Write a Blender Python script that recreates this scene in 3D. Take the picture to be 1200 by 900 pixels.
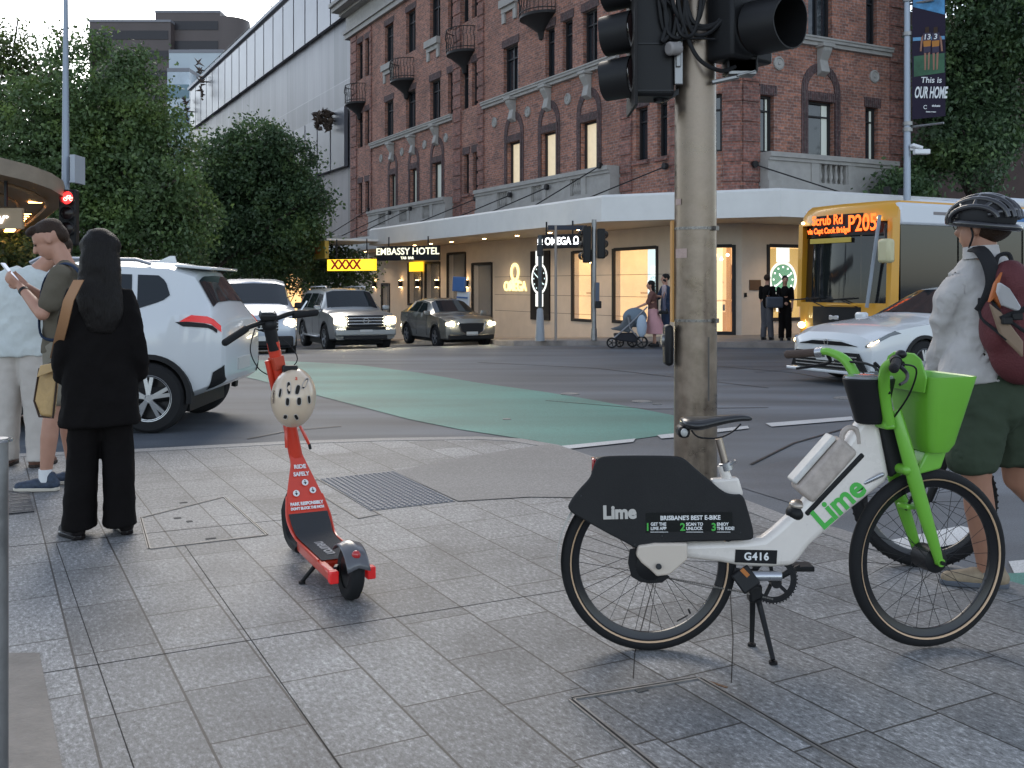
import bpy, bmesh, math, random
from mathutils import Vector as V, Matrix, noise
R = math.radians
for o in list(bpy.data.objects): bpy.data.objects.remove(o)
sc = bpy.context.scene
col = sc.collection
# ---------------------------------------------------------------- camera, sky, sun, exposure
F, HZ, H = 1170.0, 335.0, 1.4          # focal length and horizon of the photograph, eye height
cam = bpy.data.objects.new('camera', bpy.data.cameras.new('camera')); col.objects.link(cam)
cam.location = (0, 0, H); cam.rotation_euler = (R(90), 0, 0)
cam.data.sensor_width = 36; cam.data.sensor_fit = 'HORIZONTAL'; cam.data.lens = F/1200*36
cam.data.shift_y = -115/1200; cam.data.clip_end = 2000; cam.data.clip_start = 0.05
sc.camera = cam
SUN_EL, SUN_AZ = 15, -12               # low sun up ahead on the left, behind trees and towers
w = bpy.data.worlds.new('World'); sc.world = w; w.use_nodes = True
nt = w.node_tree; bg = nt.nodes['Background']
sky = nt.nodes.new('ShaderNodeTexSky'); sky.sky_type = 'NISHITA'; sky.sun_disc = False
sky.sun_elevation = R(SUN_EL); sky.sun_rotation = R(SUN_AZ); sky.dust_density = .7; sky.air_density = 1.0; sky.ozone_density = 3.0
hs = nt.nodes.new('ShaderNodeHueSaturation'); hs.inputs['Saturation'].default_value = .5; nt.links.new(sky.outputs[0], hs.inputs['Color']); nt.links.new(hs.outputs[0], bg.inputs[0]); bg.inputs[1].default_value = 0.15
sl = bpy.data.objects.new('sun', bpy.data.lights.new('sun', 'SUN')); col.objects.link(sl)
sl.data.energy = 0.5; sl.data.angle = R(28); sl.data.color = (1, .88, .72)
d = V((math.sin(R(SUN_AZ))*math.cos(R(SUN_EL+22)), math.cos(R(SUN_AZ))*math.cos(R(SUN_EL+22)), math.sin(R(SUN_EL+22))))
sl.rotation_euler = d.to_track_quat('Z', 'Y').to_euler()
sc.view_settings.view_transform = 'Standard'; sc.view_settings.look = 'None'
sc.view_settings.exposure = 1.38; sc.view_settings.gamma = 1
try: sc.view_settings.use_curve_mapping = False
except Exception: pass
# ---------------------------------------------------------------- helpers
def W(u, v, Y): return V(((u-600)/F*Y, Y, H-(v-HZ)/F*Y))
def G(u, v, z=0.0):
    Y = (H-z)*F/(v-HZ); return V(((u-600)/F*Y, Y, z))
def M(name, c, rough=.5, metal=0.0, emit=None, es=0.0, var=0.0, vs=4.0, bump=0.0, bs=60.0, coat=0.0, trans=0.0, spec=None, rvar=0.0, alpha=1.0):
    m = bpy.data.materials.new(name); m.use_nodes = True
    n = m.node_tree.nodes; l = m.node_tree.links; b = n['Principled BSDF']
    b.inputs['Base Color'].default_value = (*c, 1); b.inputs['Roughness'].default_value = rough
    b.inputs['Metallic'].default_value = metal; b.inputs['Coat Weight'].default_value = coat
    b.inputs['Transmission Weight'].default_value = trans
    b.inputs['Alpha'].default_value = alpha
    if spec is None and metal == 0 and not coat and max(c) < .06: spec = .22
    if spec is not None: b.inputs['Specular IOR Level'].default_value = spec
    if emit: b.inputs['Emission Color'].default_value = (*emit, 1); b.inputs['Emission Strength'].default_value = es
    tc = n.new('ShaderNodeTexCoord')
    if var or rvar:
        t = n.new('ShaderNodeTexNoise'); t.inputs['Scale'].default_value = vs; t.inputs['Detail'].default_value = 6
        t.inputs['Roughness'].default_value = .65
        l.new(tc.outputs['Object'], t.inputs['Vector'])
        if var:
            mr = n.new('ShaderNodeMapRange'); mr.inputs[1].default_value = .3; mr.inputs[2].default_value = .7
            mr.inputs[3].default_value = 1-var; mr.inputs[4].default_value = 1+var
            mx = n.new('ShaderNodeVectorMath'); mx.operation = 'SCALE'; mx.inputs[0].default_value = c
            l.new(t.outputs[0], mr.inputs[0]); l.new(mr.outputs[0], mx.inputs['Scale']); l.new(mx.outputs[0], b.inputs['Base Color'])
        if rvar:
            m2 = n.new('ShaderNodeMapRange'); m2.inputs[1].default_value = .3; m2.inputs[2].default_value = .7
            m2.inputs[3].default_value = max(.02, rough-rvar); m2.inputs[4].default_value = min(1, rough+rvar)
            l.new(t.outputs[0], m2.inputs[0]); l.new(m2.outputs[0], b.inputs['Roughness'])
    if bump:
        t2 = n.new('ShaderNodeTexNoise'); t2.inputs['Scale'].default_value = bs; t2.inputs['Detail'].default_value = 4
        l.new(tc.outputs['Object'], t2.inputs['Vector'])
        bp = n.new('ShaderNodeBump'); bp.inputs['Strength'].default_value = bump; bp.inputs['Distance'].default_value = .02
        l.new(t2.outputs[0], bp.inputs['Height']); l.new(bp.outputs[0], b.inputs['Normal'])
    return m
def frame(ax):
    a = V(ax).normalized(); t = V((0, 0, 1)) if abs(a.z) < .9 else V((1, 0, 0))
    u = t.cross(a).normalized(); return u, a.cross(u).normalized(), a
class B:
    def __init__(s): s.b = bmesh.new(); s.m = 0
    def f(s, vs):
        try: x = s.b.faces.new(vs); x.material_index = s.m; return x
        except ValueError: return None
    def poly(s, pts): return s.f([s.b.verts.new(p) for p in pts])
    def grid(s, rows, closed=False, caps=False):
        vs = [[s.b.verts.new(p) for p in r] for r in rows]; n = len(vs[0])
        for a, c in zip(vs, vs[1:]):
            for i in range(n if closed else n-1): s.f([a[i], a[(i+1) % n], c[(i+1) % n], c[i]])
        if caps: s.f(list(reversed(vs[0]))); s.f(vs[-1])
        return vs
    def box(s, c, d, rz=0, rot=None):
        m = rot if rot is not None else Matrix.Rotation(rz, 3, 'Z'); c = V(c)
        p = [c+m@V((x*d[0]/2, y*d[1]/2, z*d[2]/2)) for z in (-1, 1) for y in (-1, 1) for x in (-1, 1)]
        v = [s.b.verts.new(q) for q in p]
        for q in ((0, 2, 3, 1), (4, 5, 7, 6), (0, 1, 5, 4), (2, 6, 7, 3), (0, 4, 6, 2), (1, 3, 7, 5)): s.f([v[i] for i in q])
    def bb(s, a, b_): s.box([(x+y)/2 for x, y in zip(a, b_)], [abs(y-x) for x, y in zip(a, b_)])
    def beam(s, p, q, w_, h_, up=(0, 0, 1)):
        p, q = V(p), V(q); a = (q-p).normalized(); u = a.cross(V(up))
        u = u.normalized() if u.length > 1e-6 else V((1, 0, 0)); t = u.cross(a)
        r = [[c+u*x*w_/2+t*y*h_/2 for x, y in ((-1, -1), (1, -1), (1, 1), (-1, 1))] for c in (p, q)]
        s.grid(r, True, True)
    def tube(s, pts, r, n=10, caps=True, sx=1.0, sy=1.0, up=None, smooth=0):
        pts = [V(p) for p in pts]
        rs = list(r) if isinstance(r, (list, tuple)) else [r]*len(pts)
        if smooth:
            np_, nr = [], []
            for i in range(len(pts)-1):
                p0, p1, p2, p3 = pts[max(i-1, 0)], pts[i], pts[i+1], pts[min(i+2, len(pts)-1)]
                for k in range(smooth):
                    t = k/smooth
                    np_.append(.5*((2*p1)+(p2-p0)*t+(2*p0-5*p1+4*p2-p3)*t*t+(3*p1-p0-3*p2+p3)*t**3)); nr.append(rs[i]*(1-t)+rs[i+1]*t)
            pts, rs = np_+[pts[-1]], nr+[rs[-1]]
        rows = []; u = None
        for i, p in enumerate(pts):
            a = (pts[min(i+1, len(pts)-1)]-pts[max(i-1, 0)]).normalized()
            if u is None:
                if up is not None: u = (V(up)-a*V(up).dot(a)).normalized()
                else: u = frame(a)[0]
            else: u = (u-a*u.dot(a)).normalized()
            w_ = a.cross(u)
            rows.append([p+u*math.cos(2*math.pi*k/n)*rs[i]*sx+w_*math.sin(2*math.pi*k/n)*rs[i]*sy for k in range(n)])
        s.grid(rows, True, caps)
    def cyl(s, p, q, r, r2=None, n=16, caps=True): s.tube([p, q], [r, r if r2 is None else r2], n, caps)
    def sph(s, c, r, n=16, m=10, rot=None):
        r = V((r, r, r)) if isinstance(r, (int, float)) else V(r); rot = rot or Matrix.Identity(3); c = V(c)
        top = s.b.verts.new(c+rot@V((0, 0, r.z))); bot = s.b.verts.new(c+rot@V((0, 0, -r.z))); rows = []
        for j in range(1, m):
            t = math.pi*j/m
            rows.append([s.b.verts.new(c+rot@V((r.x*math.sin(t)*math.cos(2*math.pi*i/n), r.y*math.sin(t)*math.sin(2*math.pi*i/n), r.z*math.cos(t)))) for i in range(n)])
        for i in range(n):
            k = (i+1) % n; s.f([top, rows[0][i], rows[0][k]]); s.f([bot, rows[-1][k], rows[-1][i]])
            for a, c2 in zip(rows, rows[1:]): s.f([a[i], c2[i], c2[k], a[k]])
    def cap(s, p, q, r, r2=None, n=14):
        r2 = r if r2 is None else r2
        s.sph(p, r, n, 8); s.sph(q, r2, n, 8); s.cyl(p, q, r, r2, n)
    def lathe(s, prof, o=(0, 0, 0), ax=(0, 0, 1), n=32, close=False):
        u, w_, a = frame(ax); o = V(o)
        rows = [[o+a*h+(u*math.cos(2*math.pi*k/n)+w_*math.sin(2*math.pi*k/n))*r for k in range(n)] for r, h in prof]
        if close: rows.append(rows[0])
        s.grid(rows, True)
    def loft(s, rings, n=28, p=2.3, smooth=4):   # rings: (centre, x axis, y axis, rx, ry), interpolated
        R_ = []
        for i in range(len(rings)-1):
            q = [rings[max(i-1, 0)], rings[i], rings[i+1], rings[min(i+2, len(rings)-1)]]
            for k in range(smooth):
                t = k/smooth; cr = lambda a, b_, c, d_: .5*((2*b_)+(c-a)*t+(2*a-5*b_+4*c-d_)*t*t+(3*b_-a-3*c+d_)*t**3)
                R_.append(tuple(cr(*[V(x[j]) if j < 3 else x[j] for x in q]) for j in range(5)))
        R_.append(tuple(V(x) if j < 3 else x for j, x in enumerate(rings[-1]))); rows = []
        for c, ux, uy, rx, ry in R_:
            rows.append([c+ux*math.copysign(abs(math.cos(a))**(2/p), math.cos(a))*rx+uy*math.copysign(abs(math.sin(a))**(2/p), math.sin(a))*ry for a in [2*math.pi*i/n for i in range(n)]])
        s.grid(rows, True, True)
    def prism(s, pts, vec):
        a = [s.b.verts.new(p) for p in pts]; b_ = [s.b.verts.new(V(p)+V(vec)) for p in pts]; n = len(a)
        s.f(list(reversed(a))); s.f(b_)
        for i in range(n): s.f([a[i], a[(i+1) % n], b_[(i+1) % n], b_[i]])
    def build(s, name, mats, parent=None, smooth=35, bevel=0, loc=None, rz=0, world=True, nseg=2):
        me = bpy.data.meshes.new(name)
        if loc is None and parent is not None and world and not islocal(parent):
            bmesh.ops.translate(s.b, verts=s.b.verts, vec=-pos(parent))
        bmesh.ops.recalc_face_normals(s.b, faces=s.b.faces)
        s.b.to_mesh(me); s.b.free()
        for m in (mats if isinstance(mats, (list, tuple)) else [mats]): me.materials.append(m)
        o = bpy.data.objects.new(name, me); col.objects.link(o)
        if parent is not None: o.parent = parent
        if loc is not None: o.location = V(loc)-(pos(parent) if parent is not None and not islocal(parent) else V()); o.rotation_euler[2] = rz
        if smooth:
            me.polygons.foreach_set('use_smooth', [True]*len(me.polygons)); me.set_sharp_from_angle(angle=R(smooth))
        if bevel:
            b_ = o.modifiers.new('b', 'BEVEL'); b_.width = bevel; b_.segments = nseg; b_.limit_method = 'ANGLE'; b_.angle_limit = R(40)
        return o
def islocal(o):
    while o is not None:
        if o.get('_local'): return True
        o = o.parent
    return False
def pos(o):
    p = V(o.location)
    while o.parent: o = o.parent; p += V(o.location)
    return p
def tag(o, label, cat, group=None, kind=None):
    o['label'] = label; o['category'] = cat
    if group: o['group'] = group
    if kind: o['kind'] = kind
    return o
def thing(name, label, cat, loc=(0, 0, 0), group=None, rz=None):
    o = bpy.data.objects.new(name, None); col.objects.link(o); o.location = loc; o.empty_display_size = .2
    if rz is not None: o.rotation_euler[2] = rz; o['_local'] = 1
    return tag(o, label, cat, group)
def struct(o): o['kind'] = 'structure'; return o
def bake(o):
    dg = bpy.context.evaluated_depsgraph_get(); me = bpy.data.meshes.new_from_object(o.evaluated_get(dg))
    o.modifiers.clear(); o.data = me; return o
def remesh(o, vox, sm=4, subd=0):
    r = o.modifiers.new('r', 'REMESH'); r.mode = 'VOXEL'; r.voxel_size = vox; r.use_smooth_shade = True
    m = o.modifiers.new('s', 'SMOOTH'); m.iterations = sm; m.factor = .6
    mats = list(o.data.materials); bake(o)
    if not o.data.materials:
        for q in mats: o.data.materials.append(q)
    o.data.polygons.foreach_set('use_smooth', [True]*len(o.data.polygons)); return o
def text(s, size, mat, name, parent, p, xd, yd, ext=.001, bold=0.0, align='CENTER', sx=1.0, shear=0, space=1.0):
    c = bpy.data.curves.new(name, 'FONT'); c.body = s; c.size = size; c.extrude = ext; c.offset = bold; c.align_x = align; c.align_y = 'CENTER'
    c.shear = shear; c.space_character = space; c.materials.append(mat); c.resolution_u = 4
    o = bpy.data.objects.new(name, c); col.objects.link(o)
    x = V(xd).normalized(); z = x.cross(V(yd)).normalized(); y = z.cross(x)
    m = Matrix((x*sx, y, z)).transposed().to_4x4()
    off = pos(parent) if parent is not None and not islocal(parent) else V()
    if parent is not None: o.parent = parent
    me = bpy.data.meshes.new_from_object(o.evaluated_get(bpy.context.evaluated_depsgraph_get()))
    bpy.data.objects.remove(o); o = bpy.data.objects.new(name, me); col.objects.link(o)
    if not me.materials: me.materials.append(mat)
    if parent is not None: o.parent = parent
    m.translation = V(p)-off; o.matrix_basis = m
    return o
def copy_tree(o, parent=None):
    c = o.copy(); col.objects.link(c)
    if parent is not None: c.parent = parent
    for ch in o.children: copy_tree(ch, c)
    return c
rnd = random.Random(7)
# ---------------------------------------------------------------- shared materials
A28 = R(28); dL = V((-math.sin(A28), math.cos(A28), 0)); dR = V((math.cos(A28), math.sin(A28), 0))
def hairmat(name, c, rough=.55):
    m = M(name, c, rough, spec=.2); n = m.node_tree.nodes; l = m.node_tree.links
    tc = n.new('ShaderNodeTexCoord'); mp = n.new('ShaderNodeMapping'); mp.inputs['Scale'].default_value = (170, 170, 9); t = n.new('ShaderNodeTexNoise'); t.inputs['Scale'].default_value = 1; t.inputs['Detail'].default_value = 3
    l.new(tc.outputs['Object'], mp.inputs[0]); l.new(mp.outputs[0], t.inputs['Vector']); bp = n.new('ShaderNodeBump'); bp.inputs['Strength'].default_value = .9; bp.inputs['Distance'].default_value = .01
    l.new(t.outputs[0], bp.inputs['Height']); l.new(bp.outputs[0], n['Principled BSDF'].inputs['Normal']); return m
black = M('black plastic', (.012, .012, .013), .45, bump=.05, bs=300)
rubber = M('rubber', (.014, .014, .015), .75, bump=.2, bs=200)
dark = M('dark metal', (.02, .02, .022), .4, .6, rvar=.1)
steel = M('galvanised steel', (.26, .26, .26), .42, .85, var=.18, vs=9, rvar=.12, bump=.08, bs=14)
chrome = M('chrome', (.7, .7, .72), .15, 1)
white_paint = M('white paint', (.72, .73, .74), .45, var=.04)
def rz_(x, y):
    q = x*dL.x+(y-24)*dL.y
    q = .5*(q+math.sqrt(q*q+1.5))-.6*math.exp(-abs(q)/4)
    return -.1-.05*max(0, q)
# ================================================================ ground
def rotcoord(n, l, ang=28):
    tc = n.new('ShaderNodeTexCoord'); mp = n.new('ShaderNodeMapping'); mp.inputs['Rotation'].default_value[2] = R(-ang)
    l.new(tc.outputs['Object'], mp.inputs['Vector']); return tc, mp
def mixc(n, l, mode, f, a, b):
    m = n.new('ShaderNodeMix'); m.data_type = 'RGBA'; m.blend_type = mode
    for s_, x in ((m.inputs[0], f), (m.inputs[6], a), (m.inputs[7], b)):
        if hasattr(x, 'is_linked'): l.new(x, s_)
        else: s_.default_value = x
    return m.outputs[2]
def ramp(n, l, src, stops):
    r = n.new('ShaderNodeValToRGB'); e = r.color_ramp.elements
    while len(e) < len(stops): e.new(.5)
    for q, (p, c) in zip(e, stops): q.position = p; q.color = (*c, 1) if not isinstance(c, (int, float)) else (c, c, c, 1)
    l.new(src, r.inputs[0]); return r.outputs[0]
def granite():
    m = bpy.data.materials.new('granite paving'); m.use_nodes = True; n = m.node_tree.nodes; l = m.node_tree.links; b = n['Principled BSDF']
    tc, mp = rotcoord(n, l, 118)                       # x along the long joints
    br = n.new('ShaderNodeTexBrick'); l.new(mp.outputs[0], br.inputs['Vector'])
    br.inputs['Scale'].default_value = 1; br.inputs['Brick Width'].default_value = .62; br.inputs['Row Height'].default_value = .308
    br.offset = .37; br.offset_frequency = 2; br.squash = .72; br.squash_frequency = 3
    br.inputs['Mortar Size'].default_value = .0045; br.inputs['Mortar Smooth'].default_value = .15; br.inputs['Bias'].default_value = 0
    br.inputs['Color1'].default_value = (.15, .150, .149, 1); br.inputs['Color2'].default_value = (.245, .244, .241, 1); br.inputs['Mortar'].default_value = (.035, .03, .026, 1)
    n1 = n.new('ShaderNodeTexNoise'); n1.inputs['Scale'].default_value = 58; n1.inputs['Detail'].default_value = 6; n1.inputs['Roughness'].default_value = .85
    mp2 = n.new('ShaderNodeMapping'); mp2.inputs['Scale'].default_value = (.55, 1, 1); l.new(mp.outputs[0], mp2.inputs['Vector'])
    l.new(mp2.outputs[0], n1.inputs['Vector'])
    sp = ramp(n, l, n1.outputs[0], [(.36, .22), (.46, .8), (.54, 1.1), (.64, 2.4)])
    n2 = n.new('ShaderNodeTexNoise'); n2.inputs['Scale'].default_value = 1.1; n2.inputs['Detail'].default_value = 7; n2.inputs['Roughness'].default_value = .62; l.new(tc.outputs['Object'], n2.inputs['Vector'])
    st = ramp(n, l, n2.outputs[0], [(.3, .5), (.48, .95), (.7, 1.2)])
    n3 = n.new('ShaderNodeTexNoise'); n3.inputs['Scale'].default_value = 9; n3.inputs['Detail'].default_value = 5; l.new(tc.outputs['Object'], n3.inputs['Vector'])
    s3 = ramp(n, l, n3.outputs[0], [(.35, .88), (.7, 1.08)])
    vo = n.new('ShaderNodeTexVoronoi'); vo.inputs['Scale'].default_value = 2.3; l.new(tc.outputs['Object'], vo.inputs['Vector'])
    gum = ramp(n, l, vo.outputs['Distance'], [(.0, .45), (.035, .62), (.05, 1)])
    c = mixc(n, l, 'MULTIPLY', 1, br.outputs[0], sp); c = mixc(n, l, 'MULTIPLY', 1, c, st); c = mixc(n, l, 'MULTIPLY', 1, c, s3); c = mixc(n, l, 'MULTIPLY', .45, c, gum)
    l.new(c, b.inputs['Base Color'])
    rr = n.new('ShaderNodeMapRange'); rr.inputs[3].default_value = .48; rr.inputs[4].default_value = .75; l.new(n1.outputs[0], rr.inputs[0]); l.new(rr.outputs[0], b.inputs['Roughness'])
    bp = n.new('ShaderNodeBump'); bp.inputs['Strength'].default_value = .35; bp.inputs['Distance'].default_value = .004
    mm = n.new('ShaderNodeMath'); mm.operation = 'MULTIPLY_ADD'; mm.inputs[1].default_value = .5
    inv = n.new('ShaderNodeMath'); inv.operation = 'SUBTRACT'; inv.inputs[0].default_value = 1; l.new(br.outputs['Fac'], inv.inputs[1])
    l.new(n1.outputs[0], mm.inputs[0]); l.new(inv.outputs[0], mm.inputs[2]); l.new(mm.outputs[0], bp.inputs['Height']); l.new(bp.outputs[0], b.inputs['Normal'])
    return m
def asphalt(name, c, sc_=1.0, rough=.6, dirt=(.5, 1.35)):
    m = bpy.data.materials.new(name); m.use_nodes = True; n = m.node_tree.nodes; l = m.node_tree.links; b = n['Principled BSDF']
    tc, mp = rotcoord(n, l, 20)
    mp.inputs['Scale'].default_value = (.18, 1, 1)
    n1 = n.new('ShaderNodeTexNoise'); n1.inputs['Scale'].default_value = 90*sc_; n1.inputs['Detail'].default_value = 4; n1.inputs['Roughness'].default_value = .8; l.new(tc.outputs['Object'], n1.inputs['Vector'])
    n2 = n.new('ShaderNodeTexNoise'); n2.inputs['Scale'].default_value = 1.1; n2.inputs['Detail'].default_value = 6; l.new(mp.outputs[0], n2.inputs['Vector'])
    n3 = n.new('ShaderNodeTexNoise'); n3.inputs['Scale'].default_value = .35; n3.inputs['Detail'].default_value = 5; l.new(tc.outputs['Object'], n3.inputs['Vector'])
    a = ramp(n, l, n1.outputs[0], [(.3, .6), (.5, 1), (.72, 1.7)]); d_ = ramp(n, l, n2.outputs[0], [(.3, dirt[0]), (.7, dirt[1])]); e = ramp(n, l, n3.outputs[0], [(.35, .85), (.65, 1.1)])
    x = mixc(n, l, 'MULTIPLY', 1, (*c, 1), a); x = mixc(n, l, 'MULTIPLY', 1, x, d_); x = mixc(n, l, 'MULTIPLY', 1, x, e)
    l.new(x, b.inputs['Base Color']); b.inputs['Roughness'].default_value = rough
    bp = n.new('ShaderNodeBump'); bp.inputs['Strength'].default_value = .3; bp.inputs['Distance'].default_value = .006; l.new(n1.outputs[0], bp.inputs['Height']); l.new(bp.outputs[0], b.inputs['Normal'])
    return m
m_joint = M('open joint', (.03, .027, .024), .9)
m_pave = granite()
m_road = asphalt('asphalt', (.084, .096, .112), rough=.68)
m_patch = asphalt('old asphalt', (.072, .082, .097))
m_green = asphalt('green cycle lane coating', (.055, .20, .165), rough=.62, dirt=(.72, 1.18))
m_mark = asphalt('road marking paint', (.55, .56, .56), rough=.5, dirt=(.7, 1.1))
m_ramp = asphalt('concrete', (.20, .19, .18), .8, .7, (.85, 1.12))
m_kerb = asphalt('kerb stone', (.22, .215, .21), .6, .6, (.75, 1.15))
# road, one sheet to the horizon
xs = [-900, -300, -120, -70]+[-50+i*1.5 for i in range(67)]+[70, 120, 300, 900]
ys = [-300, -60, -20]+[-8+i*1.2 for i in range(70)]+[90, 120, 200, 400, 1200]
b = B(); b.grid([[(x, y, rz_(x, y) if y < 90 else rz_(min(max(x, -50), 50), 90)) for x in xs] for y in ys])
struct(b.build('road', m_road, smooth=60))
def drape(pts, up, name, mat, n=10, side=0.0):
    b = B(); b.poly([(p[0], p[1], 0) for p in pts])
    bmesh.ops.triangulate(b.b, faces=b.b.faces)
    bmesh.ops.subdivide_edges(b.b, edges=[e for e in b.b.edges if e.calc_length() > 2.5], cuts=n, use_grid_fill=True)
    bmesh.ops.triangulate(b.b, faces=b.b.faces)
    for v in b.b.verts: v.co.z = rz_(v.co.x, v.co.y)+up
    if side:
        ed = [e for e in b.b.edges if e.is_boundary]
        g = bmesh.ops.extrude_edge_only(b.b, edges=ed)['geom']
        for v in g:
            if isinstance(v, bmesh.types.BMVert): v.co.z -= side
    return b.build(name, mat, smooth=30)
# near footpath
NK = [(-26, -1.2), (-14, 5.0), (-8.0, 7.1), (-5.5, 7.95), (-4.24, 8.27), (-3.24, 8.53), (-2.07, 8.95), (-1.2, 9.15), (-.32, 9.25), (.08, 9.12), (.4, 8.76), (.64, 8.19),
      (1.14, 7.3), (1.52, 6.5), (1.68, 6.0), (1.87, 5.75), (2.14, 5.12), (2.36, 4.69), (2.75, 4.0), (3.7, 2.2), (8, -6), (12, -14)]
b = B(); b.prism([(x, y, -.3) for x, y in [(-26, -14)]+NK], (0, 0, .3))
struct(b.build('pavement', m_pave, smooth=0))
def strip(line, w0, w1, z, name, mat, thick=.05):
    b = B(); n = len(line); rows = []
    for i, p in enumerate(line):
        a = V(line[max(i-1, 0)]); c = V(line[min(i+1, n-1)]); t = (c-a).normalized(); nn = V((-t.y, t.x)); p = V(p)
        q0, q1 = p+nn*w0, p+nn*w1
        rows.append([(q0.x, q0.y, z(q0)-thick), (q0.x, q0.y, z(q0)), (q1.x, q1.y, z(q1)), (q1.x, q1.y, z(q1)-thick)])
    b.grid(rows, True, True); return struct(b.build(name, mat, smooth=20))
strip(NK[1:-1], -.15, .012, lambda p: .004, 'kerb', m_kerb, .2)
# far hotel corner footpath
FK = [dL*48+V((1.83, 27.6, 0)), dL*10+V((1.83, 27.6, 0)), V((-.5, 32, 0)), V((-.3, 29, 0)), V((.2, 27, 0)), V((1.5, 25.6, 0)), V((4, 24.6, 0)), V((7, 24.2, 0)), V((9.5, 25.1, 0)), V((9.5, 25.1, 0))+dR*45]
FKr = []
for a, c in zip(FK, FK[1:]):
    k = max(1, int((c-a).length/2)); FKr += [a.lerp(c, i/k) for i in range(k)]
FKr.append(FK[-1])
b = B(); rows = []
for p in FKr:                                          # strip from kerb inwards, under the building
    q = V((9, 36, 0)); e = p+(q-p).normalized()*min(9, (q-p).length*.9) if (p-V((9, 36, 0))).length < 14 else p+((dR if p.x < 3 else dL)*9)
    rows.append([(p.x, p.y, rz_(p.x, p.y)-.1), (p.x, p.y, rz_(p.x, p.y)+.13), *[((p.lerp(e, t)).x, (p.lerp(e, t)).y, rz_(*(p.lerp(e, t)).xy)+.13) for t in (.25, .5, .75, 1)]])
b.grid(rows); struct(b.build('pavement', M('far paving', (.2, .185, .175), .6, var=.2, vs=2), smooth=30))
strip([p.xy for p in FKr], -.18, .01, lambda p: rz_(p.x, p.y)+.135, 'kerb', M('far kerb stone', (.25, .22, .2), .65, var=.35, vs=1.7), .3)
# left corner footpath
struct(drape([(-60, 10), (-16, 16.2), (-10.5, 18), (-9.0, 19.2), (-8.6, 20.5), (-9.2, 23), tuple((V((-9.2, 23, 0))+dL*60).xy), (-90, 60)], .13, 'pavement', M('left paving', (.2, .19, .18), .6, var=.15, vs=2), 6, .2))
# road surface patches and paint (sheets 4 mm apart)
def gp(l, z=-.1): return [tuple(G(u, v, z).xy) for u, v in l]
def flat(pts, z, name, mat):
    b = B(); b.poly([(x, y, z) for x, y in pts]); bmesh.ops.triangulate(b.b, faces=b.b.faces); 
    return struct(b.build(name, mat, smooth=0))
gl = gp([(262, 421), (330, 423), (420, 428), (490, 437), (560, 449), (640, 460), (700, 470), (788, 487), (812, 497), (810, 506), (745, 515), (655, 524), (628, 517), (600, 513), (540, 504), (480, 492), (415, 475), (350, 458), (300, 445), (240, 432)])
def zr(p, k): return rz_(*p)+k
b = B(); b.poly([(x, y, 0) for x, y in gl]); bmesh.ops.triangulate(b.b, faces=b.b.faces)
bmesh.ops.subdivide_edges(b.b, edges=[e for e in b.b.edges if e.calc_length() > 1], cuts=5, use_grid_fill=True); bmesh.ops.triangulate(b.b, faces=b.b.faces)
for v in b.b.verts: v.co.z = rz_(v.co.x, v.co.y)+.006
struct(b.build('cycle_lane', m_green, smooth=40))
for i, q in enumerate([[(655, 524), (745, 515), (742, 519), (668, 527)], [(770, 511), (800, 508), (800, 513), (775, 515)], [(838, 504), (876, 500), (878, 503), (838, 508)], [(897, 497), (998, 489), (1000, 493), (904, 501)],
           [(1020, 640), (1125, 618), (1170, 628), (1050, 655)], [(1182, 660), (1230, 655), (1230, 700), (1196, 690)]]):
    b = B(); pts = gp(q); b.poly([(x, y, rz_(x, y)+.011) for x, y in pts]); struct(b.build('road_marking', m_mark, smooth=0))
b = B(); pts = gp([(1172, 676), (1300, 668), (1300, 700), (1186, 688)]); b.poly([(x, y, rz_(x, y)+.016) for x, y in pts]); struct(b.build('cycle_lane', m_green, smooth=0))
for q, mt_ in (([(830, 560), (1010, 520), (1120, 545), (960, 600)], m_patch), ([(880, 425), (925, 423), (935, 432), (885, 437)], m_patch)):
    b = B(); pts = gp(q); b.poly([(x, y, rz_(x, y)+.004) for x, y in pts]); struct(b.build('road_patch', mt_, smooth=0))
# tar seams in the asphalt
m_tar = M('tar seam', (.02, .02, .022), .4)
for q in ([(640, 470), (760, 480), (900, 478)], [(820, 428), (930, 437), (1010, 452)], [(560, 425), (700, 432), (900, 455)], [(1000, 500), (930, 520), (880, 545)], [(400, 500), (340, 505), (290, 515)]):
    strip([V(p) for p in gp(q)], -.012, .012, lambda p: rz_(p.x, p.y)+.009, 'tar_seam', m_tar, .002)
# concrete ramp on the footpath
flat(gp([(462, 553), (520, 541), (600, 527), (645, 521), (654, 523), (696, 537), (740, 552), (790, 570), (700, 584), (620, 583), (537, 588)], 0), .005, 'kerb_ramp', m_ramp)
for q in ([(742, 795), (744, 765), (757, 715), (768, 676)], [(857, 800), (859, 750), (856, 700), (858, 672)]):
    strip([G(u, v).xy for u, v in q], -.0016, .0016, lambda p: .002, 'paving_joint', m_joint, .002)
# long expansion joints in the paving
for p, q in (((0, 797), (680, 689)), ((157, 900), (66, 637)), ((0, 642), (395, 603)), ((470, 1000), (215, 637))):
    a, c = G(*p), G(*q)
    strip([a.xy, c.xy], -.0015, .0015, lambda p: .0015, 'paving_joint', m_joint, .002)
flat(gp([(0, 766), (46, 766), (73, 900), (78, 930), (0, 930)], 0), .004, 'threshold_strip', M('stained concrete', (.14, .125, .11), .6, var=.25, vs=9, bump=.2, bs=40))
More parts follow.
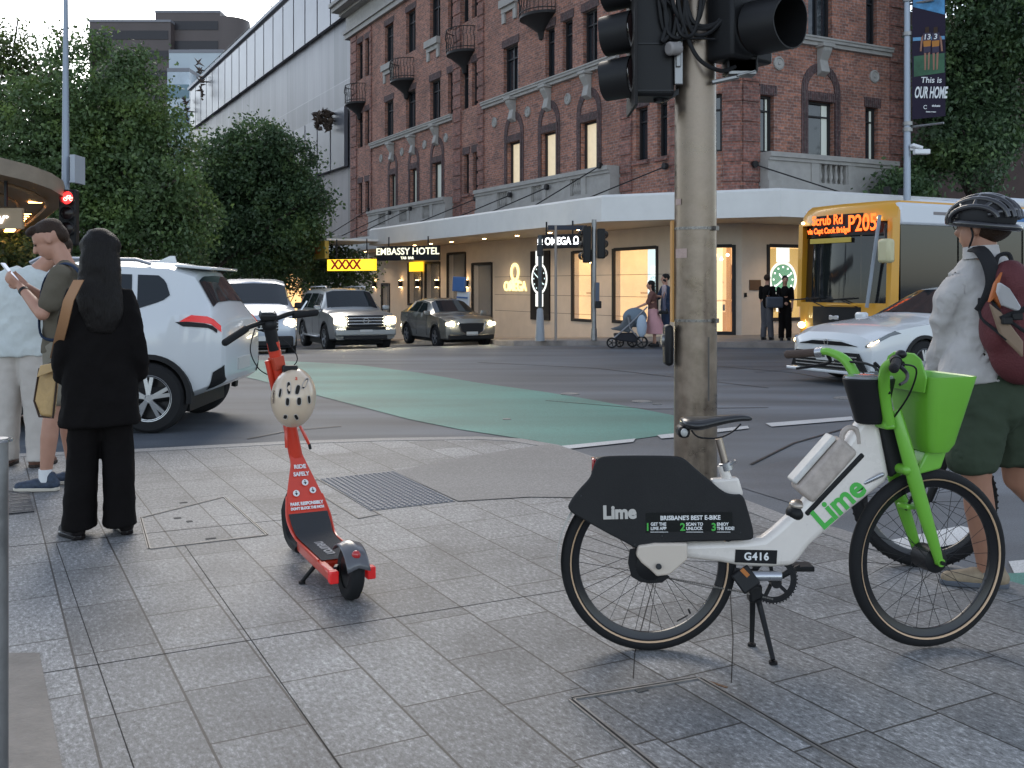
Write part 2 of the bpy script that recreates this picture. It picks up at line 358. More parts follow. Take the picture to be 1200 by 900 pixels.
# ================================================================ ground furniture
m_fr = M('steel frame', (.22, .21, .20), .5, .5, var=.25, vs=20, rvar=.15)
m_rust = M('rusty steel', (.16, .085, .045), .8, .2, var=.4, vs=60)
def lid(name, label, q, cat, bars, frm=.013, gaps=()):
    c = sum((G(u, v) for u, v in q), V())/len(q); t = thing(name, label, cat, (c.x, c.y, 0))
    P = [G(u, v, .006) for u, v in q]; n = len(P)
    b = B()
    for i in range(n):
        a, e = P[i], P[(i+1) % n]; d_ = (e-a).normalized(); nn = V((-d_.y, d_.x, 0))
        for k, w_ in ((0, frm*.42), (frm*.9, frm*.36)):
            b.beam(a+nn*k-V((0, 0, .004)), e+nn*k-V((0, 0, .004)), w_, .006)
    b.build('frame', m_fr, t, smooth=0)
    b = B()
    for i in range(n):
        a, e = P[i], P[(i+1) % n]; d_ = (e-a).normalized(); nn = V((-d_.y, d_.x, 0)); b.beam(a+nn*frm*.45-V((0, 0, .004)), e+nn*frm*.45-V((0, 0, .004)), frm*.35, .004)
    b.build('gap', m_joint, t, smooth=0)
    b = B()
    for (u, v), (s1, s2) in bars: 
        p = G(u, v, .001); b.box(p, (s1*.8, s2*.7, .004), A28)
    b.build('lifting_slot', M('slot shadow grey', (.06, .058, .055), .8), t, smooth=0)
    return t
t = lid('access_cover', 'large steel framed paving access cover in front of the white hire bike', [(672, 818), (818, 794), (1010, 905), (1120, 968), (900, 1020), (800, 920)], 'access cover', [((752, 809), (.055, .03))], .018)
b = B(); b.beam(G(818, 795, .0), G(852, 806, .0), .012, .005); b.build('rust_edge', m_rust, t, smooth=0)
lid('access_cover', 'steel framed paving cover between the woman in black and the red scooter', [(166, 606), (262, 582), (312, 626), (176, 642)], 'access cover', [((215, 589), (.06, .03)), ((208, 607), (.05, .05)), ((222, 611), (.04, .05)), ((247, 631), (.07, .03))], .012)
lid('access_cover', 'thin framed paving cover left of the grid of grey studs', [(373, 561), (352, 565), (420, 607), (446, 602)], 'access cover', [], .008)
t = thing('drain_grate', 'small dark rectangular metal drain lid by the sports shoes', 'drain', G(20, 588))
b = B(); P = [G(u, v, .006) for u, v in ((0, 576), (32, 572), (40, 599), (0, 603))]; b.prism([p-V((0, 0, .004)) for p in P], (0, 0, .006)); b.build('lid', M('cast iron', (.05, .05, .055), .5, .5, bump=.5, bs=90), t, smooth=0)
b = B()
for i in range(7):
    for j in range(3):
        p = P[0].lerp(P[3], (i+.5)/7).lerp(P[1].lerp(P[2], (i+.5)/7), (j+.5)/3); b.box(p+V((0, 0, .004)), (.06 if (i+j) % 2 else .03, .012, .004), A28)
b.build('tread', m_fr, t, smooth=0)
# tactile studs
q = [G(u, v, 0) for u, v in ((375, 562), (462, 553), (533, 588), (434, 599))]
t = thing('tactile_paving', 'diamond shaped grid of small grey warning studs at the kerb ramp', 'tactile paving', q[0])
b = B(); b.prism([p-V((0, 0, .002)) for p in q], (0, 0, .006)); b.build('base_sheet', M('tactile base', (.12, .125, .135), .5, var=.15, vs=8), t, smooth=0)
b = B()
for i in range(26):
    for j in range(16):
        p = q[0].lerp(q[1], (j+.5)/16).lerp(q[3].lerp(q[2], (j+.5)/16), (i+.5)/26); b.cyl(p+V((0, 0, .004)), p+V((0, 0, .011)), .016, .011, 8)
b.build('stud', M('tactile stud', (.17, .175, .19), .4), t)['kind'] = 'stuff'
# round and square road covers
for k, (u, v, r_, lb) in enumerate(((668, 462, .13, 'round iron cover set in the green cycle lane'), (752, 471, .13, 'grey iron cover in the asphalt left of the signal pole'), (770, 474, .06, 'tiny valve lid beside the iron cover left of the pole'), (995, 467, .2, 'square iron grate in the road left of the bike display'), (594, 492, .05, 'tiny pale valve lid in the green lane'))):
    p = G(u, v, -.1); b = B(); p.z = rz_(p.x, p.y)+.010
    b.cyl(p-V((0, 0, .01)), p, r_, n=24)
    for i in range(-4, 5): b.box(p+V((i*r_*.2, 0, .002)), (r_*.08, 1.6*r_*math.sqrt(1-(i*.2)**2), .005))
    tag(b.build('road_cover', M('road iron', (.2, .2, .2), .5, .3, var=.3, vs=8), smooth=30), lb, 'road cover')
# ================================================================ brick hotel
class Face:
    def __init__(s, C, d, o): s.C = V(C); s.d = V(d).normalized(); s.o = o; s.rz = math.atan2(s.d.y, s.d.x); s.n = V((-s.d.y, s.d.x, 0))*o
    def at(s, u, v=None):
        k = (u-600)/F; t = (s.C.x-k*s.C.y)/(k*s.d.y-s.d.x); Y = s.C.y+t*s.d.y
        return t if v is None else (t, H-(v-HZ)/F*Y)
    def P(s, a, z, out=0): return V((s.C.x, s.C.y, 0))+s.d*a+s.n*out+V((0, 0, z))
    def bx(s, b, s0, s1, z0, z1, o0, o1): b.bb((min(s0, s1), min(o0*s.o, o1*s.o), z0), (max(s0, s1), max(o0*s.o, o1*s.o), z1))
    def mk(s, b, name, mat, parent, **k): return b.build(name, mat, parent, loc=(s.C.x, s.C.y, 0), rz=s.rz, **k)
    def wall(s, b, s0, s1, z0, z1, holes, dep=.24):
        S = sorted({s0, s1, *[x for h in holes for x in h[:2]]}); Z = sorted({z0, z1, *[x for h in holes for x in h[2:4]]})
        inh = lambda a, z: any(h[0] < a < h[1] and h[2] < z < h[3] for h in holes)
        for i in range(len(S)-1):
            for j in range(len(Z)-1):
                if not inh((S[i]+S[i+1])/2, (Z[j]+Z[j+1])/2):
                    b.poly([(S[i], 0, Z[j]), (S[i+1], 0, Z[j]), (S[i+1], 0, Z[j+1]), (S[i], 0, Z[j+1])])
        y = -dep*s.o
        for h in holes:
            a, c, e, g = h[:4]
            for q in (((a, 0, e), (a, y, e), (a, y, g), (a, 0, g)), ((c, 0, e), (c, y, e), (c, y, g), (c, 0, g)), ((a, 0, e), (c, 0, e), (c, y, e), (a, y, e)), ((a, 0, g), (c, 0, g), (c, y, g), (a, y, g))): b.poly(q)
C1, C2 = V((5.01, 29.3, 0)), V((6.61, 28.75, 0))
FL = Face(C1, dL, 1); FC = Face(C1, C2-C1, -1); FR = Face(C2, dR, -1)
LL = 29.9; LC_ = (C2-C1).length; LR = 6.75
def brickmat(name, c1, c2, mort, bw=.25, rh=.086, flip=0):
    m = bpy.data.materials.new(name); m.use_nodes = True; n = m.node_tree.nodes; l = m.node_tree.links; b = n['Principled BSDF']
    tc = n.new('ShaderNodeTexCoord'); sp = n.new('ShaderNodeSeparateXYZ'); cb = n.new('ShaderNodeCombineXYZ')
    l.new(tc.outputs['Object'], sp.inputs[0])
    ad = n.new('ShaderNodeMath'); ad.operation = 'ADD'; l.new(sp.outputs[0], ad.inputs[0]); l.new(sp.outputs[1], ad.inputs[1])
    l.new(ad.outputs[0], cb.inputs[1 if flip else 0]); l.new(sp.outputs[2], cb.inputs[0 if flip else 1])
    br = n.new('ShaderNodeTexBrick'); l.new(cb.outputs[0], br.inputs['Vector']); br.inputs['Scale'].default_value = 1
    br.inputs['Brick Width'].default_value = bw; br.inputs['Row Height'].default_value = rh; br.inputs['Mortar Size'].default_value = .009; br.inputs['Bias'].default_value = -.1
    br.inputs['Color1'].default_value = (*c1, 1); br.inputs['Color2'].default_value = (*c2, 1); br.inputs['Mortar'].default_value = (*mort, 1)
    n2 = n.new('ShaderNodeTexNoise'); n2.inputs['Scale'].default_value = .9; n2.inputs['Detail'].default_value = 7; n2.inputs['Roughness'].default_value = .6; l.new(tc.outputs['Object'], n2.inputs['Vector'])
    n3 = n.new('ShaderNodeTexNoise'); n3.inputs['Scale'].default_value = 11; n3.inputs['Detail'].default_value = 3; l.new(tc.outputs['Object'], n3.inputs['Vector'])
    x = mixc(n, l, 'MULTIPLY', 1, br.outputs[0], ramp(n, l, n2.outputs[0], [(.3, .72), (.5, 1), (.7, 1.25)])); x = mixc(n, l, 'MULTIPLY', 1, x, ramp(n, l, n3.outputs[0], [(.35, .7), (.7, 1.35)]))
    l.new(x, b.inputs['Base Color']); b.inputs['Roughness'].default_value = .85
    bp = n.new('ShaderNodeBump'); bp.inputs['Strength'].default_value = .5; bp.inputs['Distance'].default_value = .01; bp.invert = True
    l.new(br.outputs['Fac'], bp.inputs['Height']); l.new(bp.outputs[0], b.inputs['Normal'])
    return m
m_brick = brickmat('red brick', (.36, .15, .098), (.16, .076, .06), (.25, .20, .18))
m_quoin = brickmat('dark quoin brick', (.27, .11, .082), (.13, .062, .054), (.19, .145, .13))
m_soldier = brickmat('soldier course', (.055, .032, .034), (.09, .04, .038), (.11, .09, .085), .3, .085, 1)
m_stone = M('painted stone', (.31, .295, .275), .7, var=.12, vs=3, bump=.15, bs=30)
m_beige = M('beige render', (.60, .51, .42), .6, var=.06, vs=2)
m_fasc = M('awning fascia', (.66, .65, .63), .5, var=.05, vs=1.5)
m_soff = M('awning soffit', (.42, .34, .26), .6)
m_wfr = M('window frame', (.025, .024, .026), .5)
m_glassd = M('dark window glass', (.02, .024, .03), .08, spec=.8, rvar=.04)
m_blind = M('lit blind', (.6, .5, .35), .6, emit=(1, .82, .55), es=.2, var=.1)
m_blind2 = M('pale blind', (.45, .47, .45), .6, emit=(.75, .85, .75), es=.07)
m_glass = M('shop glass', (.9, .9, .9), .02, trans=0, alpha=.12, spec=.5)
m_iron = M('balcony iron', (.02, .019, .02), .55)
m_warm = M('lit shop wall', (.6, .42, .2), .6, emit=(1, .70, .36), es=.3, var=.3, vs=1.0)
m_lamp = M('shop lamp', (1, .9, .7), .5, emit=(1, .75, .4), es=9)
m_inner = M('shop joinery', (.3, .17, .07), .5, emit=(1, .5, .15), es=.12)
hotel = thing('brick_hotel', 'four storey red brick corner hotel with white awning and stone balustrades', 'building', C1)
Z1, Z2, Z3 = (5.3, 6.98), (8.92, 10.75), (12.6, 14.6)
ZB = 3.2   # brick begins above the awning
def mid(a, b_): return (a+b_)/2
winL1 = [(FL.at(q[1]), FL.at(q[0])) for q in ((595, 610), (635, 652), (681, 700), (457, 464), (481, 489), (507, 518))]      # arched, lit
winL1b = [(FL.at(b_), FL.at(a)) for a, b_ in ((745, 759), (770, 782), (543.5, 549.5), (554, 560), (420, 424.5), (428, 432.5))]
winL2 = [(FL.at(b_), FL.at(a)) for a, b_ in ((590, 607), (639, 650), (659, 671), (683, 700), (745, 758), (770, 782), (451, 461), (476, 487), (504, 516), (525, 531), (541, 549), (553, 560), (419, 425), (428, 433))]
winL3 = [(FL.at(b_), FL.at(a)) for a, b_ in ((590, 607), (635, 645), (655, 667), (684, 700), (745, 758), (451, 461), (476, 487), (504, 516), (525, 531), (541, 549), (553, 560), (419, 425), (428, 433))]
def window(face, a, c, z0, z1, lit=None, mull=0, dep=.2, half=None):
    b = B(); w_ = .07
    for q in ((a, a+w_, z0, z1), (c-w_, c, z0, z1), (a+w_, c-w_, z0, z0+w_), (a+w_, c-w_, z1-w_, z1)): face.bx(b, *q, -dep-.02, -dep+.05)
    if mull: m_ = mid(a, c); face.bx(b, m_-.03, m_+.03, z0+w_, z1-w_, -dep-.02, -dep+.04)
    zz = z0+(z1-z0)*.72
    if lit is None: face.bx(b, a+w_, c-w_, zz, zz+.05, -dep-.02, -dep+.035)
    f = face.mk(b, 'window', m_wfr, hotel, smooth=0)
    b = B(); face.bx(b, a+.01, c-.01, z0+.01, z1-.01, -dep-.06, -dep-.03)
    p = face.mk(b, 'pane', lit or m_glassd, None, smooth=0); p.parent = f; p.location = (0, 0, 0); p.rotation_euler = (0, 0, 0)
    if half:
        b = B(); face.bx(b, c-(c-a)*.28 if face is FR else a+.08, c-.08 if face is FR else a+(c-a)*.4, z0+.08, z1-.08, -dep-.028, -dep-.012)
        p = face.mk(b, 'curtain', m_blind2, None, smooth=0); p.parent = f; p.location = (0, 0, 0); p.rotation_euler = (0, 0, 0)
def arch(face, a, c, zt):      # voussoir ring, tympanum, lintel, keystone above a window head
    r_ = (c-a)/2; cx = mid(a, c); z0 = zt+.28; g = .26; b = B()
    n = 18
    ring = [[(cx+math.cos(math.pi*i/n)*rr, face.o*oo, z0+math.sin(math.pi*i/n)*rr*1.1) for rr, oo in ((r_+.02, .0), (r_+.02, .03), (r_+g, .03), (r_+g, 0))] for i in range(n+1)]
    b.grid(ring, True, True)
    for s_ in (-1, 1):
        face.bx(b, cx+s_*(r_+.02), cx+s_*(r_+g), Z1[0]-.25, z0, 0, .03)
        face.bx(b, cx+s_*(r_+.02), cx+s_*(r_+g*.55), Z1[0]-.25, z0, 0, .05)
    face.mk(b, 'arch', m_soldier, hotel, smooth=0)
    b = B(); face.bx(b, a-.02, c+.02, zt, zt+.27, -.1, .045); face.mk(b, 'lintel', m_soldier, hotel, smooth=0)
    b = B(); z2 = z0+r_*1.1
    pr = [(.0, z2-.12), (.22, z2+.0), (.13, z2+.35), (.3, z2+.62), (.33, z2+.8), (.0, z2+.8)]
    b.prism([(cx-.17, face.o*o_, z) for o_, z in pr], (.34, 0, 0)); face.bx(b, cx-.24, cx+.24, z2+.72, z2+.83, 0, .36)
    face.mk(b, 'keystone', m_stone, hotel, smooth=0, bevel=.02)
def rosette(face, a, z):
    b = B(); p = V((a, 0, z)); b.lathe([(.2, 0), (.2, .05), (.16, .07), (.14, .04), (.06, .04), (.04, .07), (0, .07)], p, (0, face.o, 0), 20)
    face.mk(b, 'rosette', m_stone, hotel)
b = B()
holes = [(a, c, *Z1) for a, c in winL1+winL1b]+[(a, c, *Z2) for a, c in winL2]+[(a, c, *Z3) for a, c in winL3]
FL.wall(b, 0, LL, ZB, 15.2, holes); FL.mk(b, 'wall', m_brick, hotel, smooth=0)
# the two narrow bays and the corner carry banded quoins
def quoin(face, a0, a1, z0=ZB, z1=15.1, pr=.07):
    b = B(); z = z0; k = 0
    while z < z1:
        face.bx(b, a0, a1, z+.06, min(z+.52, z1), 0, pr); z += .58
    face.bx(b, a0+.02, a1-.02, z0, z1, 0, pr-.04); face.mk(b, 'quoin', m_quoin, hotel, smooth=0)
for u0, u1 in ((741, 728), (567.5, 560.5), (541, 532), (436, 434), (418.5, 412)): quoin(FL, FL.at(u0), FL.at(u1))
quoin(FL, .05, FL.at(785), pr=.05)
for i, (a, c) in enumerate(winL1): window(FL, a, c, *Z1, lit=m_blind if i < 3 else m_blind2); arch(FL, a, c, Z1[1])
for a, c in winL1b[:2]: window(FL, a, c, *Z1, half=1)
for a, c in winL1b[2:]: window(FL, a, c, *Z1)
for a, c in winL2: window(FL, a, c, *Z2, mull=c-a > .9)
for a, c in winL3: window(FL, a, c, *Z3, mull=c-a > .9)
def piece(face, nm, mat, *q):
    b = B(); face.bx(b, *q); return face.mk(b, nm, mat, hotel, smooth=0)
for ws, z in ((winL2, Z2[1]), (winL3, Z3[1]), (winL1b, Z1[1])):
    for a, c in ws: piece(FL, 'lintel', m_soldier, a-.1, c+.1, z, z+.3, -.02, .025)
for a, c in winL1b: piece(FL, 'sill', m_quoin, a-.1, c+.1, Z1[0]-.12, Z1[0], -.1, .1)
for u in (580, 619, 666, 714, 447, 471.5, 498, 523): rosette(FL, FL.at(u), 7.95)
# string courses, cornice, aprons
def course(face, a0, a1, z, h=.26, pr=.22, name='string_course'):
    b = B(); face.bx(b, a0, a1, z, z+h*.45, 0, pr*.55); face.bx(b, a0-.0, a1+.0, z+h*.45, z+h*.8, 0, pr*.85); face.bx(b, a0, a1, z+h*.8, z+h, 0, pr); face.mk(b, name, m_stone, hotel, smooth=0)
course(FL, FL.at(727.5), FL.at(567.5), 8.62); course(FL, FL.at(532), FL.at(436), 8.62)
def cornice(face, a0, a1):
    b = B(); face.bx(b, a0, a1, 15.2, 15.45, -.3, .18); face.bx(b, a0, a1, 15.45, 15.6, -.3, .28); face.bx(b, a0, a1, 15.6, 16.45, -.3, .08)
    face.bx(b, a0, a1, 16.45, 16.6, -.3, .5); face.bx(b, a0, a1, 16.6, 16.85, -.3, .95); face.bx(b, a0, a1, 16.85, 17.05, -.3, 1.1); face.mk(b, 'cornice', m_stone, hotel, smooth=0)
cornice(FL, 0, LL+.5); cornice(FC, 0, LC_); cornice(FR, 0, LR+.3)
text('HOTEL', .55, M('cornice lettering', (.25, .12, .08), .6), 'lettering', hotel, FL.P(FL.at(470), 16.0, .1), -dL, (0, 0, 1), .02, .01, space=1.3)
for u0, u1 in ((461, 450), (516, 501), (607, 589)):
    b = B(); a0, a1 = FL.at(u0), FL.at(u1); FL.bx(b, a0, a1, 12.3, 12.6, 0, .2); FL.bx(b, a0+.05, a1-.05, 12.1, 12.3, 0, .1); FL.bx(b, a0+.05, a0+.3, 11.7, 12.1, 0, .08); FL.bx(b, a1-.3, a1-.05, 11.7, 12.1, 0, .08)
    FL.mk(b, 'sill', m_stone, hotel, smooth=0)
# iron balconies
def balcony(face, uc, hw, z):
    cx = face.at(uc); b = B(); pr = .75
    b.lathe([(0, -.9), (.12, -.85), (.18, -.6), (hw*.55, -.35), (hw*.9, -.12), (hw, -.1), (hw, 0), (hw*.96, 0), (0, 0)], (cx, 0, z), (0, 0, 1), 20)
    for v in b.b.verts: v.co.y = v.co.y*pr/hw+face.o*.02
    sl_ = face.mk(b, 'balcony', m_iron, hotel, smooth=40)
    b = B(); P_ = [(cx+hw*math.cos(t), face.o*(.02+pr*math.sin(t)), z) for t in [math.pi*i/16 for i in range(17)]]
    for p in P_: b.tube([p, (p[0], p[1], p[2]+.5), (p[0]*1.0, p[1]+face.o*.05, p[2]+.62), (p[0], p[1], p[2]+.95)], .014, 4)
    for h in (.1, .95): b.tube([(p[0], p[1], p[2]+h) for p in P_], .022, 5)
    face_o = face.mk(b, 'railing', m_iron, None, smooth=0); face_o.parent = sl_; face_o.location = (0, 0, 0); face_o.rotation_euler = (0, 0, 0)
for u, hw, z in ((476.5, .95, 11.3), (545, .95, 11.3), (421.5, .95, 11.3), (635, 1.0, 11.3)): balcony(FL, u, hw, z)
# stone balustrade above the awning
def balustrade(face, a0, a1, z0, z1, groups):
    b = B(); face.bx(b, a0, a1, z1-.14, z1, -.0, .52); face.bx(b, a0, a1, z1-.24, z1-.14, 0, .46); face.bx(b, a0, a1, z0, z0+.55, 0, .44)
    x = a0; gs = sorted(groups)
    for g0, g1 in gs+[(a1, a1)]:
        if g0 > x: face.bx(b, x, g0, z0+.55, z1-.24, 0, .4)
        if g1 > g0: face.bx(b, g0, g1, z0+.55, z1-.24, 0, .12)
        x = g1
    for g0, g1 in gs: face.bx(b, g0-.35, g0-.05, z0+.5, z1-.2, .3, .435); face.bx(b, g1+.05, g1+.35, z0+.5, z1-.2, .3, .435)
    ro = face.mk(b, 'balustrade', m_stone, hotel, smooth=0)
    for g0, g1 in gs:
        k = 5
        for i in range(k):
            b = B(); x = g0+(i+.5)*(g1-g0)/k; h = z1-.24-z0-.55
            b.lathe([(.05, 0), (.05, .05), (.035, .08), (.075, h*.35), (.03, h*.7), (.05, h-.05), (.05, h)], (x, face.o*.3, z0+.55), (0, 0, 1), 8)
            c_ = face.mk(b, 'baluster', m_stone, None); c_.parent = ro; c_.location = (0, 0, 0); c_.rotation_euler = (0, 0, 0)
balustrade(FL, FL.at(727), FL.at(567.5), 3.9, 5.27, [(FL.at(u+5.5), FL.at(u-5.5)) for u in (600, 640.5, 687)])
balustrade(FL, FL.at(531.5), FL.at(440), 3.9, 5.27, [(FL.at(u+4), FL.at(u-4)) for u in (457, 482, 509)])
balustrade(FR, FR.at(889), FR.at(1039), 3.9, 5.27, [(FR.at(949), FR.at(980))])
# chamfer and right face
b = B(); cw = [(.3, 1.15, *Z1), (.3, 1.15, *Z2), (.3, 1.15, *Z3)]
cwx = (FC.at(833), FC.at(846)); cw = [(cwx[0], cwx[1], *Z1), (cwx[0], cwx[1], *Z2), (cwx[0], cwx[1], *Z3)]
FC.wall(b, 0, LC_, ZB, 15.2, cw); FC.mk(b, 'wall', m_brick, hotel, smooth=0)
for h in cw: window(FC, *h, half=0)
quoin(FC, FC.at(847.5), LC_-.02)
RW1 = [(FR.at(891), FR.at(907)), (FR.at(1014), FR.at(1029))]; RA = (FR.at(946.5), FR.at(977)); RW2 = [(FR.at(891), FR.at(907)), (FR.at(947), FR.at(975)), (FR.at(1015), FR.at(1028))]
b = B(); FR.wall(b, 0, LR, ZB, 15.2, [(*x, *Z1) for x in RW1]+[(*RA, *Z1)]+[(*x, *Z2) for x in RW2]+[(*x, *Z3) for x in RW2]); FR.mk(b, 'wall', m_brick, hotel, smooth=0)
for x in RW1: window(FR, *x, *Z1, half=1)
window(FR, *RA, *Z1, half=1); arch(FR, *RA, Z1[1])
for x in RW2: window(FR, *x, *Z2, mull=1 if x[1]-x[0] > .5 else 0); window(FR, *x, *Z3, mull=1)
quoin(FR, .02, FR.at(889)); quoin(FR, FR.at(1042), LR)
for x in RW1: piece(FR, 'lintel', m_soldier, x[0]-.05, x[1]+.1, Z1[1], Z1[1]+.3, -.02, .03)
for x in RW2: piece(FR, 'lintel', m_soldier, x[0]-.05, x[1]+.1, Z2[1], Z2[1]+.3, -.02, .03)
course(FR, FR.at(889), FR.at(1042), 8.62); rosette(FR, FR.at(1024), 7.95); rosette(FR, FR.at(912), 7.95)
# side wall, back and roof so the block is solid
e1 = FL.P(LL, 0); e2 = FR.P(LR, 0); inn = e2+dL*(LL+1.2)
b = B()
for p, q in ((e2, inn), (inn, e1)): b.poly([(p.x, p.y, -3), (q.x, q.y, -3), (q.x, q.y, 15.2), (p.x, p.y, 15.2)])
b.poly([(p.x, p.y, 16.0) for p in (C1, C2, e2, inn, e1)]); b.build('wall', m_brick, hotel, smooth=0)
# ---------------- ground floor: render wall with shop openings
def hole(face, u0, u1, v0, v1):
    um = mid(u0, u1); a0, a1 = sorted((face.at(u0), face.at(u1))); return (a0, a1, face.at(um, v1)[1], face.at(um, v0)[1])
hL = [hole(FL, 718, 771, 290, 380), hole(FL, 670, 695, 294, 377), hole(FL, 553, 577, 308, 372), hole(FL, 524, 546, 296, 385), hole(FL, 498, 516, 307, 372), hole(FL, 478, 495, 308, 358), hole(FL, 447, 457, 332, 375)]
hL = [(a, c, max(e, -1.2), g) for a, c, e, g in hL]
hC = [(.6, LC_-.18, -.02, FC.at(850, 287)[1])]
hR = [(FR.at(899), FR.at(944), FR.at(920, 376)[1], FR.at(920, 287)[1])]
b = B(); FL.wall(b, 0, LL, -3, ZB+.9, hL, .3); 
FL.mk(b, 'shopfront', m_beige, hotel, smooth=0)
b = B(); FC.wall(b, 0, LC_, -3, ZB+.9, hC, .3); FC.mk(b, 'shopfront', m_beige, hotel, smooth=0)
b = B(); FR.wall(b, 0, LR, -3, ZB+.9, hR, .3); FR.mk(b, 'shopfront', m_beige, hotel, smooth=0)
b = B()
for f_, L_ in ((FL, LL), (FC, LC_), (FR, LR)):
    for z in (.32, 2.0): pass
for z in (.42, 1.05, 1.75): FL.bx(b, 0, FL.at(580), z, z+.012, 0, .003)
FL.mk(b, 'panel_joint', m_joint, hotel, smooth=0)
def shop(face, h, warm=True, inward=2.2, name='shop_window'):
    a, c, z0, z1 = h; b = B(); w_ = .09
    for q in ((a-.02, a+w_, z0, z1), (c-w_, c+.02, z0, z1), (a+w_, c-w_, z0, z0+.1), (a+w_, c-w_, z1-.08, z1+.02)): face.bx(b, *q, -.06, .03)
    fr = face.mk(b, name, m_wfr, hotel, smooth=0)
    def sub(b_, nm, mt, **k):
        o = face.mk(b_, nm, mt, None, **k); o.parent = fr; o.location = (0, 0, 0); o.rotation_euler = (0, 0, 0); return o
    b = B(); face.bx(b, a, c, z0, z1, -.04, -.03); sub(b, 'glass', m_glass, smooth=0)
    if warm:
        b = B(); o = face.o; y0, y1 = -.3*o, -inward*o
        for q in (((a, y1, z0), (c, y1, z0), (c, y1, z1), (a, y1, z1)), ((a, y0, z0), (a, y1, z0), (a, y1, z1), (a, y0, z1)), ((c, y0, z0), (c, y1, z0), (c, y1, z1), (c, y0, z1)), ((a, y0, z1), (c, y0, z1), (c, y1, z1), (a, y1, z1)), ((a, y0, z0), (c, y0, z0), (c, y1, z0), (a, y1, z0))): b.poly(q)
        sub(b, 'lit_room', m_warm, smooth=0)
        b = B(); w2 = c-a
        for k in range(3):
            x = a+w2*(.2+.3*k); face.bx(b, x, x+.03, z0, z0+1.0, -inward*.6, -inward*.6+.03); face.bx(b, x-.02, x+w2*.22, z0+.95, z0+1.0, -inward*.75, -inward*.5)
        face.bx(b, a+w2*.46, a+w2*.58, z0, z1, -inward*.95, -inward*.8); face.bx(b, a+w2*.05, a+w2*.3, z0+1.5, z0+1.56, -inward+.02, -inward+.3); face.bx(b, a+w2*.62, a+w2*.95, z0+1.2, z0+1.25, -inward+.02, -inward+.3)
        face.bx(b, a+w2*.1, a+w2*.9, z0+.0, z0+.6, -inward+.02, -inward+.3); sub(b, 'display_counter', m_inner, smooth=0)
        if w2 > .9:
            b = B(); face.bx(b, a+.02, a+w2*.42, z0, z1, -inward*.55, -inward*.5); sub(b, 'cream_panel', M('cream display panel', (.7, .62, .45), .6, emit=(1, .84, .52), es=.38), smooth=0)
            b = B(); face.bx(b, a+w2*.5, a+w2*.98, z0, z0+(z1-z0)*.8, -inward+.03, -inward+.06); sub(b, 'timber_wall', M('timber wall', (.28, .15, .07), .5, var=.3, vs=3), smooth=0)
            rg = random.Random(int(a*10))
            for k in range(9): b = B(); x = a+w2*rg.uniform(.1, .9); z = z0+rg.choice((.66, 1.0, 1.3, 1.62)); face.bx(b, x, x+rg.uniform(.06, .16), z, z+rg.uniform(.08, .22), -inward*.7, -inward*.62); sub(b, 'display_item', (m_inner, m_stone, m_wfr)[k % 3], smooth=0)
        b = B()
        for k in range(4): b.sph((a+w2*(.2+.2*k), -face.o*inward*.5, z1-.25-.12*(k % 2)), .045, 8, 6)
        sub(b, 'lamp', m_lamp)
    else:
        b = B(); face.bx(b, a, c, z0, z1, -.32, -.3); sub(b, 'door_leaf', M('dark door', (.03, .025, .022), .35), smooth=0)
    return fr, sub
shop(FL, hL[0]); shop(FL, hL[1], inward=1.2); shop(FC, hC[0], inward=2.5, name='shop_door'); shop(FR, hR[0], inward=1.2)
for h in hL[2:]: shop(FL, h, warm=False, name='doorway')
# arch head over one doorway and wall lamps
m_black_s = M('sign black', (.012, .012, .014), .4); m_signw = M('lit sign white', (.9, .9, .9), .5, emit=(1, 1, 1), es=1.1)
m_gold = M('lit gold letters', (.8, .6, .2), .4, .3, emit=(1, .85, .35), es=.7)
m_teal = M('backlit poster glow', (.5, .7, .7), .5, emit=(.75, .95, 1), es=.4); m_watch = M('watch dial green', (.03, .10, .06), .4, emit=(.1, .5, .25), es=.25)
def watch(face, b3, cx, z, r_, out, parent, mats):
    o = face.o
    b = B(); b.lathe([(r_, 0), (r_, .01), (r_*.9, .018), (r_*.86, .012), (r_*.84, .008)], (cx, o*out, z), (0, o, 0), 36); b.box((cx, o*(out+.004), z+r_*1.35), (r_*.95, .008, r_*.8)); b.box((cx, o*(out+.004), z-r_*1.35), (r_*.95, .008, r_*.8))
    p = face.mk(b, 'poster_watch', mats[0], None); p.parent = parent; p.location = (0, 0, 0); p.rotation_euler = (0, 0, 0)
    b = B(); b.lathe([(0, .008), (r_*.83, .008)], (cx, o*out, z), (0, o, 0), 36); p = face.mk(b, 'poster_dial', mats[1], None); p.parent = parent; p.location = (0, 0, 0); p.rotation_euler = (0, 0, 0)
    b = B()
    for i in range(12):
        t = i*math.pi/6; b.box((cx+math.cos(t)*r_*.68, o*(out+.014), z+math.sin(t)*r_*.68), (r_*.09, .006, r_*.09))
    for t, l_ in ((.5, .6), (2.3, .42), (3.75, .62)): b.beam((cx, o*(out+.016), z), (cx+math.cos(t)*r_*l_, o*(out+.016), z+math.sin(t)*r_*l_), r_*.07, .005, up=(0, 1, 0))
    p = face.mk(b, 'poster_hand', mats[2], None, smooth=0); p.parent = parent; p.location = (0, 0, 0); p.rotation_euler = (0, 0, 0)
m_dialw = M('poster silver', (.6, .62, .6), .4, emit=(.9, .95, .9), es=.5)
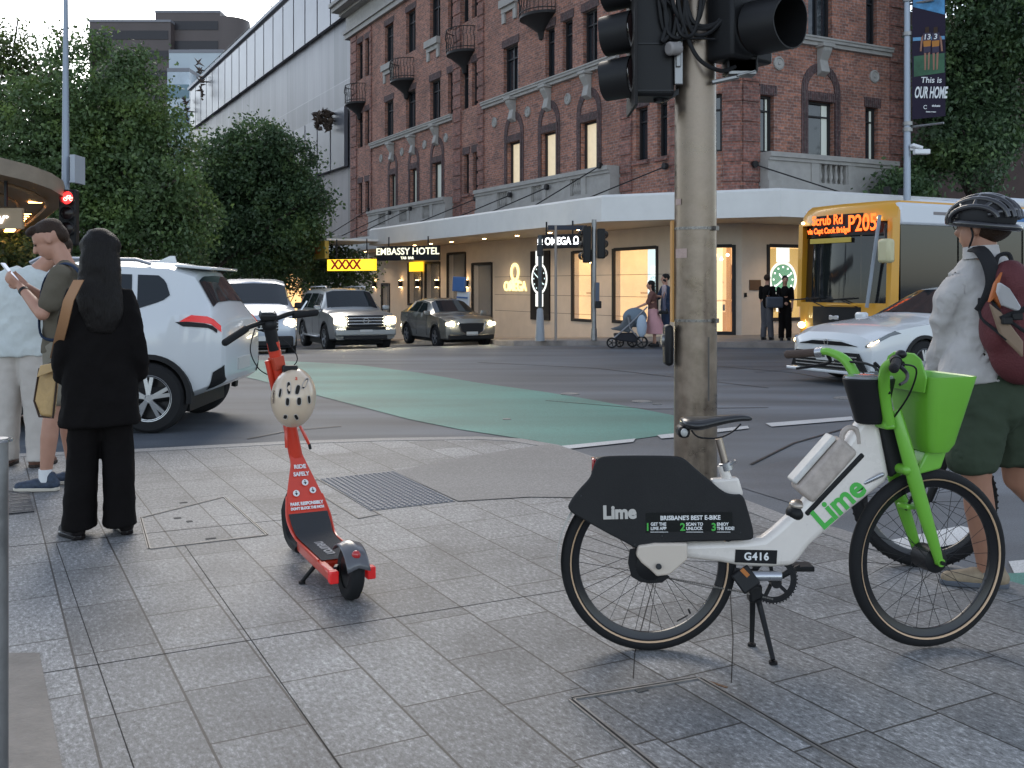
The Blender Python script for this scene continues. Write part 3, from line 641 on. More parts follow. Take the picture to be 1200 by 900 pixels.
# black backlit watch poster on the left face
a0, a1, z0, z1 = hole(FL, 623, 645, 294, 375); b = B(); FL.bx(b, a0, a1, z0, z1, 0, .06); pf = FL.mk(b, 'poster_box', m_black_s, hotel, smooth=0)
watch(FL, None, mid(a0, a1), mid(z0, z1)+.25, (a1-a0)*.42, .062, pf, (m_dialw, m_black_s, m_teal))
a0, a1, z0, z1 = hole(FL, 756, 770, 292, 374); b = B(); FL.bx(b, a0, a1, z0, z1, -.14, -.1); pf = FL.mk(b, 'poster_panel', m_teal, hotel, smooth=0)
watch(FL, None, mid(a0, a1), mid(z0, z1), (a1-a0)*.52, -.098, pf, (m_dialw, m_teal, m_black_s))
a, c, z0, z1 = hR[0]; b = B(); FR.bx(b, a+.1, c-.1, z0+.1, z1-.1, -.2, -.16); pf = FR.mk(b, 'poster_panel', M('poster gold', (.3, .2, .05), .5, emit=(.8, .5, .12), es=.3), hotel, smooth=0)
watch(FR, None, mid(a, c), mid(z0, z1)+.1, (c-a)*.36, -.158, pf, (m_dialw, m_watch, m_signw))
# gold emblem and name beside the poster
zc = FL.at(604, 338)[1]
text('Ω', 1.0, m_gold, 'lettering', hotel, FL.P(FL.at(604), FL.at(604, 322)[1], .03), -dL, (0, 0, 1), .02, .012)
text('OMEGA', .52, m_gold, 'lettering', hotel, FL.P(FL.at(604), FL.at(604, 336)[1], .03), -dL, (0, 0, 1), .02, .008)
# brass plaque and meter box right of the corner
b = B(); h = hole(FR, 878, 891, 328, 340); FR.bx(b, *h, 0, .03); FR.mk(b, 'plaque', M('bronze', (.16, .09, .05), .4, .6), hotel, smooth=0)
b = B(); h = hole(FR, 872, 874.5, 343, 348); FR.bx(b, *h, 0, .03); FR.mk(b, 'meter_box', black, hotel, smooth=0)
# awning: fascia + soffit
def awn(p0, p1, z0, z1, name='awning'):
    b = B(); p0, p1 = V(p0), V(p1); d_ = (p1-p0).normalized(); n_ = V((d_.y, -d_.x, 0)); return b, p0, p1, d_, n_
Aw = V((2.47, 27.6, 0)); Bw = V((6.89, 25.6, 0)); s1 = FL.P(FL.at(507), 0, 3.04); s2 = FL.P(FL.at(507), 0, 2.2); s3 = FL.P(LL-3, 0, 2.2)
e = Bw+dR*14
b = B(); zb, zt = 3.18, 3.85
outer = [s1, Aw, Bw, e]; inner = [FL.P(FL.at(507), 0, 0), C1, C2, FR.P(14, 0, 0)]
b.grid([[(o.x, o.y, zb) for o in outer], [(o.x, o.y, zt) for o in outer]])
b.grid([[(o.x+(i_.x-o.x)*.03, o.y+(i_.y-o.y)*.03, zt+.07) for o, i_ in zip(outer, inner)], [(o.x, o.y, zt) for o in outer]])
b.grid([[(o.x+(i_.x-o.x)*.03, o.y+(i_.y-o.y)*.03, zt+.07) for o, i_ in zip(outer, inner)], [(o.x, o.y, zt+.02) for o in inner]])
b.grid([[(p.x, p.y, z) for p in (s1, inner[0])] for z in (zb, zt)])
zb2, zt2 = 3.1, 3.72
o2 = [s3, s2]; i2 = [FL.P(LL-3, 0, 0), inner[0]]
b.grid([[(o.x, o.y, zb2) for o in o2], [(o.x, o.y, zt2) for o in o2], [(o.x, o.y, zt2) for o in i2]])
b.grid([[(p.x, p.y, z) for p in (s3, i2[0])] for z in (zb2, zt2)])
aw = b.build('awning', m_fasc, hotel, smooth=0)
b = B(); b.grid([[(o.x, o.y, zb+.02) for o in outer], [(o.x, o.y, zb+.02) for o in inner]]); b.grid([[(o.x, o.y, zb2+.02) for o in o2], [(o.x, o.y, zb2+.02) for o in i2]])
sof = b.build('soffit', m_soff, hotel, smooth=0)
m_dl = M('downlight', (1, .8, .5), .5, emit=(1, .62, .28), es=14)
for p in [FL.P(FL.at(u), zb+.01 if u > 507 else zb2, 1.2) for u in (455, 476, 515, 535, 560, 600, 640, 680, 715)]+[FR.P(a, zb+.01, 1.3) for a in (1.2, 3.0, 4.8)]:
    b = B(); b.cyl(p, p+V((0, 0, .012)), .07, n=12); dlo = b.build('downlight', m_dl, hotel)
    if True:
        ld = bpy.data.lights.new('downlight_lamp', 'SPOT'); ld.energy = 55; ld.spot_size = R(125); ld.spot_blend = .9; ld.shadow_soft_size = .08; ld.color = (1, .74, .48)
        lo = bpy.data.objects.new('downlight_lamp', ld); col.objects.link(lo); lo.parent = dlo; lo.location = p-pos(dlo)-V((0, 0, .03))
# tie rods
for u in (443, 468.5, 493, 560, 612, 656, 719, 783): 
    a = FL.at(u); top = FL.P(a, FL.at(u, 246 if u < 445 else 250-(u-468)*.2 if u < 500 else 233 if u == 560 else 229-(u-612)*.2 if u < 700 else 195)[1], .5 if u not in (560, 783) else .08)
    d_ = FL.P(a+1.1, zt, 2.6); b = B(); b.tube([top, d_], .022, 6); b.cyl(top-FL.n*.02, top+FL.n*.1, .1, n=12); b.build('tie_rod', m_iron, hotel)
b = B(); top = FR.P(FR.at(881), FR.at(881, 193)[1], .1); b.tube([top, FR.P(FR.at(893)+1.2, zt, 2.4)], .022, 6); b.cyl(top, top+FR.n*.08, .1, n=12)
b.build('tie_rod', m_iron, hotel)
def flood(p, dirv):
    t = thing('floodlight', 'x', 'floodlight', p); b = B(); b.box(p+V((0, 0, .25)), (.3, .16, .22), math.atan2(dirv.y, dirv.x)+.5); b.beam(p, p+V((0, 0, .2)), .05, .04); b.build('housing', black, t, bevel=.01); return t
for (f_, u, o_, lb) in ((FR, 995, 2.0, 'black floodlight right end of the awning roof'), (FR, 972, 2.2, 'low black floodlight below the stone balusters, right side'), (FL, 572, .4, 'black floodlight at the left end of the near balustrade'), (FL, 408, 1.6, 'small black floodlight at the far left end of the awning')):
    t = flood(f_.P(f_.at(u), 3.86 if u > 500 else 3.74, o_), f_.d); t['label'] = lb
# hanging signs (things that hang from the awning)
def signbox(name, lb, p0, p1, z0, z1, txt, mat, tmat, size, ydir=None, both=False, bold=.004, sx=1.0, dx=0):
    c = (p0+p1)/2; t = thing(name, lb, 'sign', (c.x, c.y, z0)); d_ = (p1-p0).normalized(); n_ = V((d_.y, -d_.x, 0))
    b = B(); b.box((c.x, c.y, mid(z0, z1)), ((p1-p0).length, .18, z1-z0), math.atan2(d_.y, d_.x)); b.build('panel', mat, t, smooth=0, bevel=.01)
    b = B()
    for k in (.18, .82): q = p0.lerp(p1, k); b.cyl((q.x, q.y, z1), (q.x, q.y, 3.25), .025, n=8)
    b.build('hanger', m_iron, t)
    for s_, sz, dz, sxx in (txt if isinstance(txt, list) else [(txt, size, 0, 0)]):
        text(s_, sz, tmat, 'lettering', t, c+d_*sxx+V((0, 0, mid(z0, z1)-c.z+dz))+n_*.094, d_, (0, 0, 1), .004, bold, sx=sx)
    return t
signbox('shop_sign', 'black lit blade sign hanging under the awning, Ω OMEGA Ω', V((W(632, 0, 29).x, 29, 0)), V((W(680, 0, 28.2).x, 28.2, 0)), 2.47, 2.87, 'Ω OMEGA Ω', m_black_s, m_signw, .30, bold=.006, sx=.84)
signbox('hotel_sign', 'long black sign with gold letters reading EMBASSY HOTEL', V((W(443, 0, 38).x, 38, 0)), V((W(515, 0, 37).x, 37, 0)), 2.35, 2.9, [('EMBASSY HOTEL', .36, .06, 0), ('TAB  BAR', .13, -.18, 0)], m_black_s, M('cream letters', (.8, .75, .5), .5, emit=(1, .95, .7), es=.45), .36, bold=.006)
m_yel = M('lit yellow sign', (.9, .6, .05), .5, emit=(1, .55, .02), es=.75); m_redt = M('red letters', (.55, .02, .01), .5)
signbox('pub_sign', 'glowing yellow sign with four red X letters by the hotel', V((W(385, 0, 40.0).x, 40.0, 0)), V((W(440, 0, 39.0).x, 39, 0)), 2.0, 2.45, [('XXXX', .50, .0, -.22)], m_yel, m_redt, .44, bold=.02)
p0, p1 = V((W(337, 0, 47).x, 47, 0)), V((W(383, 0, 42).x, 42, 0))
t = signbox('pub_sign', 'dull yellow fascia sign on the awning left of the white fascia', p0, p1, 2.55, 3.3, [('EMBASSY HOTEL', .26, 0, -1.3), ('XXXX', .5, 0, 1.5)], M('yellow fascia', (.42, .28, .04), .5), m_redt, .4)
b = B(); b.prism([p0+V((0, 0, 3.32)), p1+V((0, 0, 3.32)), p1+V((2.2, 1.2, 3.32)), p0+V((2.2, 1.2, 3.32))], (0, 0, .08)); b.build('roof', m_fasc, t, smooth=0)
a0, a1, z0, z1 = hole(FL, 484, 497, 307, 318); b = B(); FL.bx(b, a0, a1, z0, z1, .05, .2); FL.mk(b, 'lit_panel', m_yel, hotel, smooth=0)
for u in (440, 471, 491, 513.5, 548):
    a = FL.at(u); z = 1.35; wl = piece(FL, 'wall_light', m_iron, a-.09, a+.09, z, z+.3, .0, .16)
    b = B(); FL.bx(b, a-.06, a+.06, 1.33, 1.345, .03, .14); FL.bx(b, a-.06, a+.06, 1.655, 1.67, .03, .14)
    q = FL.mk(b, 'bulb', m_dl, None, smooth=0); q.parent = wl; q.location = (0, 0, 0); q.rotation_euler = (0, 0, 0)
# ================================================================ buildings and trees behind
import numpy as np
def leafmat(name, c, sc_=.7):
    m = bpy.data.materials.new(name); m.use_nodes = True; n = m.node_tree.nodes; l = m.node_tree.links; b = n['Principled BSDF']
    tc = n.new('ShaderNodeTexCoord'); t = n.new('ShaderNodeTexNoise'); t.inputs['Scale'].default_value = sc_; t.inputs['Detail'].default_value = 6; t.inputs['Roughness'].default_value = .75
    l.new(tc.outputs['Object'], t.inputs['Vector'])
    r = ramp(n, l, t.outputs[0], [(.3, tuple(x*.45 for x in c)), (.5, c), (.68, (c[0]*2.2, c[1]*1.9, c[2]*1.3))]); l.new(r, b.inputs['Base Color'])
    b.inputs['Roughness'].default_value = .5; b.inputs['Transmission Weight'].default_value = 0
    tr = n.new('ShaderNodeBsdfTranslucent'); l.new(r, tr.inputs[0]); ad = n.new('ShaderNodeMixShader'); ad.inputs[0].default_value = .3
    l.new(b.outputs[0], ad.inputs[1]); l.new(tr.outputs[0], ad.inputs[2]); l.new(ad.outputs[0], n['Material Output'].inputs[0]); return m
m_leaf = leafmat('tree leaves', (.09, .15, .055)); m_leaf2 = leafmat('dark tree leaves', (.066, .118, .052)); m_leaf3 = leafmat('young leaves', (.075, .11, .03))
m_bark = M('bark', (.06, .045, .035), .9, var=.3, vs=6, bump=.6, bs=20)
def crown(blobs, n, size, seed, clump=.46, per=34):
    rg = np.random.default_rng(seed); vol = np.array([b_[3]*b_[4]*b_[5] for b_ in blobs])**.67; vol = vol/vol.sum(); P = []
    nc = n//per; idx = rg.choice(len(blobs), nc, p=vol)
    B_ = np.array(blobs); d_ = rg.normal(size=(nc, 3)); d_ /= np.linalg.norm(d_, axis=1)[:, None]
    rr = rg.uniform(0, 1, nc)**.35*rg.uniform(.9, 1.08, nc); c = B_[idx, :3]+d_*B_[idx, 3:]*rr[:, None]
    cs = clump*rg.uniform(.6, 1.4, nc)
    L = np.repeat(c, per, 0)+rg.normal(size=(nc*per, 3))*np.repeat(cs, per)[:, None]*np.array([.55, .55, .42])
    N = len(L); a = rg.normal(size=(N, 3)); a[:, 2] -= .5; a /= np.linalg.norm(a, axis=1)[:, None]
    t = rg.normal(size=(N, 3)); t = np.cross(a, t); t /= np.linalg.norm(t, axis=1)[:, None]
    s_ = (size*rg.uniform(.6, 1.3, N))[:, None]
    return np.stack([L, L+a*s_*.5+t*s_*.28, L+a*s_, L+a*s_*.5-t*s_*.28], 1)
def leafmesh(name, q, mat, parent, off):
    n = len(q); v = (q.reshape(-1, 3)-np.array(off)).astype('f'); me = bpy.data.meshes.new(name)
    me.vertices.add(4*n); me.vertices.foreach_set('co', v.ravel()); me.loops.add(4*n); me.loops.foreach_set('vertex_index', np.arange(4*n))
    me.polygons.add(n); me.polygons.foreach_set('loop_start', np.arange(n)*4); me.update(); me.validate(); me.materials.append(mat)
    o = bpy.data.objects.new(name, me); col.objects.link(o)
    if parent: o.parent = parent
    return o
def tree(name, lb, base, blobs, n, size, seed, mat, cat='tree', tr=.22, group=None, clump=.42):
    base = V(base); t = thing(name, lb, cat, base, group)
    leafmesh('crown', crown(blobs, n, size, seed, clump), mat, t, base)
    rg = random.Random(seed); b = B(); top = sum((V(x[:3]) for x in blobs), V())/len(blobs); f_ = V((base.x, base.y, top.z-1.0))
    b.tube([base, base.lerp(f_, .35)+V((rg.uniform(-.1, .1), 0, 0)), base.lerp(f_, .7), f_], [tr*1.25, tr, tr*.85, tr*.6], 9, smooth=3)
    for x in blobs:
        s0 = base.lerp(f_, rg.uniform(.45, .9)); e_ = V(x[:3]); m_ = s0.lerp(e_, .5)+V((rg.uniform(-.3, .3), rg.uniform(-.3, .3), rg.uniform(0, .5)))
        b.tube([s0, m_, e_, e_+(e_-m_)*.12], [tr*.5, tr*.35, tr*.2, .02], 6, smooth=3)
    b.build('trunk', m_bark, t); return t
def blobs(l, Y, k=1.0, dy=1.0):
    rg = random.Random(3); o = []
    for u, v, r_ in l:
        y = Y+rg.uniform(-dy, dy); p = W(u, v, y); q = r_*y/F*k; o.append((p.x, p.y, p.z, q, q, q*.92))
    return o
tree('street_tree', 'largest dark green street tree, behind the tall pole on the left', (-13.5, 33, -1), blobs([(85, 120, 55), (40, 140, 60), (150, 130, 55), (185, 165, 45), (120, 190, 70), (60, 210, 70), (200, 215, 45), (225, 250, 34), (170, 260, 55), (100, 265, 60), (20, 250, 60), (160, 85, 32), (110, 60, 26), (70, 60, 22), (-20, 170, 70), (215, 285, 36), (140, 300, 30), (90, 160, 60), (150, 200, 55), (60, 300, 36), (185, 240, 50)], 33), 80000, .16, 1, m_leaf)
tree('street_tree', 'wispy pale leaved tree against the sky at the far left edge', (-19.5, 38, -1), blobs([(10, 60, 30), (20, 30, 16), (-5, 90, 45), (-30, 130, 60), (45, 85, 28), (75, 45, 14)], 38), 9000, .17, 2, m_leaf3, tr=.15)
tree('street_tree', 'rounded dark street tree above the white van and four wheel drive', (-13.6, 43, -1.3), blobs([(300, 175, 42), (335, 195, 42), (262, 195, 42), (320, 240, 58), (255, 255, 45), (362, 235, 26), (355, 275, 30), (300, 290, 48), (240, 225, 30), (232, 290, 30), (300, 220, 55), (280, 275, 45), (330, 290, 40)], 43), 60000, .18, 5, m_leaf2)
tree('street_tree', 'tall dense tree behind the bus at the right edge', (15.4, 32.5, 0), blobs([(1125, 10, 50), (1115, 75, 42), (1165, 60, 60), (1140, 125, 45), (1105, 175, 34), (1150, 190, 34), (1205, 20, 70), (1100, 125, 26), (1180, 165, 22), (1200, -60, 80), (1130, -60, 60), (1215, 120, 26), (1080, 200, 18), (1130, 100, 50), (1160, 140, 40), (1130, 160, 40)], 31), 56000, .16, 9, m_leaf2)
for i, (u, v, Y, r_, lb) in enumerate(((120, 322, 46, 40, 'low shrub beneath the largest street tree, left of the graffiti wall'), (200, 330, 52, 36, 'low shrub under the gap between the two big trees'), (30, 318, 30, 40, 'dark hedge shrub under the canopy behind the man with the phone'), (1058, 222, 30, 20, 'dark planter shrub behind the banner pole'), (395, 312, 47, 30, 'dark shrub behind the silver four wheel drive'), (330, 310, 50, 42, 'broad dark shrub behind the white van'), (258, 320, 48, 40, 'dark shrub behind the parked van roof'), (70, 325, 33, 45, 'dark shrub behind the woman in black'))):
    p = W(u, v, Y); q = r_*Y/F
    tree('shrub', lb, (p.x, p.y, -2.6 if Y > 40 else 0), [(p.x, p.y, p.z, q, q, q), (p.x-q*.8, p.y, p.z-.3, q*.7, q*.7, q*.7), (p.x+q*.8, p.y, p.z-.2, q*.7, q*.7, q*.7)], 5000, .17, 20+i, m_leaf2, 'shrub', .06)
# white mesh clad building down the left street
def meshclad():
    m = bpy.data.materials.new('mesh cladding'); m.use_nodes = True; n = m.node_tree.nodes; l = m.node_tree.links; b = n['Principled BSDF']
    tc = n.new('ShaderNodeTexCoord'); sp = n.new('ShaderNodeSeparateXYZ'); cb = n.new('ShaderNodeCombineXYZ'); l.new(tc.outputs['Object'], sp.inputs[0]); l.new(sp.outputs[0], cb.inputs[0]); l.new(sp.outputs[2], cb.inputs[1])
    br = n.new('ShaderNodeTexBrick'); l.new(cb.outputs[0], br.inputs['Vector']); br.offset = 0; br.inputs['Scale'].default_value = 1; br.inputs['Brick Width'].default_value = 2.6; br.inputs['Row Height'].default_value = 4.4; br.inputs['Mortar Size'].default_value = .03
    br.inputs['Color1'].default_value = (.10, .10, .112, 1); br.inputs['Color2'].default_value = (.165, .158, .172, 1); br.inputs['Mortar'].default_value = (.21, .207, .222, 1)
    mp = n.new('ShaderNodeMapping'); mp.inputs['Scale'].default_value = (1, 1, .12); l.new(tc.outputs['Object'], mp.inputs[0])
    t = n.new('ShaderNodeTexNoise'); t.inputs['Scale'].default_value = 1.1; t.inputs['Detail'].default_value = 6; l.new(mp.outputs[0], t.inputs['Vector'])
    l.new(mixc(n, l, 'MULTIPLY', 1, br.outputs[0], ramp(n, l, t.outputs[0], [(.35, .8), (.65, 1.15)])), b.inputs['Base Color'])
    b.inputs['Metallic'].default_value = .15; b.inputs['Roughness'].default_value = .4
    bp = n.new('ShaderNodeBump'); bp.inputs['Strength'].default_value = .3; bp.inputs['Distance'].default_value = .05; l.new(t.outputs[0], bp.inputs['Height']); l.new(bp.outputs[0], b.inputs['Normal'])
    return m
m_mesh = meshclad()
a0 = LL+.6; a1 = FL.at(219); zt_ = mid(FL.at(219, 97)[1], FL.at(411, -60)[1])
mb = thing('clad_building', 'large pale grey lilac mesh clad building down the left street', 'building', FL.P(a0, 0))
b = B(); FL.bx(b, a0, a1, 3.6, zt_, -.3, -30); FL.mk(b, 'cladding', m_mesh, mb, smooth=0)
b = B(); FL.bx(b, a0, a1, zt_, zt_+.25, -.05, -1.4); FL.mk(b, 'roof_edge', M('parapet', (.32, .33, .36), .5), mb, smooth=0)
m_gl = M('tinted glazing band', (.15, .152, .172), .34, .25, var=.2, vs=.25)
for z0_, z1_ in ((zt_-4.2, zt_-.5), (8.2, 11.6)):
    k = 0; x = a0+.4
    while x < a1-2.6: b = B(); FL.bx(b, x, x+2.4, z0_, z1_, .02, -.2); FL.mk(b, 'glass_panel', m_gl, mb, smooth=0); x += 2.62
b = B(); FL.bx(b, a0+7.5, a1, -4, 3.6, -3.5, -30); FL.bx(b, a0, a0+7.5, -4, 3.6, -.35, -30); FL.mk(b, 'shopfront', M('dim shopfront', (.25, .22, .2), .5, var=.3, vs=.6), mb, smooth=0)
for k in range(3):
    b = B(); FL.bx(b, a0+9+k*6, a0+13+k*6, -1.4, 2.6, -3.4, -3.45); FL.mk(b, 'lit_window', M('lit shopfront', (.5, .3, .12), .5, emit=(1, .55, .22), es=.7, var=.4, vs=1), mb, smooth=0)
b = B()
for k in range(14): 
    x = a1-34+k*2.3; FL.bx(b, x, x+.06, zt_+.2, zt_+1.3, -.9, -.96)
for h in (.7, 1.3): FL.bx(b, a1-34, a1-2, zt_+h, zt_+h+.05, -.9, -.95)
FL.mk(b, 'roof_railing', m_iron, mb, smooth=0)
# copper wall sculptures
m_cop = M('copper', (.10, .075, .06), .5, .6, var=.4, vs=4)
for k, (u, v, s_, lb) in enumerate(((392, 142, 1.5, 'spiky copper sculpture on the pale wall beside the brick hotel'), (243, 96, 2.2, 'thin copper sculpture high on the far end of the pale wall'), (226, 131, 1.8, 'small copper sculpture low at the far end of the pale wall'))):
    a, z = FL.at(u, v); p = FL.P(a, z, .6); t = thing('wall_sculpture', lb, 'sculpture', p); rg = random.Random(k); b = B()
    b.beam(FL.P(a, z, -.3), p, .12, .12)
    for j in range(90 if k == 0 else 34):
        c_ = p+V((rg.uniform(-.3, .3)*s_*(1 if k == 0 else .3), rg.uniform(-.3, .3), rg.uniform(-.36, .36)*s_)); d_ = V((rg.uniform(-1, 1), rg.uniform(-1, 1), rg.uniform(-.6, 1)))*.22*s_
        if k: c_ = p+(FL.d*-.5+V((0, 0, -1.0)))*rg.uniform(-.9, .9)*s_
        b.tube([c_, c_+d_*.5, c_+d_], [.12, .07, .01], 4)
    b.build('copper_leaves', m_cop, t)
# pale blue glass offices and the dark tower beyond
def block(name, lb, u0, u1, v0, Y, dep, mat, z0=-5, rz=0, win=None):
    p0, p1 = W(u0, v0, Y), W(u1, v0, Y); t = thing(name, lb, 'building', ((p0.x+p1.x)/2, Y, -5)); b = B(); w_ = p1.x-p0.x
    b.box(((p0.x+p1.x)/2, Y+dep/2, (p0.z+z0)/2), (w_, dep, p0.z-z0)); b.build('wall', mat, t, smooth=0)
    b = B(); b.box(((p0.x+p1.x)/2, Y+dep/2, p0.z+.2), (w_*1.01, dep*1.01, .4)); b.build('roof', M('roof', (.2, .2, .22), .6), t, smooth=0)
    if win:
        for j in range(win[0]):
            b = B(); z = p0.z-2.2-j*3.4; b.box(((p0.x+p1.x)/2, Y-.06, z), (w_*.94, .1, 1.5)); b.build('window_band', win[1], t, smooth=0)
    return t, p0, p1
m_brown = M('brown tower cladding', (.085, .065, .062), .5, var=.15, vs=.1); m_bwin = M('tower windows', (.035, .032, .036), .25)
block('office_tower', 'broad dark brown tower above the left trees', 105, 200, 26, 170, 30, m_brown, win=(6, m_bwin))
t, p0, p1 = block('office_tower', 'taller dark brown tower block with a rounded corner', 182, 258, 15, 172, 22, m_brown, win=(5, m_bwin))
b = B(); b.cyl((p1.x, p1.y+4, -5), (p1.x, p1.y+4, p1.z-.5), 4, n=24); b.build('stair_drum', m_brown, t)
m_pale = M('pale blue panels', (.42, .48, .52), .4, var=.08, vs=.15)
block('pale_office', 'pale blue roof block behind the mesh clad building', 222, 262, 62, 118, 10, m_pale)
block('pale_office', 'light blue rooftop box left of the mesh clad building', 198, 225, 62, 124, 12, m_pale)
block('pale_office', 'tall narrow glassy office just left of the mesh clad building', 196, 222, 84, 112, 14, M('office glass', (.28, .32, .36), .25, .3, var=.3, vs=.3), win=(5, M('blue glass', (.08, .16, .2), .15)))
for k, (x_, y_, w_, h_) in enumerate(((-88, 128, 26, 34), (-64, 150, 22, 22), (-100, 100, 24, 26), (-50, 175, 20, 30))):  # unseen blocks, added for the pale clad wall to reflect
    t = thing('reflection_block', ('tallest grey block added for reflections, hidden behind the large left tree', 'lower tan block added for reflections, hidden behind the large left tree', 'grey block added for reflections beyond the left edge of the photo', 'farthest block added for reflections down the left street behind the trees')[k], 'building', (x_, y_, -5)); b = B(); b.box((x_, y_, h_/2-5), (w_, 14, h_), .5); b.build('wall', M('reflection block wall', ((.3, .28, .27), (.36, .27, .2), (.2, .21, .23), (.25, .25, .27))[k], .7, var=.2, vs=.2), t, smooth=0)
    for j in range(6): b = B(); b.box((x_, y_, 1+j*3.6), (w_*1.01, 14.2, 1.4), .5); b.build('window_band', m_bwin, t, smooth=0)
t = thing('graffiti_wall', 'mottled grey stone wall seen under the big trees', 'wall', W(180, 310, 62)); b = B(); p0, p1 = W(60, 262, 62), W(300, 262, 62)
b.box(((p0.x+p1.x)/2, 62.3, -1.5), (p1.x-p0.x, .6, 2*(p0.z+1.5))); b.build('wall', M('mottled stone', (.22, .19, .18), .8, var=.55, vs=1.5), t, smooth=0)
t, p0, p1 = block('far_building', 'grey building with orange lit windows behind the right tree', 1155, 1420, 112, 46, 14, M('grey panel wall', (.16, .19, .21), .6, var=.15, vs=.5))
for u, v in ((1183, 177), (1194, 175)):
    q = W(u, v, 45.8); b = B(); b.box((q.x, q.y, q.z), (.35, .2, .5)); b.build('lit_window', M('orange lamp', (.9, .4, .1), .5, emit=(1, .35, .08), es=5), t, smooth=0)
q = W(1185, 60, 45.9); b = B(); b.box((q.x+2, 45.9, q.z+1), (8, .2, 6)); b.build('glazing', M('dusk glazing', (.1, .14, .17), .2), t, smooth=0)
# dark tall building behind the camera-right of the hotel wall: neighbour of the hotel
t = thing('neighbour_building', 'dark brick building joining the hotel behind the right tree', 'building', FR.P(LR+1, 0)); b = B(); FR.bx(b, LR+.05, 26, -1, 11, -2, -14); FR.mk(b, 'wall', M('dark brick wall', (.06, .035, .03), .8, var=.3, vs=.6), t, smooth=0)
# ---------------- curved cafe canopy at the left
t = thing('cafe_canopy', 'curved timber lined cafe canopy with warm strip lights on the left corner', 'canopy', (-14, 22, 0))
C_ = [W(-120, 185, 17.5), W(-40, 189, 18.2), W(0, 194, 18.8), W(35, 199, 19.4), W(60, 206, 19.9), W(74, 213, 20.4), W(76, 219, 20.9), W(70, 226, 22), W(52, 242, 26), W(30, 262, 32), W(10, 280, 38)]
zc_ = 3.45; pts = [(p.x, p.y) for p in C_]
zz = [3.95, 3.9, 3.82, 3.75, 3.65, 3.55, 3.48, 3.45, 3.45, 3.45, 3.45]
hub = (-26, 30)
b = B(); b.grid([[(x, y, z) for (x, y), z in zip(pts, zz)], [(x, y, z-.32) for (x, y), z in zip(pts, zz)]]); b.grid([[(x, y, z) for (x, y), z in zip(pts, zz)], [(hub[0], hub[1], 4.2)]*len(pts)]); b.build('fascia', M('timber fascia', (.24, .19, .14), .55, var=.15, vs=3), t, smooth=50)
b = B(); b.grid([[(x, y, z-.3) for (x, y), z in zip(pts, zz)], [(hub[0], hub[1], 3.2)]*len(pts)]); b.build('soffit', M('timber soffit', (.26, .16, .08), .5), t, smooth=50)
m_slat = M('timber slat', (.33, .2, .1), .5)
for k in range(12):
    f_ = .03+k*.05; b = B(); Q = [V((x, y, z-.36)).lerp(V((hub[0], hub[1], 3.0)), f_) for (x, y), z in zip(pts[:-1], zz)]
    b.tube(Q, .035, 4); b.build('slat', m_slat, t, smooth=0)
m_strip = M('canopy lamp', (1, .7, .3), .5, emit=(1, .5, .15), es=20)
for k in range(14):
    f_ = k/14; q = V((*pts[6], 3.2)).lerp(V((*pts[9], 3.1)), f_); q = q.lerp(V((hub[0], hub[1], 3.05)), .05); b = B(); b.box(q, (.28, .05, .03)); b.build('lamp', m_strip, t, smooth=0)
b = B(); 
for x, y in ((-14.5, 24), (-18, 22)): b.cyl((x, y, 0), (x, y, 3.5), .1)
b.build('column', dark, t)
t = thing('cafe_sign', 'tan sign board with white lit script letters under the cafe canopy', 'sign', W(0, 255, 19.5)); p0, p1 = W(-40, 244, 19.5), W(27, 244, 19.5)
b = B(); b.box(((p0.x+p1.x)/2, 19.5, (p0.z+W(0, 268, 19.5).z)/2), (p1.x-p0.x, .1, p0.z-W(0, 268, 19.5).z)); b.build('board', M('tan board', (.33, .24, .15), .6), t, smooth=0)
text('ar', .30, m_signw, 'lettering', t, W(-1, 256, 19.43), (1, 0, 0), (0, 0, 1), .005, .006, shear=.4)
b = B(); q = W(7, 242, 19.5); b.beam(q, q+V((0, 0, .5)), .05, .05); b.build('hanger', dark, t)
# ================================================================ poles, signals, signs
m_hood = M('signal hood', (.013, .013, .014), .5, spec=.3)
def aspect(b_h, b_l, c, ax, r, L_, parent, lens, hood=None, open_=.5, name='lens'):
    ax = V(ax).normalized(); u = V((0, 0, 1)); s_ = ax.cross(u).normalized(); b = B(); n = 28; rows0, rows1 = [], []
    for i in range(n+1):
        t = math.pi*(-.5-open_+ (1+2*open_)*i/n)+math.pi/2-math.pi/2
        t = -math.pi*(.5+open_)+math.pi*(1+2*open_)*i/n+math.pi/2
        d_ = s_*math.cos(t)+u*math.sin(t); k = L_*(.88+.12*max(0, math.sin(t)))
        rows0.append(c+d_*r); rows1.append(c+d_*r*.97+ax*k)
    inner0 = [p+(c-p).normalized()*.008 for p in rows0]; inner1 = [p+((c+ax*L_)-p).normalized()*.008 for p in rows1]
    b.grid([inner0, inner1, rows1, rows0]); o = b.build('hood', hood or m_hood, parent)
    b = B(); b.sph(c-ax*.01, (r*.93, r*.93, .03), 20, 10, frame(ax)[2].to_track_quat('Z', 'Y').to_matrix()); b.build(name, lens, parent)
m_lensoff = M('unlit lens', (.02, .012, .012), .15)
PX, PY = .5*((791.5-600)+(838.5-600))/F*5.9, 5.9
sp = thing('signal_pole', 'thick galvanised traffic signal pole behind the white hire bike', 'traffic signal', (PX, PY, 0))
b = B(); b.tube([(PX, PY, 0), (PX, PY, 1.2), (PX, PY, 4.6)], [.128, .1245, .115], 48, smooth=0); b.build('pole', M('weathered steel with warm light tint', (.23, .185, .145), .36, .75, var=.35, vs=6, rvar=.16, bump=.12, bs=9), sp)  # brown base tint stands in for warm light falling on the steel
b = B(); b.cyl((PX, PY, 0), (PX, PY, .02), .2, n=32); 
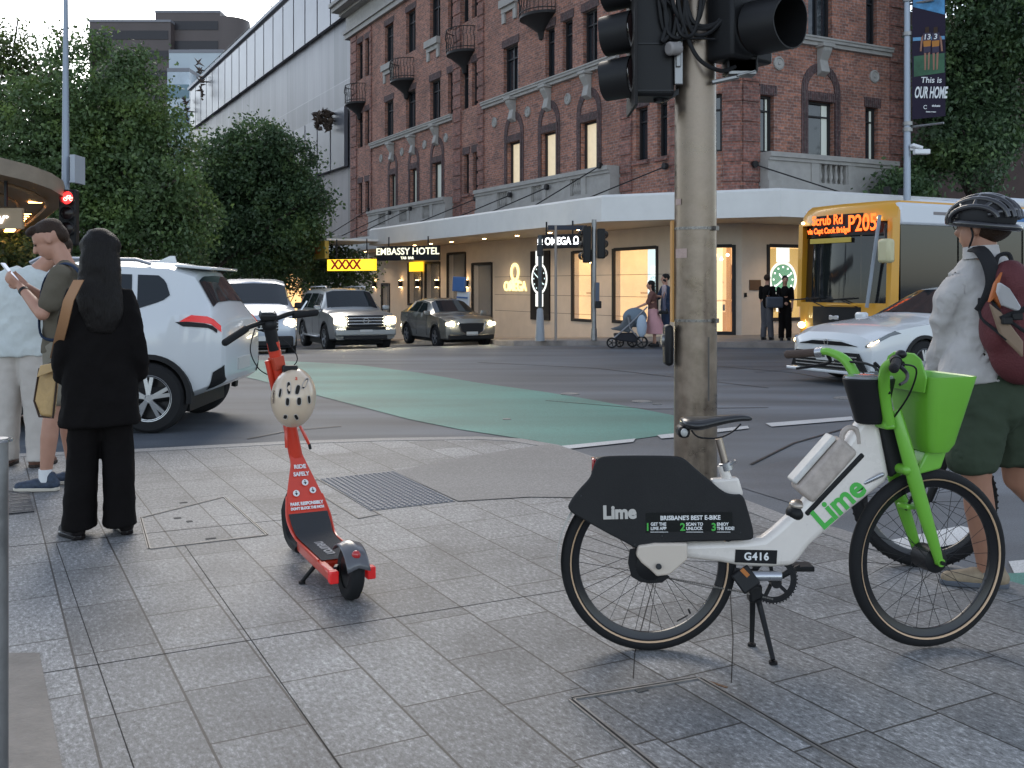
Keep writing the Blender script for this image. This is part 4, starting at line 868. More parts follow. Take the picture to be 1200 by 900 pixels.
for k in range(6): t_ = k*math.pi/3; b.cyl((PX+.165*math.cos(t_), PY+.165*math.sin(t_), .02), (PX+.165*math.cos(t_), PY+.165*math.sin(t_), .05), .014, n=6)
b.build('base_flange', steel, sp)
for v in (267, 376):
    z = W(0, v, PY-.12).z; b = B(); b.lathe([(.1255, -.008), (.1285, -.008), (.1285, .008), (.1255, .008)], (PX, PY, z), (0, 0, 1), 40, True)
    for k in range(22): t_ = k*2*math.pi/22; b.box((PX+.1295*math.cos(t_), PY+.1295*math.sin(t_), z), (.004, .014, .007), t_)
    b.box((PX+.10, PY-.09, z), (.03, .03, .026), .7); b.build('clamp_band', M('band steel', (.2, .19, .18), .35, .9, var=.4, vs=90), sp, smooth=30)
m_stick = M('faded sticker', (.42, .30, .26), .6, var=.15, vs=60)
def sticker(u0, u1, v0, v1, mat=None):
    b = B(); rows = []
    for v in (v0, v1):
        r = []
        for i in range(7):
            u = u0+(u1-u0)*i/6; z = W(0, v, PY-.12).z; x = ((u-600)/F)*(PY-.05)-PX; x = max(-.122, min(.122, x)); r.append((PX+x, PY-math.sqrt(.1262**2-x*x), z))
        rows.append(r)
    b.grid(rows); b.build('sticker', mat or m_stick, sp)
sticker(791, 803, 291, 302); sticker(791, 797, 232, 239); sticker(827, 829, 395, 470, M('door seam', (.1, .09, .08), .6))
b = B(); b.box((PX-.165, PY-.02, W(0, 404, PY).z), (.05, .12, .24)); o = b.build('push_button', black, sp, bevel=.02)
b = B(); b.cyl((PX-.19, PY-.02, W(0, 398, PY).z), (PX-.205, PY-.02, W(0, 398, PY).z), .035); b.build('button', steel, sp)
b = B(); b.box((PX-.133, PY+.03, W(0, 318, PY).z), (.012, .08, .6)); b.build('sign_edge', M('amber sign back', (.45, .22, .05), .5), sp, smooth=0)
# left hand head, seen from the side
hd = W(764, 44, 5.85); b = B(); b.box(hd+V((0, .02, .07)), (.235, .24, .86)); b.build('signal_housing', black, sp, bevel=.02)
b = B(); b.box(hd+V((-.115, .02, .08)), (.018, .42, 1.02)); b.build('backing_board', M('backing board', (.015, .014, .014), .6), sp, smooth=0, bevel=.004)
for k in (-1, 0, 1): b = B(); b.beam(hd+V((-.1, -.104, .27*k-.06)), hd+V((.11, -.104, .27*k-.06)), .006, .006); b.build('housing_seam', dark, sp)
for v in (-17, 36, 89): c = W(743, v, 5.87); aspect(0, 0, c, (-.88, .48, -.08), .122, .2, sp, m_lensoff)
b = B(); b.box(W(795, 73, 5.76), (.05, .03, .26)); b.box(W(795, 48, 5.74), (.03, .02, .3)); b.build('mounting_plate', steel, sp, bevel=.005)
b = B(); b.cyl(W(797, 57, 5.72), W(783, 57, 5.68), .035, .04, 20); b.build('mount_cap', M('grey cap', (.28, .26, .25), .5), sp, bevel=.01)
b = B(); b.beam(W(775, 118, 5.86), W(800, 105, 5.86), .03, .03); b.cyl(W(772, 104, 5.86), W(772, 120, 5.86), .05, .03); b.build('bracket', dark, sp)
# right hand head, facing the camera's right
ax = V((.6, -.8, -.05)).normalized(); lc = W(886, 33, 5.72)
hc = lc-ax*.12
rot = Matrix.Rotation(math.atan2(ax.y, ax.x), 3, 'Z')
for k in (0, 1):
    b = B(); b.box(hc+V((0, 0, .38*k-.0)), (.2, .36, .375), rot=rot); b.build('signal_housing', black, sp, bevel=.02)
    aspect(0, 0, lc+V((0, 0, .38*k)), ax, .155, .27, sp, m_lensoff, open_=.5)
b = B(); b.beam(W(834, 97, 5.78), W(866, 90, 5.76), .05, .02); b.beam(W(862, 90, 5.76), W(884, 84, 5.76), .07, .012); b.box(W(868, 80, 5.78), (.16, .1, .09)); b.build('bracket', steel, sp, bevel=.004)
b = B(); b.box(W(867, 78, 5.80), (.18, .14, .1)); b.build('terminal_box', black, sp, bevel=.01)
b = B(); b.lathe([(.119, -.006), (.123, -.006), (.123, .006), (.119, .006)], (PX, PY, W(0, 45, PY-.12).z), (0, 0, 1), 40, True); b.build('clamp_band', dark, sp)
for cb_ in ([(786, -25), (790, 10), (806, 30), (832, 32), (850, 12), (856, -25)], [(770, -25), (775, 25), (786, 46), (793, 20), (796, -25)], [(792, -25), (797, 15), (808, 50), (822, 72), (845, 83), (862, 78)], [(800, -20), (812, 25), (838, 28), (862, 5), (870, -20)],
            [(778, -20), (781, 30), (790, 44), (800, 36), (803, -20)], [(808, -25), (803, 8), (812, 38), (828, 40), (846, 24), (852, 6)], [(822, -20), (820, 12), (812, 40), (798, 40), (792, 18)], [(772, -10), (782, 22), (776, 48), (786, 40)], [(764, -20), (786, 5), (800, 22), (818, 24), (828, -20)], [(786, 48), (812, 45), (838, 46)]):
    b = B(); rg = random.Random(cb_[1][0]); b.tube([W(u, v, PY-.17-.03*rg.random()) for u, v in cb_], .0125 if cb_[0][0] != 786 or len(cb_) > 3 else .006, 8, smooth=6); b.build('cable', black, sp)
def gz(p, k=0): return rz_(p.x, p.y)+k
# far signal by the kerb ramp
p = V((2.07, 25.2, 0)); p.z = gz(p, .13); t = thing('traffic_signal', 'slim signal pole with two black heads seen from behind, at the far kerb', 'traffic signal', p)
b = B(); b.cyl(p, p+V((0, 0, 3.05)), .06, n=16); b.cyl(p, p+V((0, 0, .3)), .085, .075, 16); b.build('pole', steel, t)
for s_, v0, v1 in ((-1, 265, 308), (1, 268, 303)):
    b = B(); q = W(696+s_*8.3, (v0+v1)/2, 25.2); h_ = (v1-v0)/F*25.2; b.box(q, (.2, .22, h_)); b.build('signal_housing', black, t, bevel=.03)
    for k in (-1, 0, 1): c = q+V((s_*.06, .12, k*h_*.31)); aspect(0, 0, c, (s_*.5, .86, 0), .1, .14, t, m_lensoff)
b = B(); b.box(W(700, 345, 25.0), (.1, .09, .6)); b.build('push_button', M('blue grey box', (.06, .08, .12), .5), t, bevel=.01)
b = B(); b.box(W(701, 357, 24.95), (.16, .1, .18)); b.build('button_box', black, t, bevel=.02)
p = V((.73, 26.0, 0)); p.z = gz(p, .13); t = thing('lamp_post', 'grey post with a conical base sleeve beside the watch poster', 'post', p)
b = B(); b.tube([p, p+V((0, 0, .1)), p+V((0, 0, .8)), p+V((0, 0, .85))], [.13, .12, .085, .055], 24); b.build('base_sleeve', M('grey painted steel', (.27, .29, .31), .5), t)
b = B(); b.cyl(p, p+V((0, 0, 2.75)), .055, n=14); b.build('pole', M('dark green grey paint', (.05, .06, .065), .5), t)
b = B(); b.box(p+V((.0, 0, 2.35)), (.16, .12, .3)); b.build('bracket', dark, t, bevel=.02)
p = V((1.12, 25.6, 0)); p.z = gz(p, .13); t = thing('street_sign', 'thin pole with a dark horizontal street blade in front of the black shop sign', 'street sign', p)
b = B(); b.cyl(p, p+V((0, 0, 2.95)), .035, n=12); b.build('pole', M('tan grey pole', (.27, .23, .2), .5), t)
b = B(); b.box(p+V((.3, 0, 2.9)), (1.0, .03, .12)); b.build('blade', M('dark blade', (.03, .035, .05), .5), t, smooth=0)
# bus stop panel
p = V((-1.75, 33.8, 0)); p.z = gz(p, .13); t = thing('bus_stop_sign', 'leaning white timetable panel with a blue top behind the small dark car', 'bus stop sign', p)
rt = Matrix.Rotation(.06, 3, 'Y')@Matrix.Rotation(R(-40), 3, 'Z')
b = B(); b.box(p+V((.08, 0, .9)), (.56, .1, 1.5), rot=rt); b.build('timetable_panel', M('white panel', (.55, .56, .58), .4), t, bevel=.02)
b = B(); b.box(p+V((-.03, 0, 1.9)), (.56, .11, .5), rot=rt); b.build('header', M('blue header', (.04, .11, .28), .4), t, bevel=.02)
b = B(); b.box(p+V((-.0, -.07, 1.9)), (.2, .02, .2), rot=rt); b.build('symbol', white_paint, t, smooth=0)
b = B(); b.box(p+V((.06, -.07, 1.45)), (.5, .02, .05), rot=rt); b.build('stripe', M('blue header stripe', (.04, .11, .28), .4), t, smooth=0)
# banner pole
p = V((463/F*27.2, 27.2, 0)); p.z = gz(p, .13); t = thing('banner_pole', 'grey steel street pole carrying a tall banner and camera behind the bus', 'banner pole', p)
b = B(); b.tube([p, p+V((0, 0, 5)), p+V((0, 0, 12))], [.11, .09, .07], 16); b.build('pole', M('blue grey steel', (.30, .34, .40), .45, .5), t)
for v in (0, 40, 145, 152):
    b = B(); q = W(1063.5, v, 27.2); b.cyl(q-V((0, 0, .05)), q+V((0, 0, .05)), .13, n=16); b.build('clamp', steel, t)
b = B(); b.tube([W(1066, 5, 27.2), W(1094, 0, 26.7)], .035, 8); b.build('banner_arm', steel, t)
b = B(); b.tube([W(1066, 149, 27.2), W(1106, 144, 26.6)], .03, 8); b.build('banner_arm', steel, t)
cq = W(1078, 173, 27.0); b = B(); b.beam(W(1065, 174, 27.2), cq, .1, .12); b.build('camera_arm', white_paint, t)
b = B(); b.box(W(1080, 178, 27), (.42, .2, .14)); b.box(W(1074, 172, 27), (.3, .22, .1), rot=Matrix.Rotation(.3, 3, 'Y')); b.build('camera', white_paint, t, bevel=.03)
# banner itself
bu0, bu1, bY0, bY1 = 1069, 1108, 27.1, 26.6
def bp(u, v, dy=0): f_ = (u-bu0)/(bu1-bu0); return W(u, v, bY0+(bY1-bY0)*f_-dy)
t = thing('street_banner', 'dark street banner with two football players, This is OUR HOME', 'banner', bp(1088, 140))
def bpoly(l, nm, mat, dy): b = B(); b.prism([bp(u, v, dy) for u, v in l], (0, .008, 0)); b.build(nm, mat, t, smooth=0)
bpoly([(1069, -60), (1108, -62), (1108, 136), (1069, 140)], 'cloth', M('banner dark', (.018, .012, .03), .6), 0)
bpoly([(1070, -20), (1107, -22), (1107, 17), (1070, 8)], 'sky_print', M('banner blue', (.06, .22, .42), .6, var=.6, vs=2), .01)
bpoly([(1071, 66), (1107, 62), (1107, 85), (1071, 90)], 'pitch_print', M('banner green', (.03, .10, .05), .6, var=.5, vs=2), .01)
bpoly([(1070, 44), (1107, 42), (1107, 46), (1070, 48)], 'light_print', M('banner pale', (.12, .3, .5), .6), .012)
ms = M('print skin', (.3, .15, .1), .7); mj = M('print jersey', (.04, .03, .06), .7); mo = M('print orange', (.42, .17, .03), .7)
for cx, sg in ((1086.5, -1), (1096.5, 1)):
    bpoly([(cx-4.5, 39), (cx+4.5, 38), (cx+4.5, 47), (cx-4.5, 48)], 'jersey_print', mj, .02)
    bpoly([(cx-4.5, 48), (cx+4.5, 47), (cx+4, 54), (cx-4, 55)], 'jersey_stripe', mo, .02)
    bpoly([(cx-4, 55), (cx+4, 54), (cx+4, 61), (cx-4, 62)], 'shorts_print', mj, .02)
    bpoly([(cx-3.5, 62), (cx-1, 62), (cx-1.5, 82), (cx-3, 82)], 'leg_print', ms, .02); bpoly([(cx+1, 62), (cx+3.5, 61), (cx+2.5, 81), (cx+1, 82)], 'leg_print', ms, .02)
    bpoly([(cx-2.2, 32), (cx+2.2, 31), (cx+2.4, 38), (cx-2.4, 39)], 'head_print', M('print hair', (.05, .03, .02), .7), .02)
    bpoly([(cx+sg*4.6, 41), (cx+sg*7, 44), (cx+sg*8.5, 60), (cx+sg*6.5, 60)], 'arm_print', ms, .021)
xd = bp(1107, 100)-bp(1071, 100); yd = (0, 0, 1)
for s_, u, v, sz, sx in (('13', 1086.5, 43.5, .2, 1), ('3', 1096.5, 43, .2, 1), ('This is', 1091.5, 94, .22, .95), ('OUR HOME', 1091, 109, .42, .38), ('IIII.com', 1097, 124, .08, 1), ('afl stadium home games', 1091, 131, .05, 1)):
    if s_[0] in 'Ia': s_ = {'I': 'tickets', 'a': 'home games'}[s_[0]]; 
    text(s_, sz, white_paint, 'lettering', t, bp(u, v, .025), xd, yd, .002, .012 if sz > .3 else .003, sx=sx)
b = B(); c = bp(1084.5, 125.5, .02); b.lathe([(.055, 0), (.055, .004), (.04, .004), (.04, 0)], c, (0, -1, 0), 16); b.build('emblem', white_paint, t)
# left tall pole with bicycle signal
p = V((-523/F*21, 21, 0)); p.z = gz(p, .13); t = thing('street_pole', 'very tall slim grey pole with a red bicycle signal, left', 'traffic signal', p)
b = B(); b.tube([p, p+V((0, 0, 3.5)), p+V((0.0, 0, 8.6))], [.095, .08, .036], 16); b.build('pole', M('blue grey pole paint', (.26, .30, .36), .45, .3), t)
q = W(81, 255, 20.7); b = B(); b.box(q, (.36, .2, 1.15)); b.build('signal_housing', black, t, bevel=.03)
m_red = M('red signal', (.8, .02, .02), .4, emit=(1, .03, .03), es=1.2); m_redw = M('red signal symbol', (1, .3, .3), .4, emit=(1, .25, .2), es=3)
for k, v in enumerate((232, 250, 268)):
    c = W(80, v, 20.58); aspect(0, 0, c, (.05, -1, 0), .145, .12, t, m_red if k == 0 else m_lensoff)
b = B(); c = W(80, 232, 20.53)
for dx in (-.06, .06): b.lathe([(.042, 0), (.028, 0)], c+V((dx, 0, -.02)), (0, -1, 0), 14)
b.tube([c+V((-.06, 0, -.02)), c+V((-.02, 0, .05)), c+V((.04, 0, .05)), c+V((.06, 0, -.02))], .008, 4); b.tube([c+V((-.02, 0, .05)), c+V((.0, 0, -.02)), c+V((.04, 0, .05))], .008, 4); b.build('bicycle_symbol', m_redw, t)
b = B(); b.box(W(91, 199, 21), (.1, .5, .58)); b.build('blade_sign', M('pale sign back', (.35, .38, .42), .5), t, smooth=0)
b = B(); b.beam(W(80, 183, 21), W(89, 183, 21), .03, .03); b.beam(W(80, 213, 21), W(89, 213, 21), .03, .03); b.build('sign_bracket', steel, t)
# steel post at the left frame edge
p = V((-1.352, 2.62, 0)); t = thing('steel_post', 'grey steel post with a ring top at the left frame edge', 'post', p)
b = B(); b.cyl(p, p+V((0, 0, 1.0)), .028, n=24); b.build('post', steel, t)
b = B(); b.lathe([(.034, -.003), (.04, -.003), (.04, .003), (.034, .003)], p+V((0, 0, .995)), (0, 0, 1), 24, True); b.build('ring', chrome, t)
# ================================================================ vehicles
m_tyre = M('tyre', (.018, .018, .019), .8, bump=.2, bs=120); m_rim = M('alloy', (.42, .43, .45), .3, .8); m_rimd = M('dark rim', (.03, .03, .032), .4, .5)
m_cglass = M('car glass', (.015, .02, .024), .05, spec=.5); m_trim = M('black trim', (.014, .014, .015), .5); m_chr = M('grille chrome', (.5, .5, .52), .2, 1)
m_head = M('headlight on', (1, 1, .9), .3, emit=(1, .86, .55), es=90); m_headlow = M('headlight lens', (.5, .52, .55), .12, .3, emit=(1, .8, .5), es=2.2)
m_tail = M('tail light', (.35, .01, .012), .25, emit=(1, .03, .03), es=.12); m_plate = M('number plate', (.5, .5, .48), .5); m_amber = M('indicator', (.6, .25, .03), .3, emit=(1, .45, .05), es=.8)
def wheel(par, x, y, r, w_, s_, spokes=5, dk=False, name='wheel', dbl=False):
    t = bpy.data.objects.new(name, None); 
    b = B(); pr = [(r*.62, -w_/2), (r*.9, -w_/2), (r*.98, -w_*.38), (r, -w_*.2), (r, w_*.2), (r*.98, w_*.38), (r*.9, w_/2), (r*.62, w_/2)]
    b.lathe(pr, (x, y, r), (0, s_, 0), 36, True); o = b.build(name, m_tyre, par, smooth=30)
    b = B(); b.lathe([(r*.68, w_*.49), (r*.64, w_*.5), (r*.6, w_*.44), (r*.58, w_*.1), (0, w_*.1)], (x, y, r), (0, s_, 0), 36); k = b.build('rim', m_rimd, o, smooth=30)
    b = B(); yy = y+s_*w_*.40
    for i in range(spokes):
        t_ = 2*math.pi*i/spokes+.3
        for dt in ((-.16, .16) if dbl else (0,)):
            a = V((x+math.cos(t_+dt)*r*.62, yy, r+math.sin(t_+dt)*r*.62)); c = V((x+math.cos(t_)*r*.1, yy+s_*.01, r+math.sin(t_)*r*.1)); b.beam(c, a, .05*r/.33 if not dbl else .035*r/.33, .025, up=(0, 1, 0))
    b.lathe([(r*.66, w_*.47), (r*.66, w_*.505), (r*.6, w_*.49), (r*.6, w_*.44)], (x, y, r), (0, s_, 0), 36, True)
    b.lathe([(0, w_*.46), (r*.13, w_*.46), (r*.15, w_*.4)], (x, y, r), (0, s_, 0), 16); b.build('spokes', m_rim if not dk else m_trim, o, smooth=30)
    bpy.data.objects.remove(t); return o
class Loft:
    K = 9
    def __init__(s, st): s.st = st
    def par(s, i):
        n = len(s.st)-1; i = min(max(i, 0), n); k = min(int(i), n-1); t = i-k; return [a*(1-t)+b_*t for a, b_ in zip(s.st[k], s.st[k+1])]
    def sec(s, i):
        x, zb, zs, zt, wb, wt = s.par(i); h = zs-zb
        return [V((x, 0, zb)), V((x, wb*.86, zb)), V((x, wb*.965, zb+.05*1)), V((x, wb*.995, zb+h*.35)), V((x, wb, zb+h*.72)), V((x, wb*.975, zs)), V((x, wt, zt-min(.07, (zt-zs)*.5+.01))), V((x, wt*.72, zt-.012)), V((x, 0, zt))]
    def pt(s, i, t, off=0.0, sd=1):
        def q(i_, t_):
            S = s.sec(i_); k = min(int(t_), s.K-2); f_ = t_-k; return S[k].lerp(S[k+1], f_)
        p = q(i, t)
        if off:
            e = .03; di = q(i+e, t)-q(i-e, t); dt = q(i, min(t+e, s.K-1))-q(i, max(t-e, 0)); n_ = di.cross(dt)
            if n_.length > 1e-9:
                n_.normalize(); c = V((p.x, 0, .8)); 
                if n_.dot(p-c) < 0: n_ = -n_
                p = p+n_*off
        return V((p.x, p.y*sd, p.z))
    def body(s, sub=4):
        b = B(); rows = []; n = (len(s.st)-1)*sub
        for a in range(n+1):
            S = s.sec(a/sub); rows.append([*S, *[V((p.x, -p.y, p.z)) for p in reversed(S[1:-1])]])
        b.grid(rows, True, True); return b
    def patch(s, q, off=.006, sd=1, n=5, thick=0):   # q: 4 corners (i,t) in order
        b = B(); A = [V((*c, 0)) for c in q]; rows = []
        for a in range(n+1):
            l_, r_ = A[0].lerp(A[3], a/n), A[1].lerp(A[2], a/n); rows.append([s.pt(*(l_.lerp(r_, c/n)).xy, off, sd) for c in range(n+1)])
        b.grid(rows); return b
def vehicle(name, lb, cat, loc, head, st, r, wx, tw, wy, mat, group='cars on the road', spokes=5, dk=False, dbl=False, arch_r=1.13, cut=True):
    loc = V(loc); loc.z = rz_(loc.x, loc.y)+.0; t = thing(name, lb, cat, loc, group, rz=head)
    L = Loft(st); o = L.body().build('body', mat, t, smooth=28)
    if cut:
        for x in wx:
            c = B(); c.cyl((x, -1.3, r+.01), (x, 1.3, r+.01), r*arch_r, n=40); co = c.build('cut', mat, None, smooth=0)
            co.parent = t; bpy.context.view_layer.update(); md = o.modifiers.new('c', 'BOOLEAN'); md.object = co; md.operation = 'DIFFERENCE'; md.solver = 'EXACT'; bake(o); bpy.data.objects.remove(co)
        o.data.polygons.foreach_set('use_smooth', [True]*len(o.data.polygons)); o.data.set_sharp_from_angle(angle=R(28))
    bvl = o.modifiers.new('b', 'BEVEL'); bvl.width = .025; bvl.segments = 3; bvl.limit_method = 'ANGLE'; bvl.angle_limit = R(30); bvl.harden_normals = False
    b = B()
    for x in wx: b.box((x, 0, r*1.25), (r*1.9, wy*2-.52, r*1.4))
    b.box(((wx[0]+wx[1])/2, 0, .28), (wx[0]-wx[1], wy*1.7, .2)); b.build('underbody', m_trim, t, smooth=0)
    for x in wx:
        for s_ in (-1, 1):
            wheel(t, x, s_*(wy-tw/2), r, tw, s_, spokes, dk, dbl=dbl)
            b = B(); n = 22; rows = []
            for i in range(n+1):
                a = math.pi*i/n*1.1-.05*math.pi; rows.append([(x+math.cos(a)*rr, s_*(wy+yy), r+.01+math.sin(a)*rr) for rr, yy in ((r*arch_r-.02, -.1), (r*arch_r-.02, .008), (r*arch_r+.03, .006), (r*arch_r+.03, -.1))])
            b.grid(rows, True, True); b.build('wheel_arch', m_trim, t, smooth=30)
    return t, L, o
def pb(L, t, nm, q, mat, off=.006, both=True, n=5):
    for s_ in ((1, -1) if both else (1,)):
        L.patch(q, off, s_, n).build(nm, mat, t, smooth=50)
def screen(L, t, nm, i0, i1, t0, mat):
    b = B(); rows = []
    for a in range(7):
        i = i0+(i1-i0)*a/6; h_ = [L.pt(i, t0+(8-t0)*c/6, .008, 1) for c in range(7)]; rows.append(h_+[V((p.x, -p.y, p.z)) for p in reversed(h_[:-1])])
    b.grid(rows); b.build(nm, mat, t, smooth=60)
def mirror(t, x, y, z, mat):
    for s_ in (-1, 1):
        b = B(); b.box((x, s_*(y+.09), z), (.13, .22, .15)); o = b.build('wing_mirror', mat, t, bevel=.04)
        b = B(); b.beam((x+.02, s_*(y-.06), z-.06), (x+.02, s_*(y+.04), z-.04), .05, .04); b.build('arm', m_trim, o, smooth=0)
def lamp(t, nm, c, s3, mat, bez=1.35, yaw=0):
    for s_ in (-1, 1):
        rm = Matrix.Rotation(s_*yaw, 3, 'Z')
        b = B(); b.box((c[0], s_*c[1], c[2]), s3, rot=rm); o = b.build(nm, mat, t, bevel=min(s3)*.4, smooth=40)
# ---- white moving SUV on the left (seen from its near side and rear)
m_wcar = M('pearl white paint', (.60, .62, .63), .22, coat=.6); 
st = [(2.25, .45, .75, .86, .70, .6), (2.15, .3, .9, 1.0, .85, .72), (1.75, .26, 1.0, 1.08, .91, .76), (.95, .26, 1.05, 1.12, .92, .76), (.1, .26, 1.07, 1.60, .92, .62), (-.6, .26, 1.08, 1.68, .92, .62), (-1.45, .26, 1.10, 1.64, .92, .60), (-1.72, .34, 1.12, 1.56, .90, .585), (-1.95, .42, 1.1, 1.22, .86, .70), (-2.05, .48, 1.0, 1.08, .79, .68), (-2.08, .55, .9, .98, .71, .6)]
st = [(a, b_*1.03, c*1.08, d_*1.065, e_, f_) for a, b_, c, d_, e_, f_ in st]
suv, L, bo = vehicle('suv', 'large white SUV with a red tail lamp passing behind the people at the left', 'car', (-5.05, 11.0, 0), math.pi+.02, st, .36, (1.35, -1.35), .235, .925, m_wcar, dbl=True)
pb(L, suv, 'side_window', [(3.55, 5.12), (4.9, 5.12), (4.75, 5.85), (4.15, 5.85)], m_cglass); pb(L, suv, 'side_window', [(5.0, 5.12), (5.66, 5.14), (5.58, 5.85), (4.85, 5.85)], m_cglass); pb(L, suv, 'rear_quarter_window', [(5.72, 5.16), (6.25, 5.45), (5.9, 5.85), (5.65, 5.85)], m_cglass)
screen(L, suv, 'windscreen', 3.15, 3.95, 6.15, m_cglass); screen(L, suv, 'rear_window', 7.15, 7.9, 6.2, m_cglass)
pb(L, suv, 'tail_light', [(6.75, 4.72), (8.95, 4.62), (8.9, 4.98), (7.2, 4.98)], m_tail, .012); pb(L, suv, 'tail_light_lower', [(6.9, 4.5), (8.6, 4.4), (8.6, 4.6), (6.6, 4.72)], m_trim, .01)
pb(L, suv, 'rear_bumper', [(7.75, 1.6), (9.4, 1.2), (9.4, 2.9), (8.2, 2.6)], m_trim, .012); pb(L, suv, 'side_sill', [(2.2, 1.7), (6.4, 1.7), (6.4, 2.5), (2.2, 2.5)], m_trim, .01)
b = B(); b.prism([(-1.5, -.57, 1.70), (-1.5, .57, 1.70), (-1.88, .54, 1.665), (-1.88, -.54, 1.665)], (0, 0, .03)); b.build('roof_spoiler', m_wcar, suv, bevel=.012)
for s_ in (-1, 1): b = B(); b.tube([(.0, s_*.56, 1.74), (-.1, s_*.56, 1.79), (-1.1, s_*.55, 1.775), (-1.25, s_*.55, 1.73)], .02, 8); b.build('roof_rail', m_rim, suv)
b = B(); b.prism([(-1.1, -.01, 1.75), (-1.35, -.01, 1.75), (-1.33, -.01, 1.83), (-1.28, -.01, 1.83)], (0, .03, 0)); b.build('antenna_fin', m_wcar, suv)
mirror(suv, .8, .93, 1.1, m_wcar)
for s_ in (-1, 1):
    for x in (-.42, .55): b = B(); b.box((x, s_*.926, 1.0), (.18, .03, .03)); b.build('door_handle', m_wcar, suv)
# door shut lines
def seam(t, L, i, t0, t1, mat=m_trim):
    for s_ in (-1, 1): b = B(); b.tube([L.pt(i+(k*.0), t0+(t1-t0)*k/6, .001, s_) for k in range(7)], .005, 4); b.build('door_gap', mat, t)
for i in (3.5, 4.93, 5.7): seam(suv, L, i, 2.5, 5.1)
b = B(); b.box((-2.085, 0, .66), (.02, .5, .13)); b.build('number_plate', m_plate, suv, smooth=0)
# ---- silver four wheel drive with lights on
m_silv = M('silver paint', (.33, .34, .34), .28, .55, coat=.5, var=.04)
st = [(2.46, .50, .78, .98, .80, .66), (2.40, .38, .98, 1.10, .93, .76), (2.0, .34, 1.12, 1.20, .98, .82), (1.15, .34, 1.18, 1.25, .98, .82), (.5, .34, 1.2, 1.83, .98, .70), (-.2, .34, 1.2, 1.88, .98, .70), (-1.9, .34, 1.2, 1.86, .98, .69), (-2.35, .36, 1.2, 1.72, .96, .68), (-2.46, .45, 1.05, 1.15, .9, .75)]
hd_ = -(math.pi/2-A28)
lc, L, bo = vehicle('four_wheel_drive', 'silver boxy four wheel drive with bright headlights between the van and the small dark car', 'car', (-5.3, 31.4, 0), hd_-.06, st, .41, (1.45, -1.4), .27, .98, m_silv, spokes=6)
pb(L, lc, 'side_window', [(3.6, 5.1), (4.75, 5.1), (4.75, 5.85), (4.12, 5.85)], m_cglass); pb(L, lc, 'side_window', [(4.85, 5.1), (5.45, 5.1), (5.45, 5.85), (4.85, 5.85)], m_cglass); pb(L, lc, 'side_window', [(5.52, 5.1), (6.6, 5.1), (6.4, 5.85), (5.52, 5.85)], m_cglass)
screen(L, lc, 'windscreen', 3.12, 3.95, 6.1, m_cglass); mirror(lc, 1.0, .98, 1.28, m_silv)
b = B(); b.box((2.455, 0, .93), (.06, 1.1, .32)); g = b.build('grille', m_trim, lc, bevel=.02)
for z in (.84, .93, 1.02): b = B(); b.box((2.49, 0, z), (.03, 1.05, .04)); b.build('grille_bar', m_chr, g, bevel=.01)
b = B(); b.lathe([(.09, 0), (.09, .03), (.07, .03)], (2.5, 0, .93), (1, 0, 0), 16); b.build('badge', m_chr, g)
lamp(lc, 'headlight', (2.40, .76, .94), (.14, .36, .24), m_headlow, yaw=-.25)
for s_ in (-1, 1): b = B(); b.sph((2.47, s_*.74, .94), (.05, .10, .085), 14, 10); b.build('headlight_beam', m_head, lc)
b = B(); b.box((2.46, 0, .60), (.12, 1.86, .22)); b.build('bumper', m_silv, lc, bevel=.05); b = B(); b.box((2.5, 0, .72), (.1, 1.2, .10)); b.box((2.49, 0, .44), (.06, 1.3, .1)); b.build('bumper_vent', m_trim, lc, bevel=.02)
b = B(); b.box((2.535, 0, .67), (.015, .38, .12)); b.build('number_plate', m_plate, lc, smooth=0)
b = B(); 
for s_ in (-1, 1): b.tube([(.3, s_*.62, 1.86), (.2, s_*.62, 1.93), (-1.7, s_*.62, 1.92), (-1.85, s_*.62, 1.86)], .022, 6)
b.build('roof_rail', m_rim, lc); b = B()
for s_ in (-1, 1): b.box((-.05, s_*1.02, .42), (2.0, .12, .05))
b.build('side_step', m_rim, lc, bevel=.02)
for i in (3.5, 4.8, 5.5): seam(lc, L, i, 2.3, 5.1)
# ---- small dark crossover with lights on
m_dkc = M('dark bronze paint', (.24, .235, .21), .25, .5, coat=.6)
st = [(2.12, .45, .70, .80, .70, .55), (2.05, .28, .84, .92, .82, .68), (1.7, .25, .95, 1.0, .875, .72), (.95, .25, 1.0, 1.07, .88, .73), (.15, .25, 1.02, 1.47, .88, .58), (-.5, .25, 1.03, 1.53, .88, .58), (-1.3, .25, 1.06, 1.47, .88, .56), (-1.95, .3, 1.05, 1.2, .85, .62), (-2.1, .42, .95, 1.05, .78, .62)]
mz, L, bo = vehicle('small_crossover', 'small dark bronze car with bright headlights beside the bus stop sign', 'car', (-2.15, 32.3, 0), hd_-.04, st, .335, (1.3, -1.28), .215, .885, m_dkc)
pb(L, mz, 'side_window', [(3.6, 5.12), (4.75, 5.12), (4.75, 5.85), (4.15, 5.85)], m_cglass); pb(L, mz, 'side_window', [(4.85, 5.12), (5.9, 5.15), (5.6, 5.85), (4.85, 5.85)], m_cglass)
screen(L, mz, 'windscreen', 3.12, 3.95, 6.1, m_cglass); mirror(mz, .85, .88, 1.06, m_dkc)
b = B(); b.prism([(2.13, -.42, .78), (2.13, .42, .78), (2.16, .36, .55), (2.16, .2, .46), (2.16, -.2, .46), (2.16, -.36, .55)], (-.08, 0, 0)); g = b.build('grille', m_trim, mz); 
b = B(); b.tube([(2.15, -.44, .79), (2.18, -.38, .55), (2.18, -.2, .44), (2.18, .2, .44), (2.18, .38, .55), (2.15, .44, .79)], .015, 6); b.build('grille_trim', m_chr, g)
